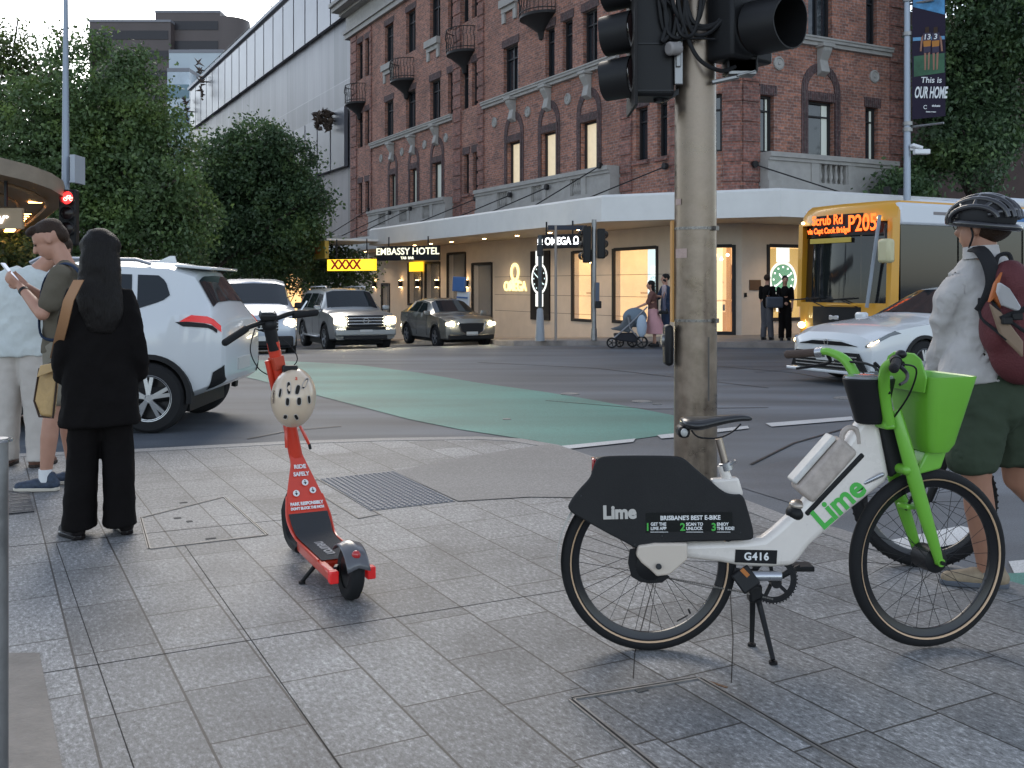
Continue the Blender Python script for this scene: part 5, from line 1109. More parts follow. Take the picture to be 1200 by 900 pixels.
lamp(mz, 'headlight', (2.04, .66, .76), (.14, .34, .12), m_headlow, yaw=-.35)
for s_ in (-1, 1): b = B(); b.sph((2.11, s_*.64, .76), (.05, .08, .06), 12, 8); b.build('headlight_beam', m_head, mz)
b = B(); b.box((2.1, 0, .36), (.1, 1.5, .16)); b.build('bumper_vent', m_trim, mz, bevel=.03); b = B(); b.box((2.18, 0, .47), (.015, .37, .11)); b.build('number_plate', m_plate, mz, smooth=0)
for i in (3.5, 4.8): seam(mz, L, i, 2.3, 5.1)
# another dark car mostly hidden behind
t2 = copy_tree(mz); t2.location = (-6.4, 40.5, rz_(-6.4, 40.5)); t2['label'] = 'dark car half hidden behind the silver four wheel drive'
# ---- silver blue van
m_van = M('pale blue silver paint', (.40, .44, .50), .3, .3, coat=.4)
st = [(2.52, .42, .74, .90, .76, .62), (2.46, .28, .92, 1.04, .90, .74), (2.1, .25, 1.12, 1.2, .955, .78), (1.75, .25, 1.18, 1.27, .965, .8), (.95, .25, 1.2, 1.84, .965, .76), (.3, .25, 1.2, 1.92, .965, .78), (-2.3, .25, 1.2, 1.92, .965, .78), (-2.5, .3, 1.2, 1.86, .95, .77), (-2.58, .4, 1.0, 1.1, .92, .85)]
vn, L, bo = vehicle('van', 'pale silver blue delivery van behind the red scooter handlebar', 'van', (-6.75, 25.9, 0), hd_+.0, st, .33, (1.6, -1.6), .22, .965, m_van, spokes=5)
vn.rotation_euler[2] = -math.pi/2+.30
pb(L, vn, 'side_window', [(3.45, 5.1), (5.15, 5.1), (5.1, 5.8), (4.1, 5.8)], m_cglass); screen(L, vn, 'windscreen', 3.08, 3.93, 6.02, m_cglass); mirror(vn, 1.35, .99, 1.25, m_trim)
b = B(); b.box((2.5, 0, .80), (.08, 1.0, .26)); g = b.build('grille', m_trim, vn, bevel=.03)
for z in (.73, .80, .87):
    b = B(); b.box((2.55, 0, z), (.03, .98, .035)); b.build('grille_bar', m_chr, g, bevel=.01)
b = B(); b.lathe([(.11, 0), (.11, .03), (.09, .03)], (2.55, 0, .80), (1, 0, 0), 18); b.build('badge', m_chr, g)
lamp(vn, 'headlight', (2.42, .72, .86), (.18, .34, .24), m_headlow, yaw=-.35)
for s_ in (-1, 1): b = B(); b.sph((2.50, s_*.68, .86), (.04, .07, .06), 12, 8); b.build('headlight_beam', M('soft beam', (1, .8, .5), .3, emit=(1, .7, .35), es=4), vn)
b = B(); b.box((2.5, 0, .42), (.14, 1.7, .26)); b.build('bumper', m_trim, vn, bevel=.05); b = B(); b.box((2.585, 0, .5), (.015, .4, .12)); b.build('number_plate', m_plate, vn, smooth=0)
b = B(); b.tube([(.2, .0, 1.9), (.1, 0, 2.1)], .008, 5); b.build('antenna', m_trim, vn)
for s_ in (-.45, .45): b = B(); b.beam((1.62, s_, 1.33), (1.3, s_+.5, 1.5), .02, .02); b.build('wiper', m_trim, vn)
# ---- white sedan at the right
st = [(2.46, .35, .56, .66, .66, .5), (2.38, .2, .66, .76, .82, .68), (2.05, .18, .8, .87, .90, .74), (1.45, .18, .88, .93, .92, .76), (.85, .18, .92, .99, .92, .74), (.0, .18, .94, 1.39, .92, .58), (-.6, .18, .95, 1.45, .92, .57), (-1.3, .18, .98, 1.38, .92, .56), (-1.85, .2, 1.0, 1.13, .91, .66), (-2.3, .25, .98, 1.08, .86, .7), (-2.42, .4, .9, 1.0, .8, .66)]
st = [(a, b_, c*1.03, d_*1.045, e_, f_) for a, b_, c, d_, e_, f_ in st]
NP = V((5.3, 14.5, 0)); hdg = math.pi+A28-.04; f_ = V((math.cos(hdg), math.sin(hdg), 0)); c0 = NP-f_*2.42+V((-.4695, .883, 0))*.92
cm, L, bo = vehicle('sedan', 'white moving sedan in front of the yellow bus', 'car', tuple(c0), hdg, st, .34, (1.42, -1.42), .225, .925, m_wcar, dbl=True)
pb(L, cm, 'side_window', [(4.35, 5.12), (5.75, 5.12), (5.75, 5.85), (5.1, 5.85)], m_cglass); pb(L, cm, 'side_window', [(5.85, 5.12), (7.1, 5.2), (6.8, 5.85), (5.85, 5.85)], m_cglass)
screen(L, cm, 'windscreen', 4.1, 4.97, 6.1, m_cglass); mirror(cm, .75, .92, .98, m_wcar)
pb(L, cm, 'headlight', [(.55, 4.5), (2.3, 4.72), (2.1, 5.0), (.5, 4.85)], M('headlamp cover', (.10, .11, .12), .08, .3), .01)
pb(L, cm, 'headlight_beam', [(.75, 4.58), (1.35, 4.66), (1.35, 4.84), (.75, 4.76)], M('dipped beam', (1, .8, .5), .3, emit=(1, .72, .38), es=5), .02)
b = B(); b.prism([(2.455, -.62, .60), (2.455, .62, .60), (2.47, .30, .66), (2.47, -.30, .66)], (.02, 0, 0)); b.build('upper_grille', m_trim, cm)
b = B(); b.prism([(2.44, -.80, .24), (2.44, .80, .24), (2.47, .66, .50), (2.47, -.66, .50)], (.03, 0, 0)); g = b.build('lower_grille', m_trim, cm)
for z in (.29, .34, .39, .44): b = B(); b.box((2.505, 0, z), (.012, 1.3, .018)); b.build('grille_slat', m_chr, g, smooth=0)
b = B(); b.box((2.44, 0, .2), (.14, 1.75, .05)); b.build('front_lip', m_wcar, cm, bevel=.015)
b = B(); b.lathe([(.045, 0), (.045, .015), (.035, .015)], (2.475, 0, .64), (1, 0, 0), 16); b.build('badge', m_chr, cm); b = B(); b.box((2.51, 0, .42), (.015, .37, .11)); b.build('number_plate', m_plate, cm, smooth=0)
for i in (4.25, 5.8): seam(cm, L, i, 2.3, 5.1)
# ---- bus
m_by = M('bus yellow', (.62, .30, .02), .35, coat=.3); m_bw = M('bus white', (.60, .62, .66), .35, coat=.3); m_bb = M('bus blue stripe', (.02, .14, .38), .4); m_bglass = M('bus glass', (.012, .014, .016), .06, alpha=.96, spec=.6)
m_led = M('led orange', (1, .25, .03), .5, emit=(1, .10, .01), es=1.0); m_dk = M('bus interior', (.03, .03, .032), .7)
bl = V((7.07, 19.0, 0)); f_ = -dR; bus_c = bl+dR*6+V((-.4695, .883, 0))*1.27; bus_c.z = rz_(7, 19)+.06
bus = thing('city_bus', 'yellow fronted city bus with an orange P205 destination display', 'bus', bus_c, rz=math.pi+A28)
# local: x forward, y: left side of bus is towards -camera? near side is y=+
def pf(z): return 6-.02-.10*max(0, (z-1.2))/1.9-(.25*((z-2.85)/.3)**2 if z > 2.85 else 0)
b = B(); prof = [.28, .5, .9, 1.1, 2.7, 2.9, 3.02, 3.1]
hw = 1.25; rows = []
for z in prof:
    x = pf(z); w_ = hw if z < 2.95 else hw-.08*((z-2.95)/.15); rr = .22
    pts = [(x-.06, -w_*.5, z), (x-.0, 0, z), (x-.06, w_*.5, z), (x-.13, w_*.85, z), (x-.3, w_, z), (x-1.0, w_, z), (-6, w_, z), (-6, -w_, z), (x-1.0, -w_, z), (x-.3, -w_, z), (x-.13, -w_*.85, z)]
    rows.append([V(p) for p in pts])
def ring(i0, i1, k0, k1, mat, nm, off=0.0, par=bus):
    b = B(); b.grid([[p+(V((p.x, p.y, 0))-V((p.x-3, 0, 0))).normalized()*off for p in r[k0:k1]] for r in rows[i0:i1+1]]); return b.build(nm, mat, par, smooth=60)
R11 = [r+[r[0]] for r in rows]
b = B(); b.grid([rows[i] for i in (0, 1, 2, 3)], True, True); b.build('lower_body', m_by, bus, smooth=40)
b = B(); b.grid([r[4:8]+[r[7]] for r in rows[4:]]) if False else b.grid([rows[i] for i in (4, 5, 6, 7)], True, True); b.build('roof_panel', m_by, bus, smooth=40)
b = B(); b.bb((-6, -1.262, 2.62), (5.55, 1.262, 3.06)); b.build('side_roof_panel', m_bw, bus, bevel=.06)
b = B(); b.bb((-5.8, -1.0, 3.05), (2.6, 1.0, 3.32)); b.build('roof_pod', m_bw, bus, bevel=.1); b = B(); b.bb((2.7, -.8, 3.05), (4.4, .8, 3.2)); b.build('roof_pod', m_bw, bus, bevel=.07)
b = B(); b.bb((-6, 1.2, 2.78), (2.3, 1.268, 2.94)); b.bb((-6, -1.268, 2.78), (2.3, -1.2, 2.94)); b.build('blue_stripe', m_bb, bus, smooth=0)
b = B(); b.bb((2.4, 1.2, 2.84), (4.6, 1.268, 2.9)); b.cyl((4.1, 1.2, 2.87), (4.1, 1.29, 2.87), .07); b.build('roof_text_panel', M('grey lettering strip', (.2, .18, .18), .5), bus, smooth=0)
# corner posts and glazing
for s_ in (1, -1):
    b = B(); b.prism([(5.78, s_*1.245, 1.0), (5.58, s_*1.255, 1.0), (5.53, s_*1.255, 2.75), (5.72, s_*1.245, 2.75)], (0, -s_*.12, 0)); b.build('corner_post', m_by, bus, smooth=0)
b = B(); b.grid([[V((pf(z)-.02-.06*(abs(y)/.6)**2 if abs(y) < .7 else pf(z)-.15-(abs(y)-.7)*.45, y, z)) for y in (-1.22, -.95, -.6, 0, .6, .95, 1.22)] for z in (.88, 1.1, 1.8, 2.42)]); b.build('windscreen', m_bglass, bus, smooth=60)
b = B(); b.grid([[V((pf(z)+.01-.06*(abs(y)/.6)**2 if abs(y) < .7 else pf(z)-.12-(abs(y)-.7)*.45, y, z)) for y in (-1.2, -.95, -.6, 0, .6, .95, 1.2)] for z in (2.44, 2.7, 2.88)]); dp = b.build('destination_display', M('display black', (.008, .008, .009), .2), bus, smooth=60)
b = B(); b.grid([[V((pf(z)+.02-.06*(abs(y)/.6)**2 if abs(y) < .7 else pf(z)-.11-(abs(y)-.7)*.45, y, z)) for y in (-1.2, -.95, -.6, 0, .6, .95, 1.2)] for z in (.62, .8, 1.02)]); b.build('front_panel', m_trim, bus, smooth=60)
def bt(s_, size, y, z, sx=1.0): text(s_, size, m_led, 'destination_text', bus, (pf(z)+.035, y+.13, z), (0, 1, 0), (0, 0, 1), .003, .006, sx=sx)
# +y is the near side; text reads left (far, -y) to right (near, +y)
bt('Scrub Rd', .27, -.36, 2.77, .84); bt('via Capt Cook Bridge', .16, -.33, 2.56, .80); bt('P205', .46, .56, 2.66, .8)
for y in (-1.02, 1.0): b = B(); b.sph((pf(2.8)-.08, y, 2.76), (.03, .05, .035), 12, 8); b.build('marker_light', M('marker', (1, .9, .6), .4, emit=(1, .8, .4), es=1.5), bus)
b = B(); b.box((pf(2.35)+.01, -.15, 2.36), (.02, 1.1, .1)); b.build('sponsor_strip', M('yellow strip', (.5, .36, .05), .5), bus, smooth=0)
for y in (-.55, .35): b = B(); b.tube([(pf(1)+.03, y+.35, 1.0), (pf(1.2)+.03, y-.2, 1.18)], .012, 5); b.tube([(pf(1)+.03, y-.65, 1.14), (pf(1.2)+.03, y+.2, 1.2)], .015, 5); b.build('wiper', m_trim, bus)
b = B(); b.tube([(pf(1)+.06, .9, 1.02), (pf(2.7)+.03, 1.12, 2.8)], .035, 8); b.build('mirror_strut', M('grey strut', (.25, .28, .32), .4), bus)
b = B(); b.box((6.1, 1.42, 2.1), (.2, .28, .46)); b.build('wing_mirror', M('bus mirror', (.50, .46, .28), .4), bus, bevel=.06)
b = B(); b.tube([(6.08, 1.4, 2.3), (6.0, 1.3, 2.5), (5.85, 1.2, 2.62)], .025, 6); b.build('mirror_arm', m_trim, bus)
for y in (-.95, .95):
    b = B(); b.sph((5.93, y, .62), (.05, .1, .07), 14, 8); b.build('headlight', M('bus headlight', (1, .9, .7), .3, emit=(1, .8, .45), es=2), bus)
b = B(); b.box((5.98, 0, .80), (.04, .26, .1)); b.build('badge', M('oval badge', (.5, .5, .52), .3, .8), bus, bevel=.03)
b = B(); b.box((5.99, 0, .40), (.06, .5, .14)); b.build('number_plate', m_plate, bus, smooth=0); b = B(); b.box((5.93, .0, .33), (.12, 2.2, .16)); b.build('bumper', m_bb, bus, bevel=.04)
b = B(); b.box((6.02, .25, 1.06), (.05, .8, .03)); b.build('yellow_rail', m_by, bus, bevel=.01)
# side glazing panels both sides
for s_ in (1, -1):
    for x0, x1 in ((3.9, 5.52), (1.9, 3.85), (-.2, 1.85), (-2.3, -.25), (-4.4, -2.35), (-5.9, -4.45)):
        b = B(); b.bb((x0, s_*1.235, .9), (x1, s_*1.255, 2.62)); b.build('side_window', m_bglass, bus, smooth=0)
b = B(); b.bb((-6, -1.22, .85), (5.2, 1.22, .95)); b.build('floor', m_dk, bus, smooth=0); b = B(); b.bb((-6, -1.2, .9), (-5.9, 1.2, 2.7)); b.build('rear_wall', m_dk, bus, smooth=0)
b = B(); b.bb((5.0, -1.1, .9), (5.7, 1.1, 1.22)); b.build('dashboard', m_dk, bus, bevel=.05); b = B(); b.lathe([(.2, 0), (.22, .012), (.2, .024), (.185, .012)], (5.0, .4, 1.3), (-.45, 0, .9), 24, True); b.build('steering_wheel', m_trim, bus)
for k in range(7):
    for y in (-.75, .75): b = B(); b.box((3.2-k*1.2, y, 1.35), (.12, .9, .9)); b.box((3.4-k*1.2, y, 1.15), (.45, .9, .1)); b.build('seat', M('bus seat', (.03, .05, .12), .8), bus, bevel=.04)
for k in range(3): b = B(); b.box((3.6-k*2.6, 0, 2.66), (.6, .5, .02)); b.build('ceiling_light', M('bus ceiling light', (1, .9, .8), .5, emit=(1, .85, .65), es=2.5), bus, smooth=0)
b = B(); b.tube([(4.8, 1.0, .95), (4.8, 1.0, 2.7)], .018, 8); b.tube([(4.3, .5, .95), (4.3, .5, 2.7)], .018, 8); b.build('grab_pole', m_by, bus)
for x in (3.3, -3.2):
    for s_ in (1, -1): wheel(bus, x, s_*1.1, .48, .28, s_, 8)
# ================================================================ people
m_skin = M('skin', (.42, .22, .15), .5, var=.08, vs=12); m_skin2 = M('tanned skin', (.34, .17, .11), .5, var=.08, vs=12)
m_hairb = hairmat('black hair', (.008, .0065, .006)); m_hairbr = hairmat('brown hair', (.03, .017, .011))
def cloth(name, c, bs=7, bump=.5, var=.12, rough=.85): return M(name, c, rough, var=var, vs=3, bump=bump, bs=bs, spec=.12)
m_blk = cloth('black cloth', (.007, .006, .006), rough=.95); m_white = cloth('white cotton', (.56, .60, .59)); m_cream = cloth('cream cotton', (.50, .46, .42)); m_olive = cloth('olive tee', (.115, .10, .075))
m_shorts = cloth('khaki shorts', (.22, .20, .16)); m_navy = cloth('navy cloth', (.03, .045, .08)); m_shirt = cloth('grey linen shirt', (.44, .42, .41), 9, .8); m_green = cloth('dark green shorts', (.045, .06, .04), 6, .7)
m_tanl = M('tan leather', (.33, .17, .08), .5, bump=.1, bs=40); m_ochre = M('ochre leather', (.42, .27, .11), .55, var=.15, vs=14, bump=.15, bs=50); m_sole = M('sole', (.55, .5, .42), .7)
def head(b, c, fwd, s=1.0, up=(0, 0, 1)):      # adds skull, face, nose, ears, jaw to a body
    f_ = V(fwd).normalized(); u = V(up); l_ = u.cross(f_).normalized(); u = f_.cross(l_); rot = Matrix((f_, l_, u)).transposed(); P = lambda x, y, z: V(c)+(f_*x+l_*y+u*z)*s
    b.sph(P(-.008, 0, .025), (.098*s, .076*s, .092*s), 18, 12, rot); b.sph(P(.028, 0, -.03), (.066*s, .062*s, .085*s), 16, 10, rot); b.sph(P(.045, 0, -.085), (.038*s, .038*s, .028*s), 12, 8, rot)
    b.cap(P(.088, 0, .012), P(.108, 0, -.022), .011*s, .016*s, 10); b.sph(P(.085, 0, -.055), (.016*s, .026*s, .012*s), 10, 6, rot)
    b.sph(P(.075, .03, .022), (.018*s, .02*s, .009*s), 8, 6, rot); b.sph(P(.075, -.03, .022), (.018*s, .02*s, .009*s), 8, 6, rot)
    for s_ in (-1, 1): b.sph(P(-.005, s_*.076, -.005), (.02*s, .009*s, .034*s), 10, 8, rot)
    return P, rot
def eyes(P, rot, par, s=1.0):
    for s_ in (-1, 1):
        b = B(); b.sph(P(.083, s_*.030, .008), (.010*s, .013*s, .007*s), 10, 8, rot); b.build('eye', M('eye', (.06, .04, .03), .2), par)
def skinb(t, b, vox=.011, mat=None, name='body'): o = b.build(name, mat or m_skin, t); return remesh(o, vox, 3)
def hand(b, wrist, dirv, palm_n, s=1.0, curl=.5, side=1):
    d_ = V(dirv).normalized(); n_ = (V(palm_n)-d_*V(palm_n).dot(d_)).normalized(); l_ = n_.cross(d_)*side; W0 = V(wrist)
    for k in range(4):
        o_ = (k-1.5)*.02*s; b.cap(W0+d_*.02*s+l_*o_*.6, W0+d_*.085*s+l_*o_, .0125*s, .011*s, 8)
    ln = (.068, .078, .072, .055)
    for k in range(4):
        p = W0+d_*.088*s+l_*(k-1.5)*.0215*s; a = d_; L_ = ln[k]*s; r = .0082*s
        for j in range(3):
            ang = curl*(.55+.35*j); a2 = (a*math.cos(ang)+n_*math.sin(ang)).normalized(); q = p+a2*L_*(.45, .32, .23)[j]; b.cap(p, q, r*(1-.08*j), r*(.94-.08*j), 8); p = q; a = a2
    p = W0+d_*.03*s-l_*.034*s; q = p+(d_*.6-l_*.6+n_*.35).normalized()*.04*s; b.cap(p, q, .012*s, .0105*s, 8); b.cap(q, q+(d_*.85-l_*.1+n_*.5).normalized()*.032*s, .0100*s, .0085*s, 8)
def shoe(t, ankle, d_, mat, sole=None, L_=.27, name='shoe', h=.07):
    a = V(ankle); d_ = V((d_[0], d_[1], 0)).normalized(); p = V((0, 0, 1)); b = B()
    z0 = a.z
    b.cap(a+d_*-.045+p*.045, a+d_*.07+p*.045, .042, .045); b.cap(a+d_*.07+p*.04, a+d_*(L_-.12)+p*.03, .045, .035); b.cap(a-d_*.03+p*.06, a-d_*.025+p*.095, .042, .04)
    o = b.build(name, mat, t); remesh(o, .009, 3)
    b = B(); l_ = V((-d_.y, d_.x, 0)); rr = [a+d_*x+l_*y for x, y in ((-.085, .0), (-.07, .033), (0, .037), (.08, .045), (L_-.14, .045), (L_-.09, .025), (L_-.08, 0), (L_-.09, -.025), (L_-.14, -.045), (.08, -.045), (0, -.037), (-.07, -.033))]
    b.prism([q+V((0, 0, .001)) for q in rr], (0, 0, .026)); b.build('sole', sole or m_sole, o, bevel=.006)
def garment(t, b, name, mat, vox=.014, sm=5, noise_=.0, hem=None):
    o = b.build(name, mat, t); remesh(o, vox, sm)
    if noise_:
        for v in o.data.vertices: 
            w_ = o.matrix_world@v.co if False else v.co
            n_ = noise.noise(V((w_.x*7, w_.y*7, w_.z*4)))*noise_*.8+(.35-abs(noise.noise(V((w_.x*9+w_.z*4, w_.y*9, w_.z*7-w_.x*3)))))*noise_*1.3+(.3-abs(noise.noise(V((w_.x*20, w_.y*20+w_.z*5, w_.z*17)))))*noise_*.5; v.co += v.normal*n_
    return o
def ell(b, c, r, n=18): b.sph(c, r, n, 12)
# ---------------- woman in black, seen from behind
wp = V((-2.33, 5.65, 0)); wm = thing('person', 'woman with long black hair in a loose black jacket and wide trousers, seen from behind', 'person', wp)
fw = V((-.35, .94, 0)).normalized(); lf = V((-fw.y, fw.x, 0)); rot_w = Matrix((fw, lf, V((0, 0, 1)))).transposed()
def PW(x, y, z): return wp+fw*x+lf*y+V((0, 0, z))
b = B(); Ph, rh = head(b, PW(.02, 0, 1.585), fw+V((.25, 0, -.05)), .98); b.cap(PW(0, 0, 1.38), PW(.01, 0, 1.50), .055, .05)
ell(b, PW(.02, 0, 1.2), (.075, .12, .22)); ell(b, PW(0, 0, .95), (.08, .12, .14))
for s_ in (-1, 1):
    b.cap(PW(0, s_*.14, 1.34), PW(-.0, s_*.19, 1.05), .04, .034); b.cap(PW(-.0, s_*.19, 1.05), PW(.14, s_*.17, .86), .034, .026); hand(b, PW(.15, s_*.165, .85), fw+V((0, 0, -.4)), -lf*s_, .9, .6, s_)
    b.cap(PW(0, s_*.09, .92), PW(.01, s_*.10, .5), .08, .055); b.cap(PW(.01, s_*.10, .5), PW(0, s_*.12, .08), .05, .035)
skinb(wm, b); eyes(Ph, rh, wm)
b = B(); rh2 = (fw+V((.2, 0, 0))).normalized()
ell(b, PW(-.015, 0, 1.625), (.112, .098, .098)); b.loft([(PW(-.125, -.01, 1.14), fw, lf, .02, .06), (PW(-.12, -.01, 1.22), fw, lf, .04, .10), (PW(-.105, 0, 1.32), fw, lf, .055, .118), (PW(-.07, 0, 1.42), fw, lf, .075, .108), (PW(-.035, 0, 1.55), fw, lf, .095, .10), (PW(-.02, 0, 1.66), fw, lf, .085, .085)])
for s_ in (-1, 1): b.cap(PW(.03, s_*.075, 1.6), PW(.01, s_*.085, 1.42), .03, .03)
garment(wm, b, 'hair', m_hairb, .010, 3, .014)
b = B(); b.lathe([(.1, 0), (.108, .004), (.1, .01)], PW(.02, 0, 1.60), rot_w@V((.35, 0, 1)), 28, True); 
for v in b.b.verts: pass
b.build('hair_band', M('satin band', (.32, .27, .24), .4), wm)
b = B()      # loose jacket flaring to the hips
b.loft([(PW(-.01, 0, z), fw, lf, rx, ry) for z, rx, ry in ((.62, .16, .215), (.75, .15, .205), (.9, .14, .19), (1.08, .125, .172), (1.24, .115, .165), (1.33, .10, .15), (1.41, .07, .09), (1.45, .055, .06))])
for s_ in (-1, 1):
    b.loft([(PW(0, s_*.125, 1.385), fw, lf, .045, .045), (PW(-.0, s_*.145, 1.30), fw, lf, .07, .055), (PW(-.02, s_*.18, 1.1), fw, lf, .072, .055), (PW(.0, s_*.20, .98), fw, lf, .075, .055), (PW(.09, s_*.195, .88), (fw+V((0, 0, .6))).normalized(), lf, .07, .055)])
for v in b.b.verts:
    if v.co.z < .60: v.co.z = .60
jk = garment(wm, b, 'jacket', m_blk, .012, 5, .012)
b = B()
for s_ in (-1, 1):
    yy = .105*s_
    b.loft([(PW(-.03, yy*1.0, .045), fw, lf, .125, .092), (PW(-.02, yy*.95, .25), fw, lf, .115, .085), (PW(0, yy*.85, .55), fw, lf, .105, .082), (PW(0, yy*.7, .85), fw, lf, .12, .09), (PW(0, yy*.6, .95), fw, lf, .1, .08)])
garment(wm, b, 'trousers', m_blk, .013, 5, .008)
m_pat = M('black patent', (.012, .01, .01), .15)
for s_ in (-1, 1): shoe(wm, PW(-.06 if s_ > 0 else -.02, s_*.13, 0), fw+lf*s_*(.5 if s_ > 0 else -.2), m_pat, m_pat, .25)
# handbag hung from her left shoulder
hb = thing('handbag', 'ochre leather handbag on a long tan shoulder strap', 'bag', W(58, 460, 5.75))
b = B(); q = [W(46, 488, 5.75), W(62, 490, 5.72), W(68, 432, 5.72), W(62, 424, 5.74), W(46, 432, 5.78), W(40, 470, 5.8)]; b.prism(q, (-.03, .10, 0)); b.build('bag_body', m_ochre, hb, bevel=.02, nseg=3)
b = B(); b.tube(q+[q[0]], .006, 6); b.build('piping', M('dark piping', (.05, .03, .02), .5), hb)
b = B(); b.prism([W(44, 442, 5.73), W(66, 434, 5.70), W(64, 425, 5.72), W(48, 428, 5.75)], (0, -.012, -.0)); b.build('flap', m_ochre, hb, bevel=.004)
b = B()
st_ = [W(92, 328, 5.42), W(80, 352, 5.38), W(74, 378, 5.42), W(68, 402, 5.52), W(64, 420, 5.66)]
rows = []
for i, p in enumerate(st_): rows.append([p+V((-.028, 0, 0)), p+V((.028, 0, 0)), p+V((.028, .008, 0)), p+V((-.028, .008, 0))])
b.grid(rows, True, True); b.build('strap', m_tanl, hb, smooth=50)
b = B(); b.lathe([(.016, -.003), (.02, 0), (.016, .003)], W(64, 422, 5.66), (0, 1, 0), 16, True); b.build('ring', chrome, hb)
# ---------------- man with phone
mp = V((-3.11, 6.95, 0)); mn = thing('person', 'young man in an olive tee looking down at a phone, side on', 'person', mp)
f_ = V((-.93, -.12, 0)).normalized(); l_ = V((-f_.y, f_.x, 0)); KS = 1.035
def PM(x, y, z): return mp+(f_*x+l_*y+V((0, 0, z)))*KS
hf = (f_+V((-.0, -.1, -.62))).normalized()
b = B(); Ph, rh = head(b, PM(.10, 0, 1.66), hf, 1.12, (f_*.5+V((0, 0, 1)))); b.cap(PM(-.02, 0, 1.46), PM(.06, 0, 1.62), .062, .058)
ell(b, PM(.0, 0, 1.26), (.08, .13, .22)); ell(b, PM(0, 0, 1.0), (.09, .12, .13))
ph = PM(.37, .0, 1.42)
for s_ in (-1, 1):
    sh = PM(-.02, s_*.185, 1.41); el = PM(.07, s_*.235, 1.17); wr = PM(.265, s_*.06, 1.345)
    b.cap(sh, el, .052, .042); b.cap(el, el.lerp(wr, .3), .045, .043); b.cap(el.lerp(wr, .3), wr, .043, .027)
    hand(b, wr, (f_*.75+V((0, 0, .6))), -l_*s_*.9+V((0, 0, .5)), 1.0, .75, s_)
for s_, fx, fy in ((1, .09, .0), (-1, -.02, 0)):
    hp = PM(0, s_*.09, .95); kn = PM(.03+fx*.3, s_*.10, .50); an = PM(fx, s_*.115, .09); b.cap(hp, kn, .085, .055); b.cap(kn, kn.lerp(an, .35), .054, .058); b.cap(kn.lerp(an, .35), an, .058, .036)
skinb(mn, b, .0085); eyes(Ph, rh, mn)
b = B(); R0 = rh
b.sph(Ph(-.02, 0, .05), (.106, .085, .088), 18, 12, rh); b.sph(Ph(-.075, 0, .005), (.05, .07, .075), 14, 10, rh); b.sph(Ph(.055, 0, .095), (.055, .06, .035), 12, 8, rh)
garment(mn, b, 'hair', m_hairbr, .009, 2, .008)
b = B(); b.loft([(PM(dx, 0, z), f_, l_, rx*KS, ry*KS) for dx, z, rx, ry in ((0, .905, .135, .185), (0, 1.0, .132, .18), (0, 1.14, .13, .175), (-.015, 1.28, .132, .18), (-.025, 1.39, .112, .165), (-.03, 1.46, .08, .11), (-.01, 1.50, .062, .075))])
for s_ in (-1, 1): b.cap(PM(-.02, s_*.17, 1.42), PM(.03, s_*.225, 1.24), .072, .07); b.cap(PM(-.02, s_*.06, 1.47), PM(-.02, s_*.17, 1.42), .055, .065)
for v in b.b.verts:
    if v.co.z < .905*KS: v.co.z = .905*KS
garment(mn, b, 'tee_shirt', m_olive, .011, 3, .010)
b = B()
for s_ in (-1, 1): b.cap(PM(0, s_*.075, .95), PM(.015, s_*.10, .64), .12, .095)
ell(b, PM(0, 0, .95), (.125, .16, .1))
for v in b.b.verts:
    if v.co.z < .56*KS: v.co.z = .56*KS
garment(mn, b, 'shorts', m_shorts, .012, 4, .006)
for s_, fx in ((1, .09), (-1, -.02)):
    b = B(); a = PM(fx, s_*.115, .09); b.cyl(a+V((0, 0, -.03)), a+V((0, 0, .055)), .042, .044, 16); b.build('sock', white_paint, mn)
    shoe(mn, V((PM(fx-.01, s_*.115, 0).x, PM(fx-.01, s_*.115, 0).y, 0)), f_, M('navy sports shoe', (.025, .04, .07), .6, var=.5, vs=40), m_sole, .30)
b = B(); w_ = PM(.30, .0, 1.20)
for s_ in (1,):
    c = PM(.07, s_*.235, 1.17).lerp(PM(.265, s_*.06, 1.345), .84); b.lathe([(.031, -.012), (.034, -.012), (.034, .012), (.031, .012)], c, PM(.265, s_*.06, 1.345)-PM(.07, s_*.235, 1.17), 20, True)
b.build('wrist_band', black, mn)
bp_ = thing('shoulder_bag', 'small navy bag slung on the back of the man with the phone', 'bag', PM(-.18, .02, 1.15)); b = B()
b.sph(PM(-.13, .06, 1.12), (.07, .15, .17), 16, 10); remesh(b.build('bag_body', m_navy, bp_), .012, 3)
b = B(); b.tube([PM(-.17, .08, 1.25), PM(-.13, .13, 1.44), PM(-.03, .135, 1.50), PM(.09, .12, 1.40), PM(.13, .1, 1.2), PM(.10, .15, 1.02), PM(-.06, .20, 1.0), PM(-.15, .12, 1.05)], .022, 8, sx=1, sy=.35, smooth=5); b.build('strap', m_navy, bp_)
pt = thing('phone', 'white backed mobile phone held by the man in olive', 'phone', ph); b = B()
mph = Matrix((l_, (f_*.6+V((0, 0, .8))).normalized(), (l_.cross((f_*.6+V((0, 0, .8))).normalized())))).transposed()
pc = PM(.355, 0, 1.445); b.box(pc, (.075, .155, .009), rot=mph); b.build('case', M('phone case', (.55, .55, .56), .3), pt, bevel=.003)
b = B(); b.box(pc-mph@V((0, 0, .0052)) if (mph@V((0, 0, 1))).dot(f_) > 0 else pc+mph@V((0, 0, .0052)), (.069, .148, .0008), rot=mph); b.build('screen', M('phone screen', (.02, .02, .02), .1, emit=(.7, .8, 1), es=.4), pt, smooth=0)
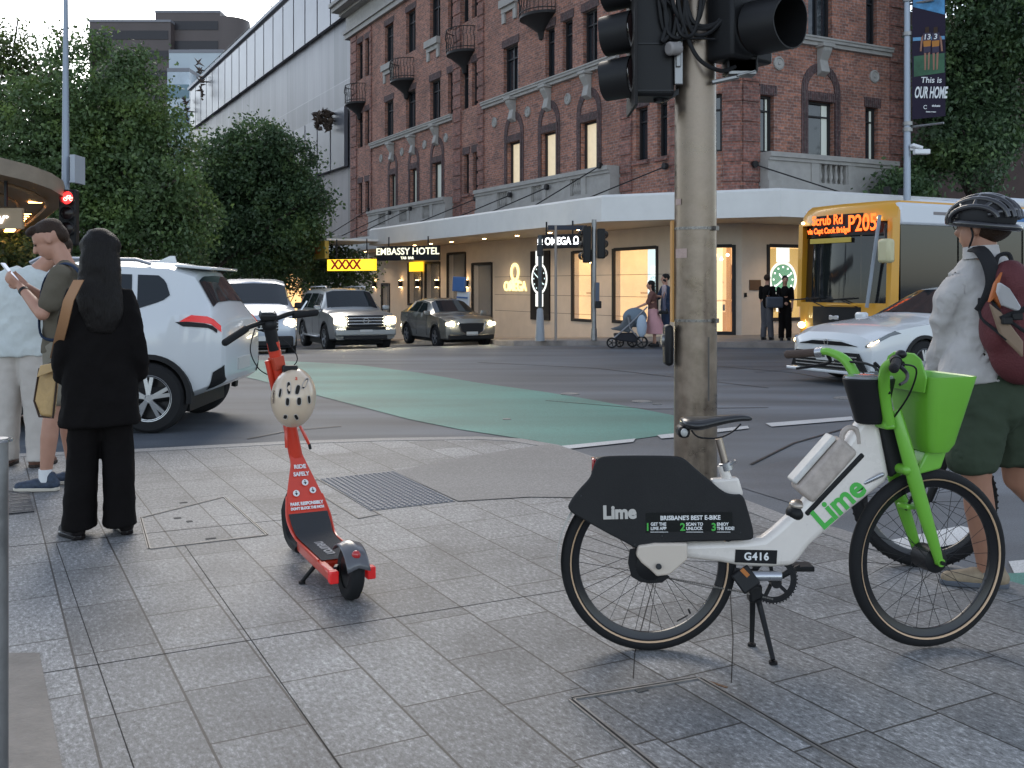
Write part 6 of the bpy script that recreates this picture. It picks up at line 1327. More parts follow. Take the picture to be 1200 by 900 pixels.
# ---------------- man in white, behind
vp = V((-3.80, 7.75, 0)); vm = thing('person', 'man in a pale tee and cream trousers facing away behind the phone user', 'person', vp)
f_ = V((.1, 1, 0)).normalized(); l_ = V((-f_.y, f_.x, 0))
def PV(x, y, z): return vp+f_*x+l_*y+V((0, 0, z))
b = B(); Ph, rh = head(b, PV(.10, -.25, 1.68), f_+V((0, 0, -.5)), 1.05, f_*.5+V((0, 0, 1))); b.cap(PV(0, -.05, 1.46), PV(.07, -.21, 1.63), .062, .056)
ell(b, PV(0, 0, 1.28), (.07, .13, .22)); ell(b, PV(0, 0, 1.0), (.08, .12, .13))
for s_ in (-1, 1):
    sh = PV(0, s_*.2, 1.43); el = PV(.0, s_*.27, 1.13); wr = PV(.10, s_*.25, .90); b.cap(sh, el, .052, .042); b.cap(el, wr, .043, .028); hand(b, wr, V((0, .2, -1)), -l_*s_, 1, .5, s_)
    b.cap(PV(0, s_*.09, .95), PV(0, s_*.1, .5), .085, .055); b.cap(PV(0, s_*.1, .5), PV(0, s_*.13, .08), .054, .036)
skinb(vm, b); eyes(Ph, rh, vm)
b = B(); b.sph(Ph(-.02, 0, .03), (.108, .09, .092), 16, 10, rh); b.sph(Ph(-.06, 0, -.03), (.05, .07, .07), 14, 8, rh); garment(vm, b, 'hair', m_hairbr, .011, 3, .006)
b = B()
b.loft([(PV(-.01, 0, z), f_, l_, rx, ry) for z, rx, ry in ((.86, .145, .205), (1.0, .14, .20), (1.14, .14, .205), (1.3, .135, .205), (1.42, .11, .17), (1.49, .08, .11), (1.53, .062, .075))])
for s_ in (-1, 1): b.cap(PV(0, s_*.19, 1.43), PV(0, s_*.255, 1.22), .08, .078); b.cap(PV(-.0, s_*.06, 1.5), PV(0, s_*.19, 1.43), .06, .072)
for v in b.b.verts:
    if v.co.z < .86: v.co.z = .86
garment(vm, b, 'tee_shirt', m_white, .012, 3, .016)
b = B()
for s_ in (-1, 1): b.loft([(PV(0, s_*.135, .05), f_, l_, .10, .085), (PV(0, s_*.125, .3), f_, l_, .095, .082), (PV(0, s_*.105, .55), f_, l_, .10, .088), (PV(0, s_*.09, .85), f_, l_, .12, .10), (PV(0, s_*.07, .98), f_, l_, .12, .10)])
garment(vm, b, 'trousers', m_cream, .013, 4, .009)
for s_ in (-1, 1): shoe(vm, PV(-.0, s_*.13, 0), f_+l_*s_*.2, M('brown loafer', (.12, .055, .035), .5), M('dark sole', (.04, .03, .025), .7), .27)
# ---------------- cyclist standing astride his bike on the right
cp = V((2.13, 4.72, 0)); cy = thing('person', 'cyclist in black helmet, grey shirt and dark green shorts standing with his back half turned', 'person', cp)
f_ = V((-.5, .87, 0)).normalized(); l_ = V((-f_.y, f_.x, 0))
# measured outline of the man, placed at his own distance
Yc = 4.62
def PC(u, v, dy=0): return W(u, v, Yc+dy)
S_ = Yc/F
hfw = V((-.62, .78, 0)).normalized()
b = B(); Ph, rh = head(b, PC(1152, 266, .0), hfw, 1.12); b.cap(PC(1152, 300, 0), PC(1150, 282), .068, .064, 16); b.cap(PC(1157, 325, .02), PC(1152, 296), .085, .068, 16)
ell(b, PC(1168, 370, .03), (.14, .09, .2)); ell(b, PC(1165, 450, .03), (.13, .09, .15))
lel = PC(1111, 402, .12); lwr = PC(1089, 455, .34)
b.cap(PC(1134, 340, .03), lel, .048, .044); b.cap(lel, lwr, .048, .03); hand(b, lwr, V((-.2, .8, -.35)), V((0, .2, -1)), 1.0, .9, 1)
rsh = PC(1222, 330, .05); rel = PC(1240, 405, .2); rwr = PC(1225, 450, .45); b.cap(rsh, rel, .05, .045); b.cap(rel, rwr, .048, .03); hand(b, rwr, V((-.2, .8, -.35)), V((0, .2, -1)), 1.0, .9, -1)
hipL = PC(1146, 470, -.02); knL = PC(1144, 560, -.03); anL = PC(1157, 672, .02)
b.cap(hipL, knL, .10, .066); b.cap(knL, knL.lerp(anL, .33), .064, .068); b.cap(knL.lerp(anL, .33), anL, .067, .038); b.cap(anL, PC(1158, 680, .02), .038, .036)
hipR = PC(1190, 470, .1); knR = PC(1192, 560, .22); anR = PC(1285, 648, .30); b.cap(hipR, knR, .10, .066); b.cap(knR, knR.lerp(anR, .33), .064, .066); b.cap(knR.lerp(anR, .33), anR, .066, .038)
skinb(cy, b, .0095, m_skin2); eyes(Ph, rh, cy)
b = B(); b.sph(Ph(-.03, 0, .0), (.098, .082, .075), 16, 10, rh); garment(cy, b, 'hair', m_hairbr, .01, 3, .004)
def shp(b, l):        # list of (u, v, dy, rx_px, ry_m)
    for u, v, dy, rx, ry in l: b.sph(PC(u, v, dy), (rx*S_, ry, .085), 18, 10)
b = B(); b.loft([(PC(u, v, .025), V((.97, -.1, 0)), V((.1, .97, 0)), rx*S_, ry) for u, v, rx, ry in ((1156, 452, 55, .15), (1158, 430, 54, .15), (1163, 405, 51, .145), (1166, 378, 51, .14), (1166, 350, 54, .14), (1162, 328, 49, .125), (1158, 312, 34, .095), (1154, 300, 20, .07))], 36)
b.loft([(PC(1127, 322, .02), V((.9, 0, .4)), V((0, 1, 0)), .07, .07), (PC(1119, 345, .04), V((1, 0, .2)), V((0, 1, 0)), .088, .085), (PC(1113, 375, .08), V((1, 0, .1)), V((0, 1, 0)), .08, .08), (lel, V((1, 0, .1)), V((0, 1, .1)), .072, .072), (lel.lerp(lwr, .4), V((1, 0, .3)), V((0, .9, .4)), .064, .062), (lel.lerp(lwr, .85), V((1, 0, .3)), V((0, .8, .5)), .05, .05)]); b.cap(rsh, rel, .085, .068); b.cap(rel, rel.lerp(rwr, .7), .07, .055)
zc = PC(0, 447).z
for v in b.b.verts:
    if v.co.z < zc and v.co.x > PC(1105, 0).x: v.co.z = zc
garment(cy, b, 'shirt', m_shirt, .010, 3, .021)
b = B(); b.lathe([(.071, -.01), (.082, -.012), (.076, .045), (.07, .04)], PC(1150, 300, 0), (-.06, .05, 1), 24, True); b.build('collar', m_shirt, cy)
b = B(); b.cap(PC(1165, 440, .02), PC(1168, 470, .02), .15, .15); b.cap(PC(1150, 470, -.0), PC(1140, 538, -.02), .135, .112); b.cap(PC(1190, 470, .08), PC(1185, 530, .15), .13, .115)
zc = PC(0, 552).z
for v in b.b.verts:
    if v.co.z < zc: v.co.z = zc
garment(cy, b, 'shorts', m_green, .010, 3, .014)
m_tanshoe = M('tan leather shoe', (.26, .20, .13), .6, var=.2, vs=30); 
an = PC(1160, 680, .02); shoe(cy, (an.x+.0, an.y, .0), V((-1, .25, 0)), m_tanshoe, M('blue grey sole', (.08, .09, .11), .6), .30)
an = V((anR.x, anR.y, .0)); shoe(cy, an, V((-1, .25, 0)), m_tanshoe, M('blue grey sole', (.08, .09, .11), .6), .30)
b = B(); b.cyl(PC(1157, 664, .02), PC(1158, 676, .02), .043, .043, 16); b.build('sock', cloth('grey sock', (.2, .2, .19)), cy)
# helmet
hl = thing('bicycle_helmet', 'black vented bicycle helmet on the cyclist with the backpack', 'helmet', PC(1146, 250)); b = B(); hc = Ph(-.005, 0, .045); u2 = rh
b.sph(hc, (.148, .112, .105), 28, 16, rh)
for v in list(b.b.verts):
    q = rh.transposed()@(v.co-hc)
    if q.z < -.045+.02*(q.x/.148): q.z = -.045+.02*(q.x/.148)
    v.co = hc+rh@q
sh_ = b.build('inner_shell', M('helmet foam', (.03, .03, .032), .8), hl, smooth=50)
b = B()
for k in range(-3, 4):
    y0 = k*.034; pts = []
    for i in range(15):
        a = math.pi*(-.04+1.02*i/14); r_ = math.sqrt(max(.05, 1-(y0/.118)**2)); pts.append(hc+rh@V((math.cos(a)*.158*r_**.5, y0+.012*math.sin(a)*(k/3), math.sin(a)*.118*r_-.02)))
    b.tube(pts, .0125, 8, sx=1.0, sy=.85)
for a0 in (.35, .95, 1.6, 2.2, 2.8):
    pts = []
    for i in range(9):
        y = -.105+.21*i/8; r_ = math.sqrt(max(.02, 1-(y/.118)**2)); pts.append(hc+rh@V((math.cos(a0)*.155*max(r_, .35), y, math.sin(a0)*.116*r_-.02)))
    b.tube(pts, .012, 8)
rim_ = [hc+rh@V((math.cos(a)*.150, math.sin(a)*.114, -.042+.02*math.cos(a))) for a in [2*math.pi*i/32 for i in range(33)]]; b.tube(rim_, .017, 8)
b.build('outer_shell', M('glossy black shell', (.02, .02, .023), .2, coat=.5), hl, smooth=50)
for s_ in (-1, 1): b = B(); b.tube([hc+rh@V((.02, s_*.09, -.05)), Ph(.0, s_*.085, -.04), Ph(.03, s_*.06, -.10), Ph(.03, 0, -.125)], .005, 6, smooth=3); b.build('chin_strap', black, hl)
gl_ = thing('glasses', 'dark framed glasses worn by the helmeted cyclist', 'glasses', Ph(.08, 0, .02)); b = B()
for s_ in (-1, 1): b.lathe([(.020, 0), (.023, .002), (.020, .004)], Ph(.098, s_*.034, .01), hfw, 16, True); b.tube([Ph(.095, s_*.056, .014), Ph(.0, s_*.082, .012)], .0025, 5)
b.build('frame', black, gl_)
# backpack
m_mar = M('maroon cordura', (.10, .018, .022), .75, var=.15, vs=5, bump=.3, bs=120); m_gr2 = M('pale grey panel', (.42, .41, .42), .7); m_org = M('orange lining', (.38, .10, .02), .7); m_strap = M('black webbing', (.018, .018, .02), .8, bump=.3, bs=150)
bk = thing('backpack', 'maroon and pale grey backpack with black straps worn by the cyclist', 'backpack', PC(1180, 380, -.15))
def bpk(nm, pts, d0, th, mat, bev=.02):
    b = B(); b.prism([PC(u, v, d0-(.05 if u > 1178 else 0)) for u, v in pts], (0, th, 0)); return b.build(nm, mat, bk, bevel=bev, nseg=3)
b = B()
for u, v, rx, rz2 in ((1184, 335, 22, .12), (1182, 375, 32, .16), (1196, 410, 36, .16), (1205, 360, 30, .18), (1225, 400, 30, .2), (1165, 385, 14, .12)): b.sph(PC(u, v, -.15), (rx*S_, .10, rz2), 18, 12)
remesh(b.build('pack_body', m_mar, bk), .014, 6)
bpk('pale_panel', [(1172, 330), (1184, 338), (1198, 360), (1194, 365), (1176, 358), (1170, 342)], -.275, .03, m_gr2, .01)
bpk('orange_panel', [(1160, 355), (1167, 332), (1176, 318), (1170, 338), (1174, 362), (1166, 350)], -.235, .03, m_org, .008)
bpk('tan_panel', [(1160, 355), (1174, 366), (1200, 400), (1200, 420), (1172, 392)], -.262, .02, M('tan panel', (.22, .15, .10), .7), .01)
for pts in ([(1130, 290, .0), (1146, 298, -.08), (1160, 312, -.13), (1168, 330, -.16), (1160, 350, -.16)], ):
    b = B(); b.tube([PC(u, v, d_) for u, v, d_ in ((1137, 294, .02), (1147, 292, -.07), (1158, 306, -.135), (1164, 330, -.16), (1158, 352, -.15), (1150, 365, -.12))], .034, 10, sx=1, sy=.4, up=(1, 0, .3), smooth=4); b.build('shoulder_strap', m_strap, bk)
b = B(); b.tube([PC(1148, 350, -.1), PC(1150, 372, -.15), PC(1168, 388, -.24), PC(1180, 398, -.27)], .008, 6, smooth=3); b.tube([PC(1162, 352, -.2), PC(1174, 370, -.26), PC(1206, 392, -.29)], .008, 6); b.tube([PC(1172, 374, -.27), PC(1215, 356, -.29)], .014, 6, sx=.5); b.build('webbing', m_strap, bk)
for u, v in ((1180, 376), (1192, 371)): b = B(); b.box(PC(u, v, -.285), (.045, .02, .03)); b.build('buckle', black, bk, bevel=.004)
b = B(); b.tube([PC(1166, 312, -.13), PC(1170, 300, -.12), PC(1182, 298, -.12), PC(1186, 310, -.13)], .01, 6, smooth=4); b.build('grab_loop', m_strap, bk)
# ---------------- distant people
def walker(lb, p, fwd, hgt, top, bottom, hair, long=False, skirt=False, arms=None, lean=0, topm2=None):
    p = V(p); t = thing('person', lb, 'person', p); s = hgt/1.75; f_ = V((*fwd, 0)).normalized(); l_ = V((-f_.y, f_.x, 0)); 
    def Q(x, y, z): return p+(f_*(x+lean*z)+l_*y+V((0, 0, z)))*s
    b = B(); Ph, rh = head(b, Q(.02, 0, 1.62), f_, s); b.cap(Q(0, 0, 1.42), Q(.01, 0, 1.55), .055*s, .05*s, 10)
    ell(b, Q(0, 0, 1.25), (.1*s, .14*s, .2*s), 12); ell(b, Q(0, 0, .98), (.1*s, .14*s, .12*s), 12)
    A = arms or (((.02, .19, 1.12), (.08, .18, .88)), ((.02, .19, 1.12), (.08, .18, .88)))
    AA = []
    for s_, (e_, w_) in zip((-1, 1), A):
        sh = Q(0, s_*.17, 1.38); el = Q(e_[0], s_*e_[1], e_[2]); wr = Q(w_[0], s_*w_[1], w_[2]); AA.append((sh, el, wr)); b.cap(sh, el, .042*s, .036*s, 10); b.cap(el, wr, .036*s, .026*s, 10); hand(b, wr, wr-el, -l_*s_, s, .6, s_)
    for s_ in (-1, 1): b.cap(Q(0, s_*.08, .95), Q(.03*s_, s_*.09, .5), .075*s, .05*s, 10); b.cap(Q(.03*s_, s_*.09, .5), Q(-.02*s_, s_*.1, .07), .05*s, .033*s, 10)
    skinb(t, b, .014, m_skin); eyes(Ph, rh, t, s)
    b = B(); b.sph(Ph(-.02, 0, .035), (.108*s, .088*s, .095*s), 12, 8, rh)
    if long: b.cap(Ph(-.05, 0, 0), Ph(-.08, 0, -.25), .07*s, .05*s, 10)
    garment(t, b, 'hair', hair, .014, 3)
    b = B(); b.cap(Q(0, 0, 1.36), Q(0, 0, .95), .1*s, .13*s); ell(b, Q(0, 0, 1.3), (.12*s, .18*s, .17*s), 12)
    for sh, el, wr in AA: b.cap(sh, el, .06*s, .055*s, 10)
    garment(t, b, 'top', top, .016, 4, .006)
    b = B()
    if skirt: 
        b.loft([(Q(-.01*k, 0, 1.0-k*.11), f_, l_, (.12+.025*k)*s, (.14+.03*k)*s) for k in range(7)])
    else:
        for s_ in (-1, 1): b.cap(Q(0, s_*.08, .95), Q(.03*s_, s_*.09, .5), .10*s, .085*s, 10); b.cap(Q(.03*s_, s_*.09, .5), Q(-.02*s_, s_*.1, .1), .085*s, .08*s, 10)
    garment(t, b, 'skirt' if skirt else 'trousers', bottom, .016, 4, .006)
    for s_ in (-1, 1): q = Q(-.02*s_, s_*.1, 0); shoe(t, (q.x, q.y, p.z+.0), f_, black, black, .25*s)
    return t, Q
def fz(x, y): return rz_(x, y)+.13
pA = (( 905-600)/F*25.3, 25.3); wA, QA = walker('person in black jacket and grey trousers with a shoulder bag by the watch window', (pA[0]-.13, pA[1], fz(*pA)), (.6, .8), 1.67, m_blk, cloth('grey wide trousers', (.09, .09, .10)), m_hairbr)
b = B(); q = QA(-.1, -.22, 1.0); b.box(q+V((0, -.08, .0)), (.42, .14, .28)); hbg = thing('shoulder_bag', 'dark blue grey shoulder bag on the person by the plaque', 'bag', q); b.build('bag_body', M('slate bag', (.05, .06, .08), .5), hbg, bevel=.04, nseg=3)
b = B(); b.tube([q+V((-.15, -.08, .12)), QA(-.02, -.12, 1.42), q+V((.15, -.08, .12))], .012, 6, smooth=4); b.build('strap', black, hbg)
pB = ((919-600)/F*25.1, 25.1); walker('smiling staff member in a black polo and trousers facing the road', (pB[0]+.02, pB[1], fz(*pB)), (-.15, -1), 1.64, m_blk, m_blk, m_hairb, long=True)
pC = ((769-600)/F*24.1, 24.3); arm = (((.12, .19, 1.15), (.42, .12, 1.02)), ((.12, .19, 1.15), (.42, .12, 1.02)))
wC, QC = walker('woman in a brown top and pink skirt pushing the stroller', (pC[0], pC[1], rz_(*pC)+.02), (-.95, .1), 1.62, cloth('brown top', (.14, .07, .06)), cloth('pink skirt', (.5, .27, .28)), m_hairb, long=True, skirt=True, arms=arm, lean=.06)
pD = ((786-600)/F*24.6, 24.6); walker('man in dark blue beside the pole holding a child', (pD[0]-.12, pD[1], rz_(*pD)+.05), (-.9, -.3), 1.76, m_navy, m_navy, m_hairb, arms=(((.1, .2, 1.15), (.3, .1, 1.2)), ((.1, .2, 1.15), (.3, .1, 1.2))))
pE = ((778-600)/F*24.2, 24.2); walker('small child with black hair carried beside the dark blue man', (pE[0], pE[1]-.05, rz_(*pE)+.82), (-.9, -.1), .85, cloth('pale child top', (.4, .32, .33)), cloth('child trousers', (.10, .10, .14)), m_hairb)
# person inside the shop
pS = FL.P(FL.at(750), 0, -1.0); walker('shop assistant in a dark suit inside the large lit window', (pS.x, pS.y, .15), (-.3, -1), 1.7, m_blk, m_blk, m_hairbr)
# stroller
sp0 = W(736, 410, 24.2); zz_ = rz_(sp0.x, sp0.y); st_t = thing('stroller', 'grey and black stroller at the kerb ramp', 'stroller', (sp0.x, sp0.y, zz_))
def Z(u, v, dy=0): return W(u, v, 24.2+dy)
for u, v, r_ in ((717, 405, .13), (726, 405, .11), (741, 404, .13), (752, 402, .15)):
    b = B(); c = Z(u, v, .2 if u in (726, 741) else -.2); c.z = zz_+r_; b.lathe([(r_*.72, -.02), (r_, -.02), (r_, .02), (r_*.72, .02)], c, (0, 1, 0), 24, True); o = b.build('wheel', m_tyre, st_t)
    b = B(); 
    for k in range(5): a = k*2*math.pi/5; b.beam(c, c+V((math.cos(a)*r_*.8, 0, math.sin(a)*r_*.8)), .02, .02)
    b.build('spokes', black, o)
b = B()
for dy in (-.2, .2): b.tube([Z(716, 399, dy), Z(722, 394, dy), Z(740, 378, dy), Z(754, 364, dy), Z(758, 360, dy)], .02, 8); b.tube([Z(752, 400, dy), Z(738, 385, dy), Z(736, 372, dy)], .02, 8)
b.tube([Z(758, 360, -.2), Z(758, 360, .2)], .02, 8); b.build('frame', M('stroller frame', (.25, .25, .26), .4, .6), st_t)
b = B(); b.sph(Z(744, 372), (.30, .2, .24), 16, 10); remesh(b.build('canopy', M('grey blue canopy', (.13, .17, .21), .8), st_t), .02, 3)
b = B(); b.prism([Z(716, 386, -.18), Z(738, 390, -.18), Z(748, 372, -.18), Z(736, 368, -.18), Z(728, 382, -.18)], (0, .36, 0)); b.build('seat', M('stroller cloth', (.08, .09, .10), .8), st_t, bevel=.03)
b = B(); b.prism([Z(720, 391, -.17), Z(722, 399, -.17), Z(748, 402, -.17), Z(746, 390, -.17)], (0, .34, 0)); b.build('basket', M('stroller basket', (.03, .03, .035), .9), st_t, bevel=.03)
b = B(); b.sph(Z(752, 382, -.28), (.13, .09, .28), 12, 8); remesh(b.build('changing_bag', M('pale blue bag', (.35, .42, .50), .7), st_t), .02, 3)
# ================================================================ scooter, helmet, bikes
m_redp = M('scooter red', (.62, .045, .018), .32, coat=.4, var=.05, vs=8); m_whp = M('bike white', (.72, .66, .60), .28, coat=.5, var=.05, vs=6, rvar=.08); m_lime = M('bike green', (.15, .42, .035), .38, coat=.3, var=.05, vs=7)
m_guard = M('black guard', (.018, .018, .019), .5, bump=.06, bs=220, var=.15, vs=5); m_reflect = M('reflective wall stripe', (.62, .42, .26), .4); m_grip = M('brown grip', (.07, .045, .035), .75, bump=.4, bs=250); m_silver = M('silver alloy', (.45, .46, .48), .3, .9, rvar=.1, vs=20)
m_lwh = M('printed white', (.75, .75, .74), .5); m_grnp = M('printed green', (.06, .42, .06), .5)
YB = 3.84
# ---------- white and green hire e-bike; origin on the ground under the bottom bracket
eb = thing('hire_bicycle', 'white and lime green hire e-bike with a black rear wheel guard, on its stand', 'bicycle', W(890, 761, YB)); eb.location.z = 0
def P(u, v, dy=0): return W(u, v, YB+dy)
PXM = YB/F
def bikewheel(par, c, ax, r, hub_r, nsp=32, stripe=True, knob=0, hubw=.05, seed=0, tr=.025):
    ax = V(ax).normalized(); u, w_, a = frame(ax); c = V(c); b = B(); n = 72; m = 12; rows = []
    for i in range(n):
        t_ = 2*math.pi*i/n; d_ = u*math.cos(t_)+w_*math.sin(t_); rows.append([c+d_*(r-tr+tr*math.cos(k*2*math.pi/m))+a*tr*math.sin(k*2*math.pi/m) for k in range(m)])
    rows.append(rows[0]); b.grid(rows, True)
    if knob:
        for i in range(knob):
            t_ = 2*math.pi*i/knob; d_ = u*math.cos(t_)+w_*math.sin(t_); tt = (w_*math.cos(t_)-u*math.sin(t_))
            for o_ in ((-.6, 0, .6) if i % 2 else (-.95, -.3, .3, .95)): q = c+d_*(r-tr+tr*math.cos(o_))+a*tr*math.sin(o_); b.box(q, (.007, .008, .006), rot=Matrix((d_, tt, a)).transposed())
    o = b.build('wheel', rubber, par, smooth=60)
    b = B(); rr = r-tr*1.9; b.lathe([(rr, -.014), (rr+.003, -.016), (rr-.004, -.013), (rr-.022, -.008), (rr-.024, 0), (rr-.022, .008), (rr-.004, .013), (rr+.003, .016), (rr, .014)], c, ax, 72, True); b.build('rim', M('black rim', (.015, .015, .017), .25, .3), o, smooth=60)
    if stripe:
        for s_ in (-1, 1): b = B(); b.lathe([(r-tr*1.62, s_*tr*.80), (r-tr*1.40, s_*tr*.955), (r-tr*1.40, s_*(tr*.955+.0014)), (r-tr*1.62, s_*(tr*.80+.0016))], c, ax, 72, True); b.build('reflective_stripe', m_reflect, o, smooth=60)
    b = B()
    for i in range(nsp):
        sd = 1 if i % 2 else -1; t_ = 2*math.pi*i/nsp; off = .42*(1 if (i//2) % 2 else -1); p0 = c+(u*math.cos(t_+off)+w_*math.sin(t_+off))*hub_r+a*sd*hubw*.5; p1 = c+(u*math.cos(t_)+w_*math.sin(t_))*(rr-.02); b.tube([p0, p1], .0011, 4)
    b.build('spokes', M('spoke', (.02, .02, .022), .35, .6), o)
    b = B(); b.lathe([(0, -hubw*.62), (hub_r*.5, -hubw*.6), (hub_r, -hubw*.5), (hub_r, hubw*.5), (hub_r*.5, hubw*.6), (0, hubw*.62)], c, ax, 28); b.build('hub', black, o, smooth=30)
    return o
rw = P(760, 663); rw.z = .338; bikewheel(eb, rw, (0, 1, 0), .338, .055, hubw=.11)
yaw = R(14); wf = V((math.cos(yaw), math.sin(yaw), 0)); wa = V((-wf.y, wf.x, 0))
fwc = W(1088, 652, 3.86); fwc.z = .350; bikewheel(eb, fwc, wa, .343, .048, hubw=.09, knob=0)
ste = (fwc-wf*.02)                                            # steering assembly turns with wf
def Q(x, y, z): return fwc+wf*x+wa*y+V((0, 0, z-.350))          # x forward, y to rider's left (away), z height
# frame: big white tube from seat cluster, low step through, down tube to head
def slab(nm, pts, hw, mat, bev=.012, par=eb, y0=0, nseg=4): b = B(); b.prism([P(u, v, y0-hw) for u, v in pts], (0, 2*hw, 0)); return b.build(nm, mat, par, bevel=bev, nseg=nseg, smooth=40)
slab('frame', [(760, 644), (800, 636), (870, 634), (895, 631), (907, 622), (940, 592), (985, 528), (1008, 494), (1014, 484), (1029, 484), (1043, 557), (1038, 566), (1000, 596), (950, 640), (938, 656), (930, 664), (905, 666), (870, 665), (845, 660), (800, 655)], .036, m_whp, .028)
slab('frame_joint', [(748, 640), (768, 637), (806, 637), (806, 656), (792, 668), (785, 674), (770, 676), (762, 668), (752, 660), (746, 652)], .018, M('satin joint', (.58, .5, .42), .4), .008, y0=-.062)
b = B(); b.cyl(P(772, 664, -.095), P(772, 664, -.06), .011, n=16); b.cyl(P(772, 664, -.1), P(772, 664, -.09), .007, n=6); b.build('axle_nut', dark, eb)
b = B(); b.tube([P(866, 628), P(858, 580), P(846, 545)], [.024, .021, .019], 20, smooth=4); b.build('seat_tube', m_whp, eb)
slab('seat_cluster', [(833, 562), (866, 560), (872, 580), (860, 588), (838, 578)], .022, m_whp, .01)
b = B(); b.tube([P(852, 552), P(842, 514)], .0145, 20); b.build('seat_post', M('warm steel', (.42, .36, .31), .3, .9), eb)
b = B(); b.lathe([(.019, 0), (.025, .002), (.025, .03), (.019, .032)], P(852, 551), P(842, 514)-P(852, 551), 24, True); b.tube([P(856, 545, -.02), P(862, 541, -.03), P(861, 539, .02)], .004, 6); b.build('seat_clamp', m_silver, eb)
# saddle
b = B(); b.loft([(P(u, v), V((0, 1, 0)), V((0, 0, 1)), wd, hh) for u, v, wd, hh in ((797, 496, .03, .008), (800, 495, .062, .018), (808, 496, .078, .024), (820, 496, .076, .024), (834, 494, .055, .021), (848, 492, .036, .017), (864, 490, .025, .014), (876, 490, .020, .012), (882, 491, .010, .006))], 28, 2.2, 5)
remesh(b.build('saddle', M('black vinyl', (.014, .014, .015), .28, coat=.2), eb), .006, 5)
b = B(); b.box(P(800, 505, -.0), (.045, .09, .045)); b.build('saddle_bumper', black, eb, bevel=.015)
b = B(); b.sph(P(802, 507, -.05), (.014, .01, .016), 12, 8); b.build('saddle_reflector', M('clear reflector', (.4, .4, .38), .2), eb)
for dy in (-.022, .022): b = B(); b.tube([P(808, 500, dy), P(818, 512, dy), P(842, 513, dy), P(858, 506, dy), P(868, 497, dy*.4)], .0035, 6, smooth=4); b.build('saddle_rail', dark, eb)
# rear guard: outline measured from the photo
go_ = [(664, 598), (669, 586), (680, 572), (692, 560), (695, 548), (700, 537), (712, 534), (790, 534), (802, 537), (816, 550), (838, 568), (848, 577), (860, 580), (871, 579), (877, 598), (886, 632), (872, 634), (800, 635), (772, 638), (757, 639), (750, 643), (744, 643), (735, 637), (715, 627), (690, 613)]
go = go_
for _k in range(2): go = [q for a, c in zip(go, go[1:]+go[:1]) for q in ((a[0]*.75+c[0]*.25, a[1]*.75+c[1]*.25), (a[0]*.25+c[0]*.75, a[1]*.25+c[1]*.75))]
for dy in (-.066, .052): b = B(); b.prism([P(u, v, dy) for u, v in go], (0, .014, 0)); b.build('rear_guard', m_guard, eb, bevel=.006, nseg=3)
b = B(); top = [(664, 598), (672, 582), (688, 563), (696, 545), (702, 537), (712, 534), (790, 534), (802, 537), (816, 550), (838, 568), (856, 580)]; b.grid([[P(u, v+1, dy) for u, v in top] for dy in (-.053, .053)]); b.build('guard_top', m_guard, eb, smooth=30)
b = B(); rows = []
for i in range(12): 
    a = math.pi*(1.03-.30*i/11); rows.append([rw+V((math.cos(a)*(.352), y, math.sin(a)*.352)) for y in (-.03, -.015, 0, .015, .03)])
b.grid(rows); b.build('mudguard', M('grey mudguard', (.3, .31, .3), .4), eb, smooth=60)
b = B(); b.box(P(704, 545, 0), (.05, .05, .06)); b.build('tail_light_mount', black, eb, bevel=.012); b = B(); b.box(P(695.5, 546, 0), (.016, .06, .062)); b.build('tail_light', M('tail reflector', (.35, .015, .015), .15, coat=.8), eb, bevel=.006)
for u, v in ((681, 581), (744, 638), (868, 624), (776, 628)): b = B(); b.cyl(P(u, v, -.069), P(u, v, -.066), .0035, n=10); b.build('screw', dark, eb)
yt = -.0672
text('Lime', .068, M('guard logo', (.5, .47, .43), .5), 'logo', eb, P(726, 601, yt), (1, 0, .02), (0, 0, 1), .0006, .0032, sx=.95)
slab('label_strip', [(757, 601), (858, 600), (859, 622), (757, 624)], .0006, M('label black', (.008, .009, .009), .35), .0001, y0=yt-.0002)
text("BRISBANE'S BEST E-BIKE", .0228, m_lwh, 'label_text', eb, P(809, 607, yt-.0012), (1, 0, .01), (0, 0, 1), .0004, .0006, sx=.95)
for s_, u in (('1', 759), ('2', 800), ('3', 836.5)): text(s_, .040, m_grnp, 'label_text', eb, P(u, 618, yt-.0012), (1, 0, .01), (0, 0, 1), .0004, .001)
for s_, s2, u in (('GET THE', 'LIME APP', 772.5), ('SCAN TO', 'UNLOCK', 814), ('ENJOY', 'THE RIDE!', 850)):
    text(s_, .0165, m_lwh, 'label_text', eb, P(u-10, 614.5, yt-.0012), (1, 0, .01), (0, 0, 1), .0004, .0005, align='LEFT', sx=.9); text(s2, .0165, m_lwh, 'label_text', eb, P(u-10, 619.5, yt-.0012), (1, 0, .01), (0, 0, 1), .0004, .0005, align='LEFT', sx=.9)
for u0, u1 in ((762, 783), (804, 824), (840, 856)): slab('label_rule', [(u0, 623.2), (u1, 623.2), (u1, 623.8), (u0, 623.8)], .0003, m_lwh, .0, y0=yt-.001)
# frame plate and down tube name
slab('number_panel', [(862, 644), (911, 645), (910, 661), (861, 659)], .0008, m_black_s if 'm_black_s' in globals() else black, .0001, y0=-.0372)
text('G416', .040, m_lwh, 'number_text', eb, P(886.5, 652.5, -.0386), (1, 0, -.01), (0, 0, 1), .0004, .0012, space=1.12, sx=.98)
dv = (P(1012, 565)-P(952, 618)).normalized(); text('Lime', .118, m_grnp, 'logo', eb, P(983, 590, -.0372), dv, (-dv.z, 0, dv.x), .0008, .0035, sx=.98)
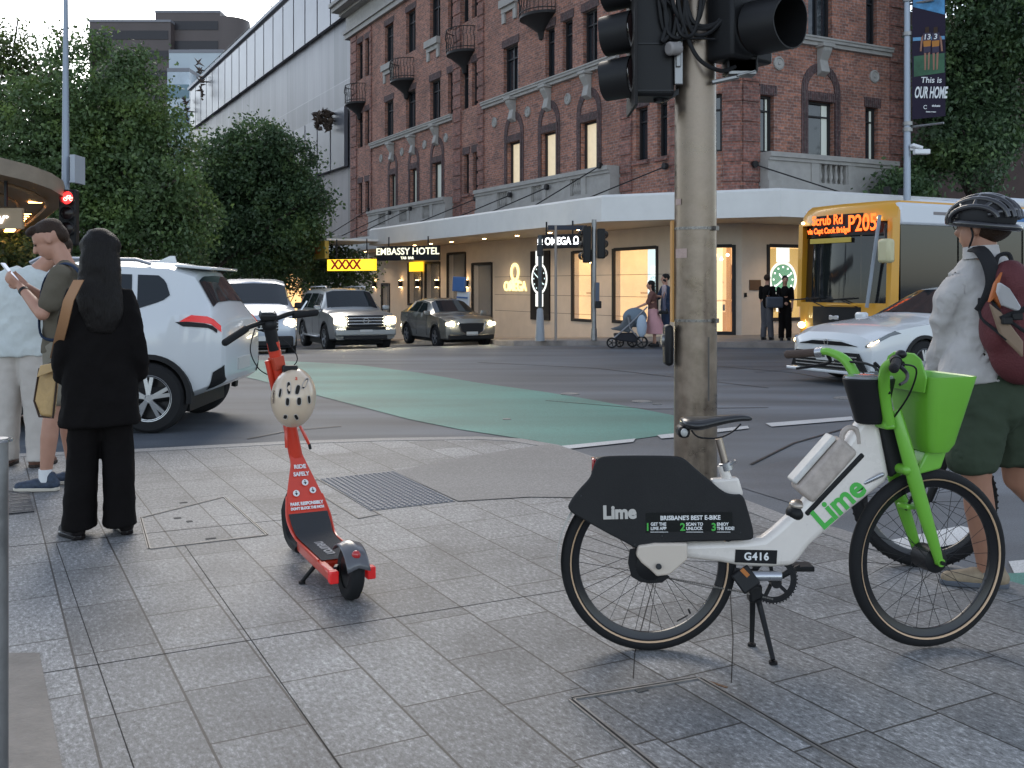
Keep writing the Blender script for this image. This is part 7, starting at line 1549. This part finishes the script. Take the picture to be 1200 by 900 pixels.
# battery and its cradle
def rotbox(c, l_, h_, w_, ang, nm, mat, bev, par=eb):
    b = B(); b.box(c, (l_, w_, h_), rot=Matrix.Rotation(-ang, 3, 'Y')); return b.build(nm, mat, par, bevel=bev, nseg=4)
ang = math.atan2(600-515, 1000-930)
ang = math.atan2(566-508, 978-930)
bt_ = rotbox(P(965, 549), .262, .092, .10, R(48.5), 'battery', M('worn beige plastic', (.40, .34, .30), .5, var=.22, vs=22, bump=.1, bs=60), .018)
rotbox(P(951, 537, 0), .235, .022, .084, R(48.5), 'battery_top', M('pale battery lid', (.55, .53, .50), .45, var=.15, vs=20), .008)
b = B(); b.tube([P(986, 521, -.03), P(988, 507, -.03), P(996, 501, -.03), P(1004, 505, -.03), P(1006, 520, -.03)], .010, 10, smooth=4); b.build('battery_handle', M('worn beige plastic', (.40, .34, .30), .5), eb)
b = B(); b.beam(P(941, 601), P(1008, 530), .024, .078, up=(0, 1, 0)); b.build('battery_rail', black, eb, bevel=.008)
b = B(); b.sph(P(932, 601), (.036, .045, .034), 18, 12); b.build('battery_foot', black, eb); b = B(); b.sph(P(934, 592), (.03, .035, .022), 16, 10); b.build('battery_lock', M('brushed foot', (.4, .35, .3), .3, .7), eb)
# steering: black head insert, fork, bars, display, basket
bb_ = Q(-.16, 0, .72)
hd0 = P(1048, 560); 
slab('head_tube', [(1027, 484), (1049, 482), (1062, 548), (1044, 561)], .034, black, .012)
top_ = Q(-.235, 0, .90); crown_ = Q(-.085, 0, .66+.0)
def fork():
    L_ = []
    for s_ in (-1, 1):
        b = B(); b.tube([Q(-.175, s_*.04, .93), Q(-.150, s_*.056, .82), Q(-.105, s_*.064, .66), Q(-.06, s_*.066, .52), Q(-.02, s_*.064, .41), Q(0, s_*.062, .350)], [.017, .019, .021, .019, .015, .012], 14, smooth=4, sx=1.0, sy=1.35); b.cyl(Q(0, s_*.05, .350), Q(0, s_*.078, .350), .016, n=16); b.build('fork_leg', m_lime, eb)
        b = B(); b.cyl(Q(0, s_*.078, .350), Q(0, s_*.09, .350), .008, n=6); b.build('axle_nut', dark, eb)
fork()
b = B(); b.cap(Q(-.14, -.06, .705), Q(-.14, .06, .705), .020); b.build('fork_crown', m_lime, eb)
b = B(); b.prism([Q(-.235, y, z) for y, z in ((-.055, .93), (.055, .93), (.07, .86), (-.07, .86))], wf*.05); b.build('stem_yoke', m_lime, eb, bevel=.012)
b = B(); b.tube([Q(-.21, -.055, .88), Q(-.245, -.075, 1.0), Q(-.28, -.13, 1.09), Q(-.30, -.2, 1.125), Q(-.31, -.24, 1.13)], [.021, .022, .02, .016, .014], 14, smooth=5); b.build('handlebar', m_lime, eb)
b = B(); b.tube([Q(-.21, .055, .88), Q(-.245, .075, 1.0), Q(-.27, .13, 1.10), Q(-.30, .2, 1.135), Q(-.32, .24, 1.135)], [.021, .022, .02, .016, .014], 14, smooth=5); b.build('handlebar', m_lime, eb)
for s_, mt in ((-1, M('black grip', (.015, .015, .016), .7, bump=.4, bs=250)), (1, m_grip)):
    a0 = Q(-.315, s_*.25, 1.133); a1 = Q(-.40, s_*.355, 1.118); b = B(); b.tube([a0, a1], .0165, 18); b.sph(a1, .0175, 14, 8); b.build('grip', mt, eb)
    b = B(); b.tube([Q(-.31, s_*.235, 1.135), Q(-.325, s_*.262, 1.13)], .021, 18); b.build('grip_collar', m_silver if s_ > 0 else black, eb)
    b = B(); b.tube([Q(-.295, s_*.225, 1.12), Q(-.275, s_*.25, 1.09), Q(-.32, s_*.31, 1.07), Q(-.37, s_*.345, 1.06)], [.009, .007, .006, .005], 8, smooth=4); b.build('brake_lever', dark, eb)
    b = B(); b.tube([Q(-.29, s_*.22, 1.12), Q(-.20, s_*.20, 1.10), Q(-.17, s_*.12, 1.0), Q(-.19, s_*.05, .90)], .0035, 6, smooth=5); b.build('brake_cable', black, eb)
# bell near the near grip
b = B(); b.sph(Q(-.28, -.225, 1.155), (.02, .02, .016), 16, 10); b.build('bell', dark, eb)
# display console
b = B(); cc = Q(-.262, 0, 1.005); prof = [(.03, -.13), (.05, -.125), (.072, -.03), (.086, .03), (.088, .045)]
rows = []
for r_, h_ in prof: rows.append([cc+wf*(math.cos(t_)*r_*1.15+.045*(.05-h_))+wa*math.sin(t_)*r_*.95+V((0, 0, h_)) for t_ in [2*math.pi*i/24 for i in range(24)]])
b.grid(rows, True, True); b.build('display_console', black, eb, bevel=.004)
nrm = (V((0, 0, 1))-wf*.35).normalized()
b = B(); rows = [[cc+wf*(math.cos(t_)*r_*1.15)+wa*math.sin(t_)*r_*.95+V((0, 0, .046+h_)) for t_ in [2*math.pi*i/24 for i in range(24)]] for r_, h_ in ((.084, 0), (.082, .007), (.07, .009))]; b.grid(rows, True, True); b.build('display_bezel', M('grey bezel', (.20, .21, .22), .25, coat=.5), eb)
b = B(); b.box(cc+V((0, 0, .057))-wf*.02, (.05, .06, .003), yaw); b.build('display_screen', M('screen', (.25, .28, .3), .1), eb, bevel=.001)
b = B(); b.tube([cc+V((0, 0, .05))+wf*.06-wa*.03, cc+wf*.03+V((0, 0, .1)), cc+wf*.06+wa*.04+V((0, 0, .07))], .006, 6, smooth=5); b.tube([Q(-.29, .18, 1.1), cc+wf*.02+V((0, 0, .09)), Q(-.24, -.1, 1.0)], .005, 6, smooth=5); b.build('display_cable', black, eb)
# basket (tapered tub)
def bk_(z, x0, x1, y): return [Q(x0, -y, z), Q(x1, -y, z), Q(x1, y, z), Q(x0, y, z)]
def tub(lv, n=3):
    rows = []
    for z, x0, x1, y, r_ in lv:
        pts = []
        for cx, cy, a0 in ((x1-r_, y-r_, 0), (x0+r_, y-r_, 90), (x0+r_, -y+r_, 180), (x1-r_, -y+r_, 270)):
            for k in range(n+1): a = R(a0+90*k/n); pts.append(Q(cx+math.cos(a)*r_, cy+math.sin(a)*r_, z))
        rows.append(pts)
    return rows
b = B(); rows = tub([(.765, -.04, .02, .075, .025), (.77, -.055, .038, .09, .03), (.80, -.065, .052, .105, .03), (1.055, -.10, .115, .15, .035), (1.06, -.10, .115, .15, .035), (1.055, -.093, .108, .143, .033), (.805, -.058, .045, .098, .028), (.79, -.05, .03, .08, .025)]); b.grid(rows, True, True); b.build('basket', m_lime, eb, smooth=40)
b = B(); pts = [Q(-.103, y, z) for y, z in ((-.12, 1.0), (-.135, 1.055), (-.10, 1.125), (-.06, 1.145), (.06, 1.145), (.10, 1.125), (.135, 1.055), (.12, 1.0))]; b.prism(pts, wf*-.008); b.build('basket_back', m_lime, eb, bevel=.003)
b = B(); c = Q(-.113, 0, 1.10); b.cyl(c, c+wf*.02, .011, n=14); b.build('basket_hole', M('hole', (.005, .01, .004), .9), eb)
b = B(); b.prism([Q(-.04, -.05, .775), Q(.05, -.05, .775), Q(.02, -.05, .70), Q(-.09, -.05, .68)], wa*.1); b.build('basket_bracket', m_lime, eb, bevel=.008)
b = B(); b.tube([Q(-.07, -.03, .72), Q(-.09, -.03, .6), Q(-.1, -.0, .54)], .006, 6); b.build('light_cable', black, eb)
b = B(); b.beam(Q(-.13, -.02, .56), Q(-.02, .02, .545), .05, .02); b.build('brake_arch', m_lime, eb, bevel=.006); b = B(); b.cap(P(1013, 566, -.03), P(1034, 556, -.05), .008); b.build('steering_damper', m_silver, eb)
# crank, chain, stand
bc = P(906, 679, -.02)
b = B(); b.lathe([(.082, -.002), (.090, -.002), (.090, .002), (.082, .002)], bc, (0, 1, 0), 48, True); b.lathe([(.082, -.001), (.067, -.001), (.067, .001), (.082, .001)], bc, (0, 1, 0), 48, True)
for k in range(44): a = k*2*math.pi/44; b.box(bc+V((math.cos(a)*.092, 0, math.sin(a)*.092)), (.006, .003, .005), rot=Matrix.Rotation(-a, 3, 'Y'))
for k in range(5): a = k*2*math.pi/5+.5; b.beam(bc, bc+V((math.cos(a)*.075, 0, math.sin(a)*.075)), .014, .005, up=(0, 1, 0))
b.build('chainring', dark, eb)
b = B(); b.cyl(bc+V((0, -.05, 0)), bc+V((0, .05, 0)), .02, n=20); b.build('crank_axle', dark, eb)
b = B(); b.beam(P(906, 679, -.06), P(860, 668, -.065), .022, .014, up=(0, 1, 0)); b.build('crank_arm', black, eb, bevel=.005)
b = B(); b.cyl(P(877, 675, -.065), P(916, 675, -.075), .0185, n=20); b.build('motor_tube', m_silver, eb, bevel=.003)
b = B(); b.beam(P(866, 668, -.07), P(882, 690, -.095), .075, .025, up=(0, 1, 0)); b.build('pedal', black, eb, bevel=.006); b = B(); b.box(P(873, 671, -.09), (.035, .008, .016), rot=Matrix.Rotation(.8, 3, 'Y')); b.build('pedal_reflector', M('amber reflector', (.45, .16, .04), .3), eb)
b = B(); b.beam(P(907, 680, .05), P(938, 664, .055), .02, .012, up=(0, 1, 0)); b.box(P(938, 664, .1), (.09, .08, .02)); b.build('crank_arm', black, eb, bevel=.004)
ch = [P(775, 676, -.015), P(810, 682, -.02), P(860, 692, -.02), P(893, 699, -.02), P(906, 702, -.02)]
b = B(); L0 = 0
for a_, c_ in zip(ch, ch[1:]):
    k = int((c_-a_).length/.0085)
    for i in range(k): q = a_.lerp(c_, (i+.5)/k); b.box(q, (.0066, .006 if i % 2 else .009, .006), rot=Matrix.Rotation(-math.atan2((c_-a_).z, (c_-a_).x), 3, 'Y'))
b.build('chain', M('chain steel', (.2, .19, .18), .4, .8), eb, smooth=0)
slab('hub_cover', [(738, 644), (748, 642), (765, 664), (785, 676), (776, 683), (762, 684), (750, 682), (740, 676), (736, 660)], .004, black, .002, y0=-.05)
b = B(); b.box(P(884, 694, 0), (.05, .06, .07)); b.build('stand_mount', black, eb, bevel=.01)
for (u0, v0, u1, v1, dy0, dy1) in ((882, 702, 881, 756, .03, .06), (888, 702, 906, 777, -.03, -.115)):
    e_ = G(u1, v1, .004); b = B(); b.tube([P(u0, v0, dy0), P(u0+(u1-u0)*.25, v0+16, dy0*1.3), e_+V((0, 0, .012))], [.012, .011, .009], 12, smooth=4); b.cyl(e_-V((0, 0, .003)), e_+V((0, 0, .007)), .016, n=14); b.build('stand_leg', black, eb)
b = B(); v0 = P(809, 719, -.0); b.cyl(v0, v0+V((-.008, 0, .018)), .004, n=8); b.cyl(P(806, 721), P(793, 728), .003, n=6); b.build('valve', black, eb)
# ---------- cyclist's dark mountain bike behind the green one
mb_ = thing('mountain_bike', 'black mountain bike under the standing cyclist at the right edge', 'bicycle', W(1130, 690, 4.95)); mb_.location.z = 0
def Pm(u, v, dy=0): return W(u, v, 4.98+dy)
fc = Pm(1082, 592); fc.z = .34; ma = V((-.35, -.94, 0)).normalized()
bikewheel(mb_, fc, (.20, .98, 0), .345, .03, 28, False, 70, tr=.030)
mfd = V((-.97, .2, 0))
ax0 = fc
hd_t = fc+V((.22, -.02, .42)); 
for s_ in (-1, 1): b = B(); b.tube([ax0+V((0, s_*.06, 0)), ax0+V((.10, s_*.06, .25)), ax0+V((.20, s_*.04, .44))], [.018, .024, .018], 12); b.build('fork_leg', black, mb_)
b = B(); b.tube([ax0+V((.19, 0, .40)), ax0+V((.26, -.01, .60))], .022, 12); b.build('head_tube', M('navy frame', (.03, .04, .07), .3, coat=.4), mb_)
m_nav = M('navy bike paint', (.035, .045, .08), .3, coat=.4); bbk = ax0+V((.78, -.12, -.03))
b = B(); b.tube([ax0+V((.22, 0, .46)), ax0+V((.5, -.06, .22)), bbk], .024, 14); b.build('down_tube', m_nav, mb_)
b = B(); b.tube([ax0+V((.25, 0, .56)), ax0+V((.72, -.10, .38))], .02, 14); b.build('top_tube', M('black purple tube', (.02, .016, .035), .25, coat=.5), mb_)
b = B(); b.tube([bbk, ax0+V((.68, -.1, .5))], .018, 12); b.build('seat_tube', m_nav, mb_)
b = B(); b.sph(ax0+V((.70, -.1, .62)), (.13, .06, .03), 16, 8); b.build('saddle', black, mb_)
b = B(); b.tube([ax0+V((.24, -.36, .64)), ax0+V((.26, -.1, .66)), ax0+V((.26, .1, .66)), ax0+V((.24, .36, .64))], .014, 10); b.build('handlebar', black, mb_)
b = B(); b.lathe([(.10, -.003), (.11, -.003), (.11, .003), (.10, .003)], bbk+V((0, -.05, 0)), (.1, 1, 0), 30, True); b.build('chainring', M('red chainring', (.35, .03, .04), .4), mb_)
b = B(); b.beam(bbk+V((0, -.06, 0)), bbk+V((.1, -.07, -.14)), .02, .014); b.box(bbk+V((.1, -.12, -.14)), (.09, .1, .02)); b.build('crank_arm', black, mb_)
bikewheel(mb_, ax0+V((1.13, -.24, 0)), (.20, .98, 0), .345, .03, 28, False, 70, tr=.030)
for s_ in (-1, 1): b = B(); b.tube([bbk+V((0, s_*.03, 0)), ax0+V((1.13, -.24+s_*.05, 0))], .01, 8); b.tube([ax0+V((.68, -.1+s_*.03, .42)), ax0+V((1.13, -.24+s_*.05, 0))], .009, 8); b.build('rear_stay', m_nav, mb_)
# ---------- red scooter
fs = V((-.44, .9, 0)).normalized(); ls = V((-fs.y, fs.x, 0)); rwp = G(413, 702); rwp.y += .0; sc_ = thing('hire_scooter', 'red hire e-scooter leaning on its stand with a helmet on the stem', 'scooter', (rwp.x, rwp.y, 0))
lean = -.06
hbd = V((-.68, -.73, 0))
def S(x, y, z): p = V((rwp.x, rwp.y, 0))+fs*x+(ls if z < 1.03 else hbd)*y; k = max(0, z-.48); return p+ls*(.06*min(z, .48)+.24*k)+V((0, 0, z*1.0+k*.09-y*.22*min(1, k*3)))
def sp3(x, y, z): return S(x, y, z)
b = B(); b.lathe([(.07, -.028), (.105, -.032), (.120, -.022), (.125, 0), (.120, .022), (.105, .032), (.07, .028)], S(0, 0, .125), ls+V((0, 0, lean*-1)), 40, True); o = b.build('rear_wheel', rubber, sc_, smooth=60)
b = B(); b.lathe([(0, -.02), (.072, -.026), (.072, .026), (0, .02)], S(0, 0, .125), ls, 24); b.build('hub', dark, o)
b = B(); b.lathe([(.06, -.03), (.10, -.034), (.115, -.022), (.12, 0), (.115, .022), (.10, .034), (.06, .03)], S(.93, 0, .12), ls, 40, True); o = b.build('front_wheel', rubber, sc_, smooth=60)
# deck
def deckpts(z, w_, x0=.17, x1=.70): return [S(x0, -w_, z), S(x1-.05, -w_, z), S(x1, -w_*.92, z), S(x1, w_*.92, z), S(x1-.05, w_, z), S(x0, w_, z)]
b = B(); b.prism(deckpts(.083, .10, .17, .62), V((0, 0, .055))); b.build('deck', m_redp, sc_, bevel=.012, nseg=3)
b = B(); b.grid([[S(x, y, z) for y in (-w_, -w_*.5, 0, w_*.5, w_)] for x, z, w_ in ((.16, .1445, .088), (.4, .147, .088), (.52, .149, .09), (.57, .153, .092), (.62, .161, .095), (.67, .198, .100), (.71, .236, .100), (.716, .243, .100))]); b.build('deck_mat', M('grip mat', (.05, .052, .056), .8, bump=.5, bs=400), sc_, smooth=60)
text('neuron', .07, M('mat print', (.28, .28, .29), .7), 'deck_logo', sc_, S(.36, .0, .1462), ls*-1+V((0, 0, -lean*0)), fs, .0005, .001) if False else text('neuron', .085, M('mat print', (.28, .28, .29), .7), 'deck_logo', sc_, S(.36, .012, .1480), fs*-1, ls*-1, .0005, .0015)
# neck plate rising to the stem
b = B(); nl = []
for x, z, w_ in ((.56, .141, .098), (.62, .15, .104), (.67, .185, .109), (.72, .235, .110), (.775, .32, .092), (.82, .40, .066), (.855, .47, .042), (.885, .52, .032), (.90, .56, .030)):
    nl.append([S(x, -w_, z), S(x-.004, 0, z+.004), S(x, w_, z), S(x+.045, w_*.85, z-.02), S(x+.05, 0, z-.025), S(x+.045, -w_*.85, z-.02)])
b.grid(nl, True, True); b.build('neck_plate', m_redp, sc_, smooth=50)
for w_ in (-1, 1): b = B(); b.tube([S(.17, w_*.10, .142), S(.5, w_*.10, .143), S(.60, w_*.103, .15), S(.67, w_*.109, .185), S(.72, w_*.11, .236), S(.775, w_*.092, .32)], .006, 6, smooth=4); b.build('edge_trim', m_redp, sc_)
b = B(); b.tube([S(.60, .088, .09), S(.78, .085, .11), S(.84, .08, .24), S(.83, .06, .34)], [.02, .03, .03, .01], 8, smooth=4); b.build('front_mudguard', black, sc_)
nx = (S(.855, 0, .47)-S(.72, 0, .235)).normalized()
def nt_(s_, size, x, z, sx=1.0): text(s_, size, m_lwh, 'plate_text', sc_, S(x-.012, 0, z+.006), -ls, nx, .0005, .0012, sx=sx)
nt_('RIDE', .030, .847, .452); nt_('SAFELY', .030, .827, .417, .85); nt_('PARK RESPONSIBLY', .0235, .747, .280, .82); nt_("DON'T BLOCK THE PATH", .0185, .735, .259, .80)
for y, x, z in ((-.012, .806, .377), (-.045, .785, .338), (.043, .78, .330)):
    b = B(); c = S(x-.012, y*1.0, z+.005); nn = ls.cross(nx); nn = nn if nn.dot(fs) < 0 else -nn; b.cyl(c, c+nn*.0012, .017, n=24); b.cyl(c+nn*.001, c+nn*.002, .0, n=4) if False else None; o = b.build('plate_symbol', m_lwh, sc_)
    b = B(); b.beam(c+nn*.0018-nx*.010, c+nn*.0018+nx*.004, .006, .0008, up=nn); b.sph(c+nn*.0018+nx*.009, .003, 8, 6); b.beam(c+nn*.0018-nx*.003-ls*.008, c+nn*.0018-nx*.001+ls*.008, .003, .0008, up=nn); b.build('pictogram', black, o, smooth=0)
# stem
b = B(); b.tube([S(.895, 0, .50), S(.865, 0, .78), S(.845, 0, 1.0), S(.835, 0, 1.06)], [.031, .029, .028, .028], 20, sx=1, sy=1.15); b.build('stem', m_redp, sc_)
b = B(); b.tube([S(.84, .0, 1.02), S(.83, 0, 1.13)], [.03, .033], 18); b.sph(S(.828, 0, 1.14), (.04, .04, .04), 16, 10); b.build('stem_head', black, sc_)
b = B(); b.box(S(.815, 0, 1.185), (.085, .07, .04), rot=Matrix((-ls, fs, V((0, 0, 1)))).transposed()@Matrix.Rotation(.35, 3, 'X')); b.build('display', M('display shell', (.02, .02, .02), .35), sc_, bevel=.012)
b = B(); b.box(S(.812, 0, 1.207), (.065, .05, .004), rot=Matrix((-ls, fs, V((0, 0, 1)))).transposed()@Matrix.Rotation(.35, 3, 'X')); b.build('display_screen', M('pale screen', (.55, .56, .56), .15), sc_, bevel=.001)
b = B(); b.tube([S(.77, .27, 1.12), S(.80, .15, 1.155), S(.825, .04, 1.16), S(.825, -.04, 1.16), S(.80, -.15, 1.165), S(.77, -.27, 1.14)], .013, 12, smooth=4); b.build('handlebar', black, sc_)
for y in (.235, -.235): b = B(); s2 = 1 if y > 0 else -1; b.tube([S(.795, s2*.14, 1.155-.004*0), S(.772, s2*.27, 1.125 if s2 > 0 else 1.14)], .0185, 14); b.sph(S(.772, s2*.27, 1.125 if s2 > 0 else 1.14), .0185, 12, 8); b.build('grip', rubber, sc_)
for s2 in (1, -1): b = B(); b.tube([S(.83, s2*.12, 1.15), S(.85, s2*.17, 1.14), S(.83, s2*.25, 1.12 if s2 > 0 else 1.2)], .005, 6, smooth=3); b.build('brake_lever', m_silver if s2 < 0 else dark, sc_)
for k in range(3): b = B(); b.tube([S(.85, .08-.09*(k == 1), 1.14), S(.86, .13-.1*k, 1.05), S(.87, .09-.1*k, .95), S(.86, .035-.03*k, .90)], .003, 6, smooth=5); b.build('cable', black, sc_)
b = B(); b.tube([S(.85, .045, .98), S(.86, .042, .80), S(.865, .04, .74)], .014, 10); b.build('lock_tube', m_redp, sc_)
b = B(); b.box(S(.81, -.02, .90), (.03, .03, .10)); b.build('lock_hook', black, sc_, bevel=.006)
b = B(); b.beam(S(.85, .0, .93), S(.845, 0, .99), .062, .06); b.build('stem_sticker', M('stem clamp', (.50, .06, .025), .5), sc_, bevel=.004)
for y, m2 in ((.045, m_redp), (-.055, m_redp)):
    b = B(); b.tube([S(.83, y*.7, .66), S(.82, y*1.0, .60), S(.82, y*1.2, .56)], [.006, .009, .007], 8, smooth=3); b.build('hook', m2, sc_)
b = B(); b.cyl(S(.82, -.066, .565), S(.82, -.067, .54), .008, n=8); b.build('hook_tip', black, sc_)
# rear fender and lamp, red end blocks
b = B(); rows = []
for i in range(12):
    a = R(20+115*i/11); rows.append([S(-math.cos(a)*.142, y, .125+math.sin(a)*.142-abs(y)*.35) for y in (-.052, -.042, -.02, 0, .02, .042, .052)])
b.grid(rows); o = b.build('rear_fender', M('fender grey', (.10, .10, .11), .3, coat=.4), sc_, smooth=60); md = o.modifiers.new('s', 'SOLIDIFY'); md.thickness = .006
b = B(); b.sph(S(-.098, 0, .222), (.02, .016, .02), 16, 10); b.build('tail_light', M('scooter tail light', (.45, .02, .02), .2, coat=.6), sc_)
for y in (-.085, .085):
    b = B(); b.prism([S(.19, y-.02, .09), S(.19, y+.02, .09), S(.19, y+.02, .14), S(.19, y-.02, .14)], -fs*.20); b.build('rear_arm', m_redp, sc_, bevel=.01)
    b = B(); b.box(S(-.015, y, .115), (.04, .045, .055), rot=Matrix((-ls, fs, V((0, 0, 1)))).transposed()); b.build('rear_reflector', M('red reflector', (.6, .02, .02), .25, emit=(1, .02, .02), es=.05), sc_, bevel=.005)
    b = B(); b.box(S(.05, y*.62, .12), (.02, .05, .05)); b.build('axle_bracket', dark, sc_, bevel=.004)
e_ = G(354, 684); b = B(); b.tube([S(.28, .08, .10), e_+V((0, 0, .01))], [.011, .009], 10); b.cyl(e_, e_+V((0, 0, .012)), .016, n=10); b.build('kickstand', black, sc_)
# ---------- helmet hung on the stem
hm = thing('bicycle_helmet', 'cream white hire helmet hung on the red scooter stem', 'helmet', W(344, 465, 4.96)); hc = W(344, 466, 5.02)
nv = V((.18, -1, .12)).normalized(); up_ = V((.05, 0, 1)); rx_ = up_.cross(nv).normalized(); up_ = nv.cross(rx_); RH = Matrix((rx_, up_, nv)).transposed()   # x side, y long axis, z dome
A_, B_, C_ = .112, .150, .135
def hs_(x, y, off=0.0):
    k = 1-(x/A_)**2-(y/B_)**2; z = C_*math.sqrt(max(k, 0)); n_ = V((x/A_**2, y/B_**2, z/C_**2)).normalized(); return V((x, y, z))+n_*off
b = B(); rows = []
for j in range(13):
    t_ = math.pi/2*j/12; rows.append([hc+RH@V((math.cos(a)*A_*math.cos(t_), math.sin(a)*B_*math.cos(t_)*(1.0 if math.sin(a) > 0 else 1.0), C_*math.sin(t_)*.999)) for a in [2*math.pi*i/40 for i in range(40)]])
b.grid(rows, True); sh = b.build('shell', M('cream shell', (.60, .47, .34), .25, coat=.5, var=.06, vs=6), hm, smooth=70)
m_vent = M('vent dark', (.02, .018, .016), .8)
def vent(x, y, w_, h_, rot_=0):
    w_ *= 1.25; h_ *= 1.1
    b = B(); c = []
    for i in range(18):
        a = 2*math.pi*i/18; dx, dy = math.copysign(abs(math.cos(a))**.7, math.cos(a))*w_, math.copysign(abs(math.sin(a))**.7, math.sin(a))*h_
        c.append(hc+RH@hs_(x+dx*math.cos(rot_)-dy*math.sin(rot_), y+dx*math.sin(rot_)+dy*math.cos(rot_), .0016))
    b.poly(c); o = b.build('vent', m_vent, hm, smooth=0)
    b = B(); b.tube(c+[c[0]], .0022, 5); b.build('vent_edge', M('vent rim', (.45, .40, .35), .3), o)
for q in ((-.02, .045, .008, .028, .1), (.022, .038, .009, .022, -.15), (.055, .07, .007, .026, -.35), (-.022, -.022, .008, .018, 0), (.032, -.018, .009, .018, .05), (.078, -.008, .006, .018, .15), (-.03, -.095, .008, .010, -.2), (.022, -.095, .007, .013, .5), (-.06, .02, .006, .02, -.1)): vent(*q)
b = B(); b.lathe([(1, 0)], (0, 0, 0)) if False else b.tube([hc+RH@V((math.cos(a)*A_*.94, math.sin(a)*B_*.95, -.014)) for a in [2*math.pi*i/40 for i in range(41)]], .006, 8); b.build('rim', M('dark liner', (.03, .028, .028), .6), hm)
b = B(); b.sph(hc-nv*.02, (.1, .02, .135), 20, 12); b.build('liner', M('liner', (.04, .038, .036), .9), hm)
text('2', .022, M('helmet red', (.6, .06, .03), .5), 'helmet_number', hm, hc+RH@hs_(.012, .092, .002), RH@V((1, 0, 0)), RH@V((0, .8, -.6)), .0005, .001)
text('neuron', .022, M('helmet print', (.06, .03, .02), .5), 'helmet_text', hm, hc+RH@hs_(-.09, .0, .0035), RH@V((.0, -1, 0)), RH@V((.65, 0, .76)), .0004, .0008)
b = B(); b.box(hc+RH@V((-.02, .135, .03)), (.07, .04, .05)); b.build('clip', black, hm, bevel=.01)
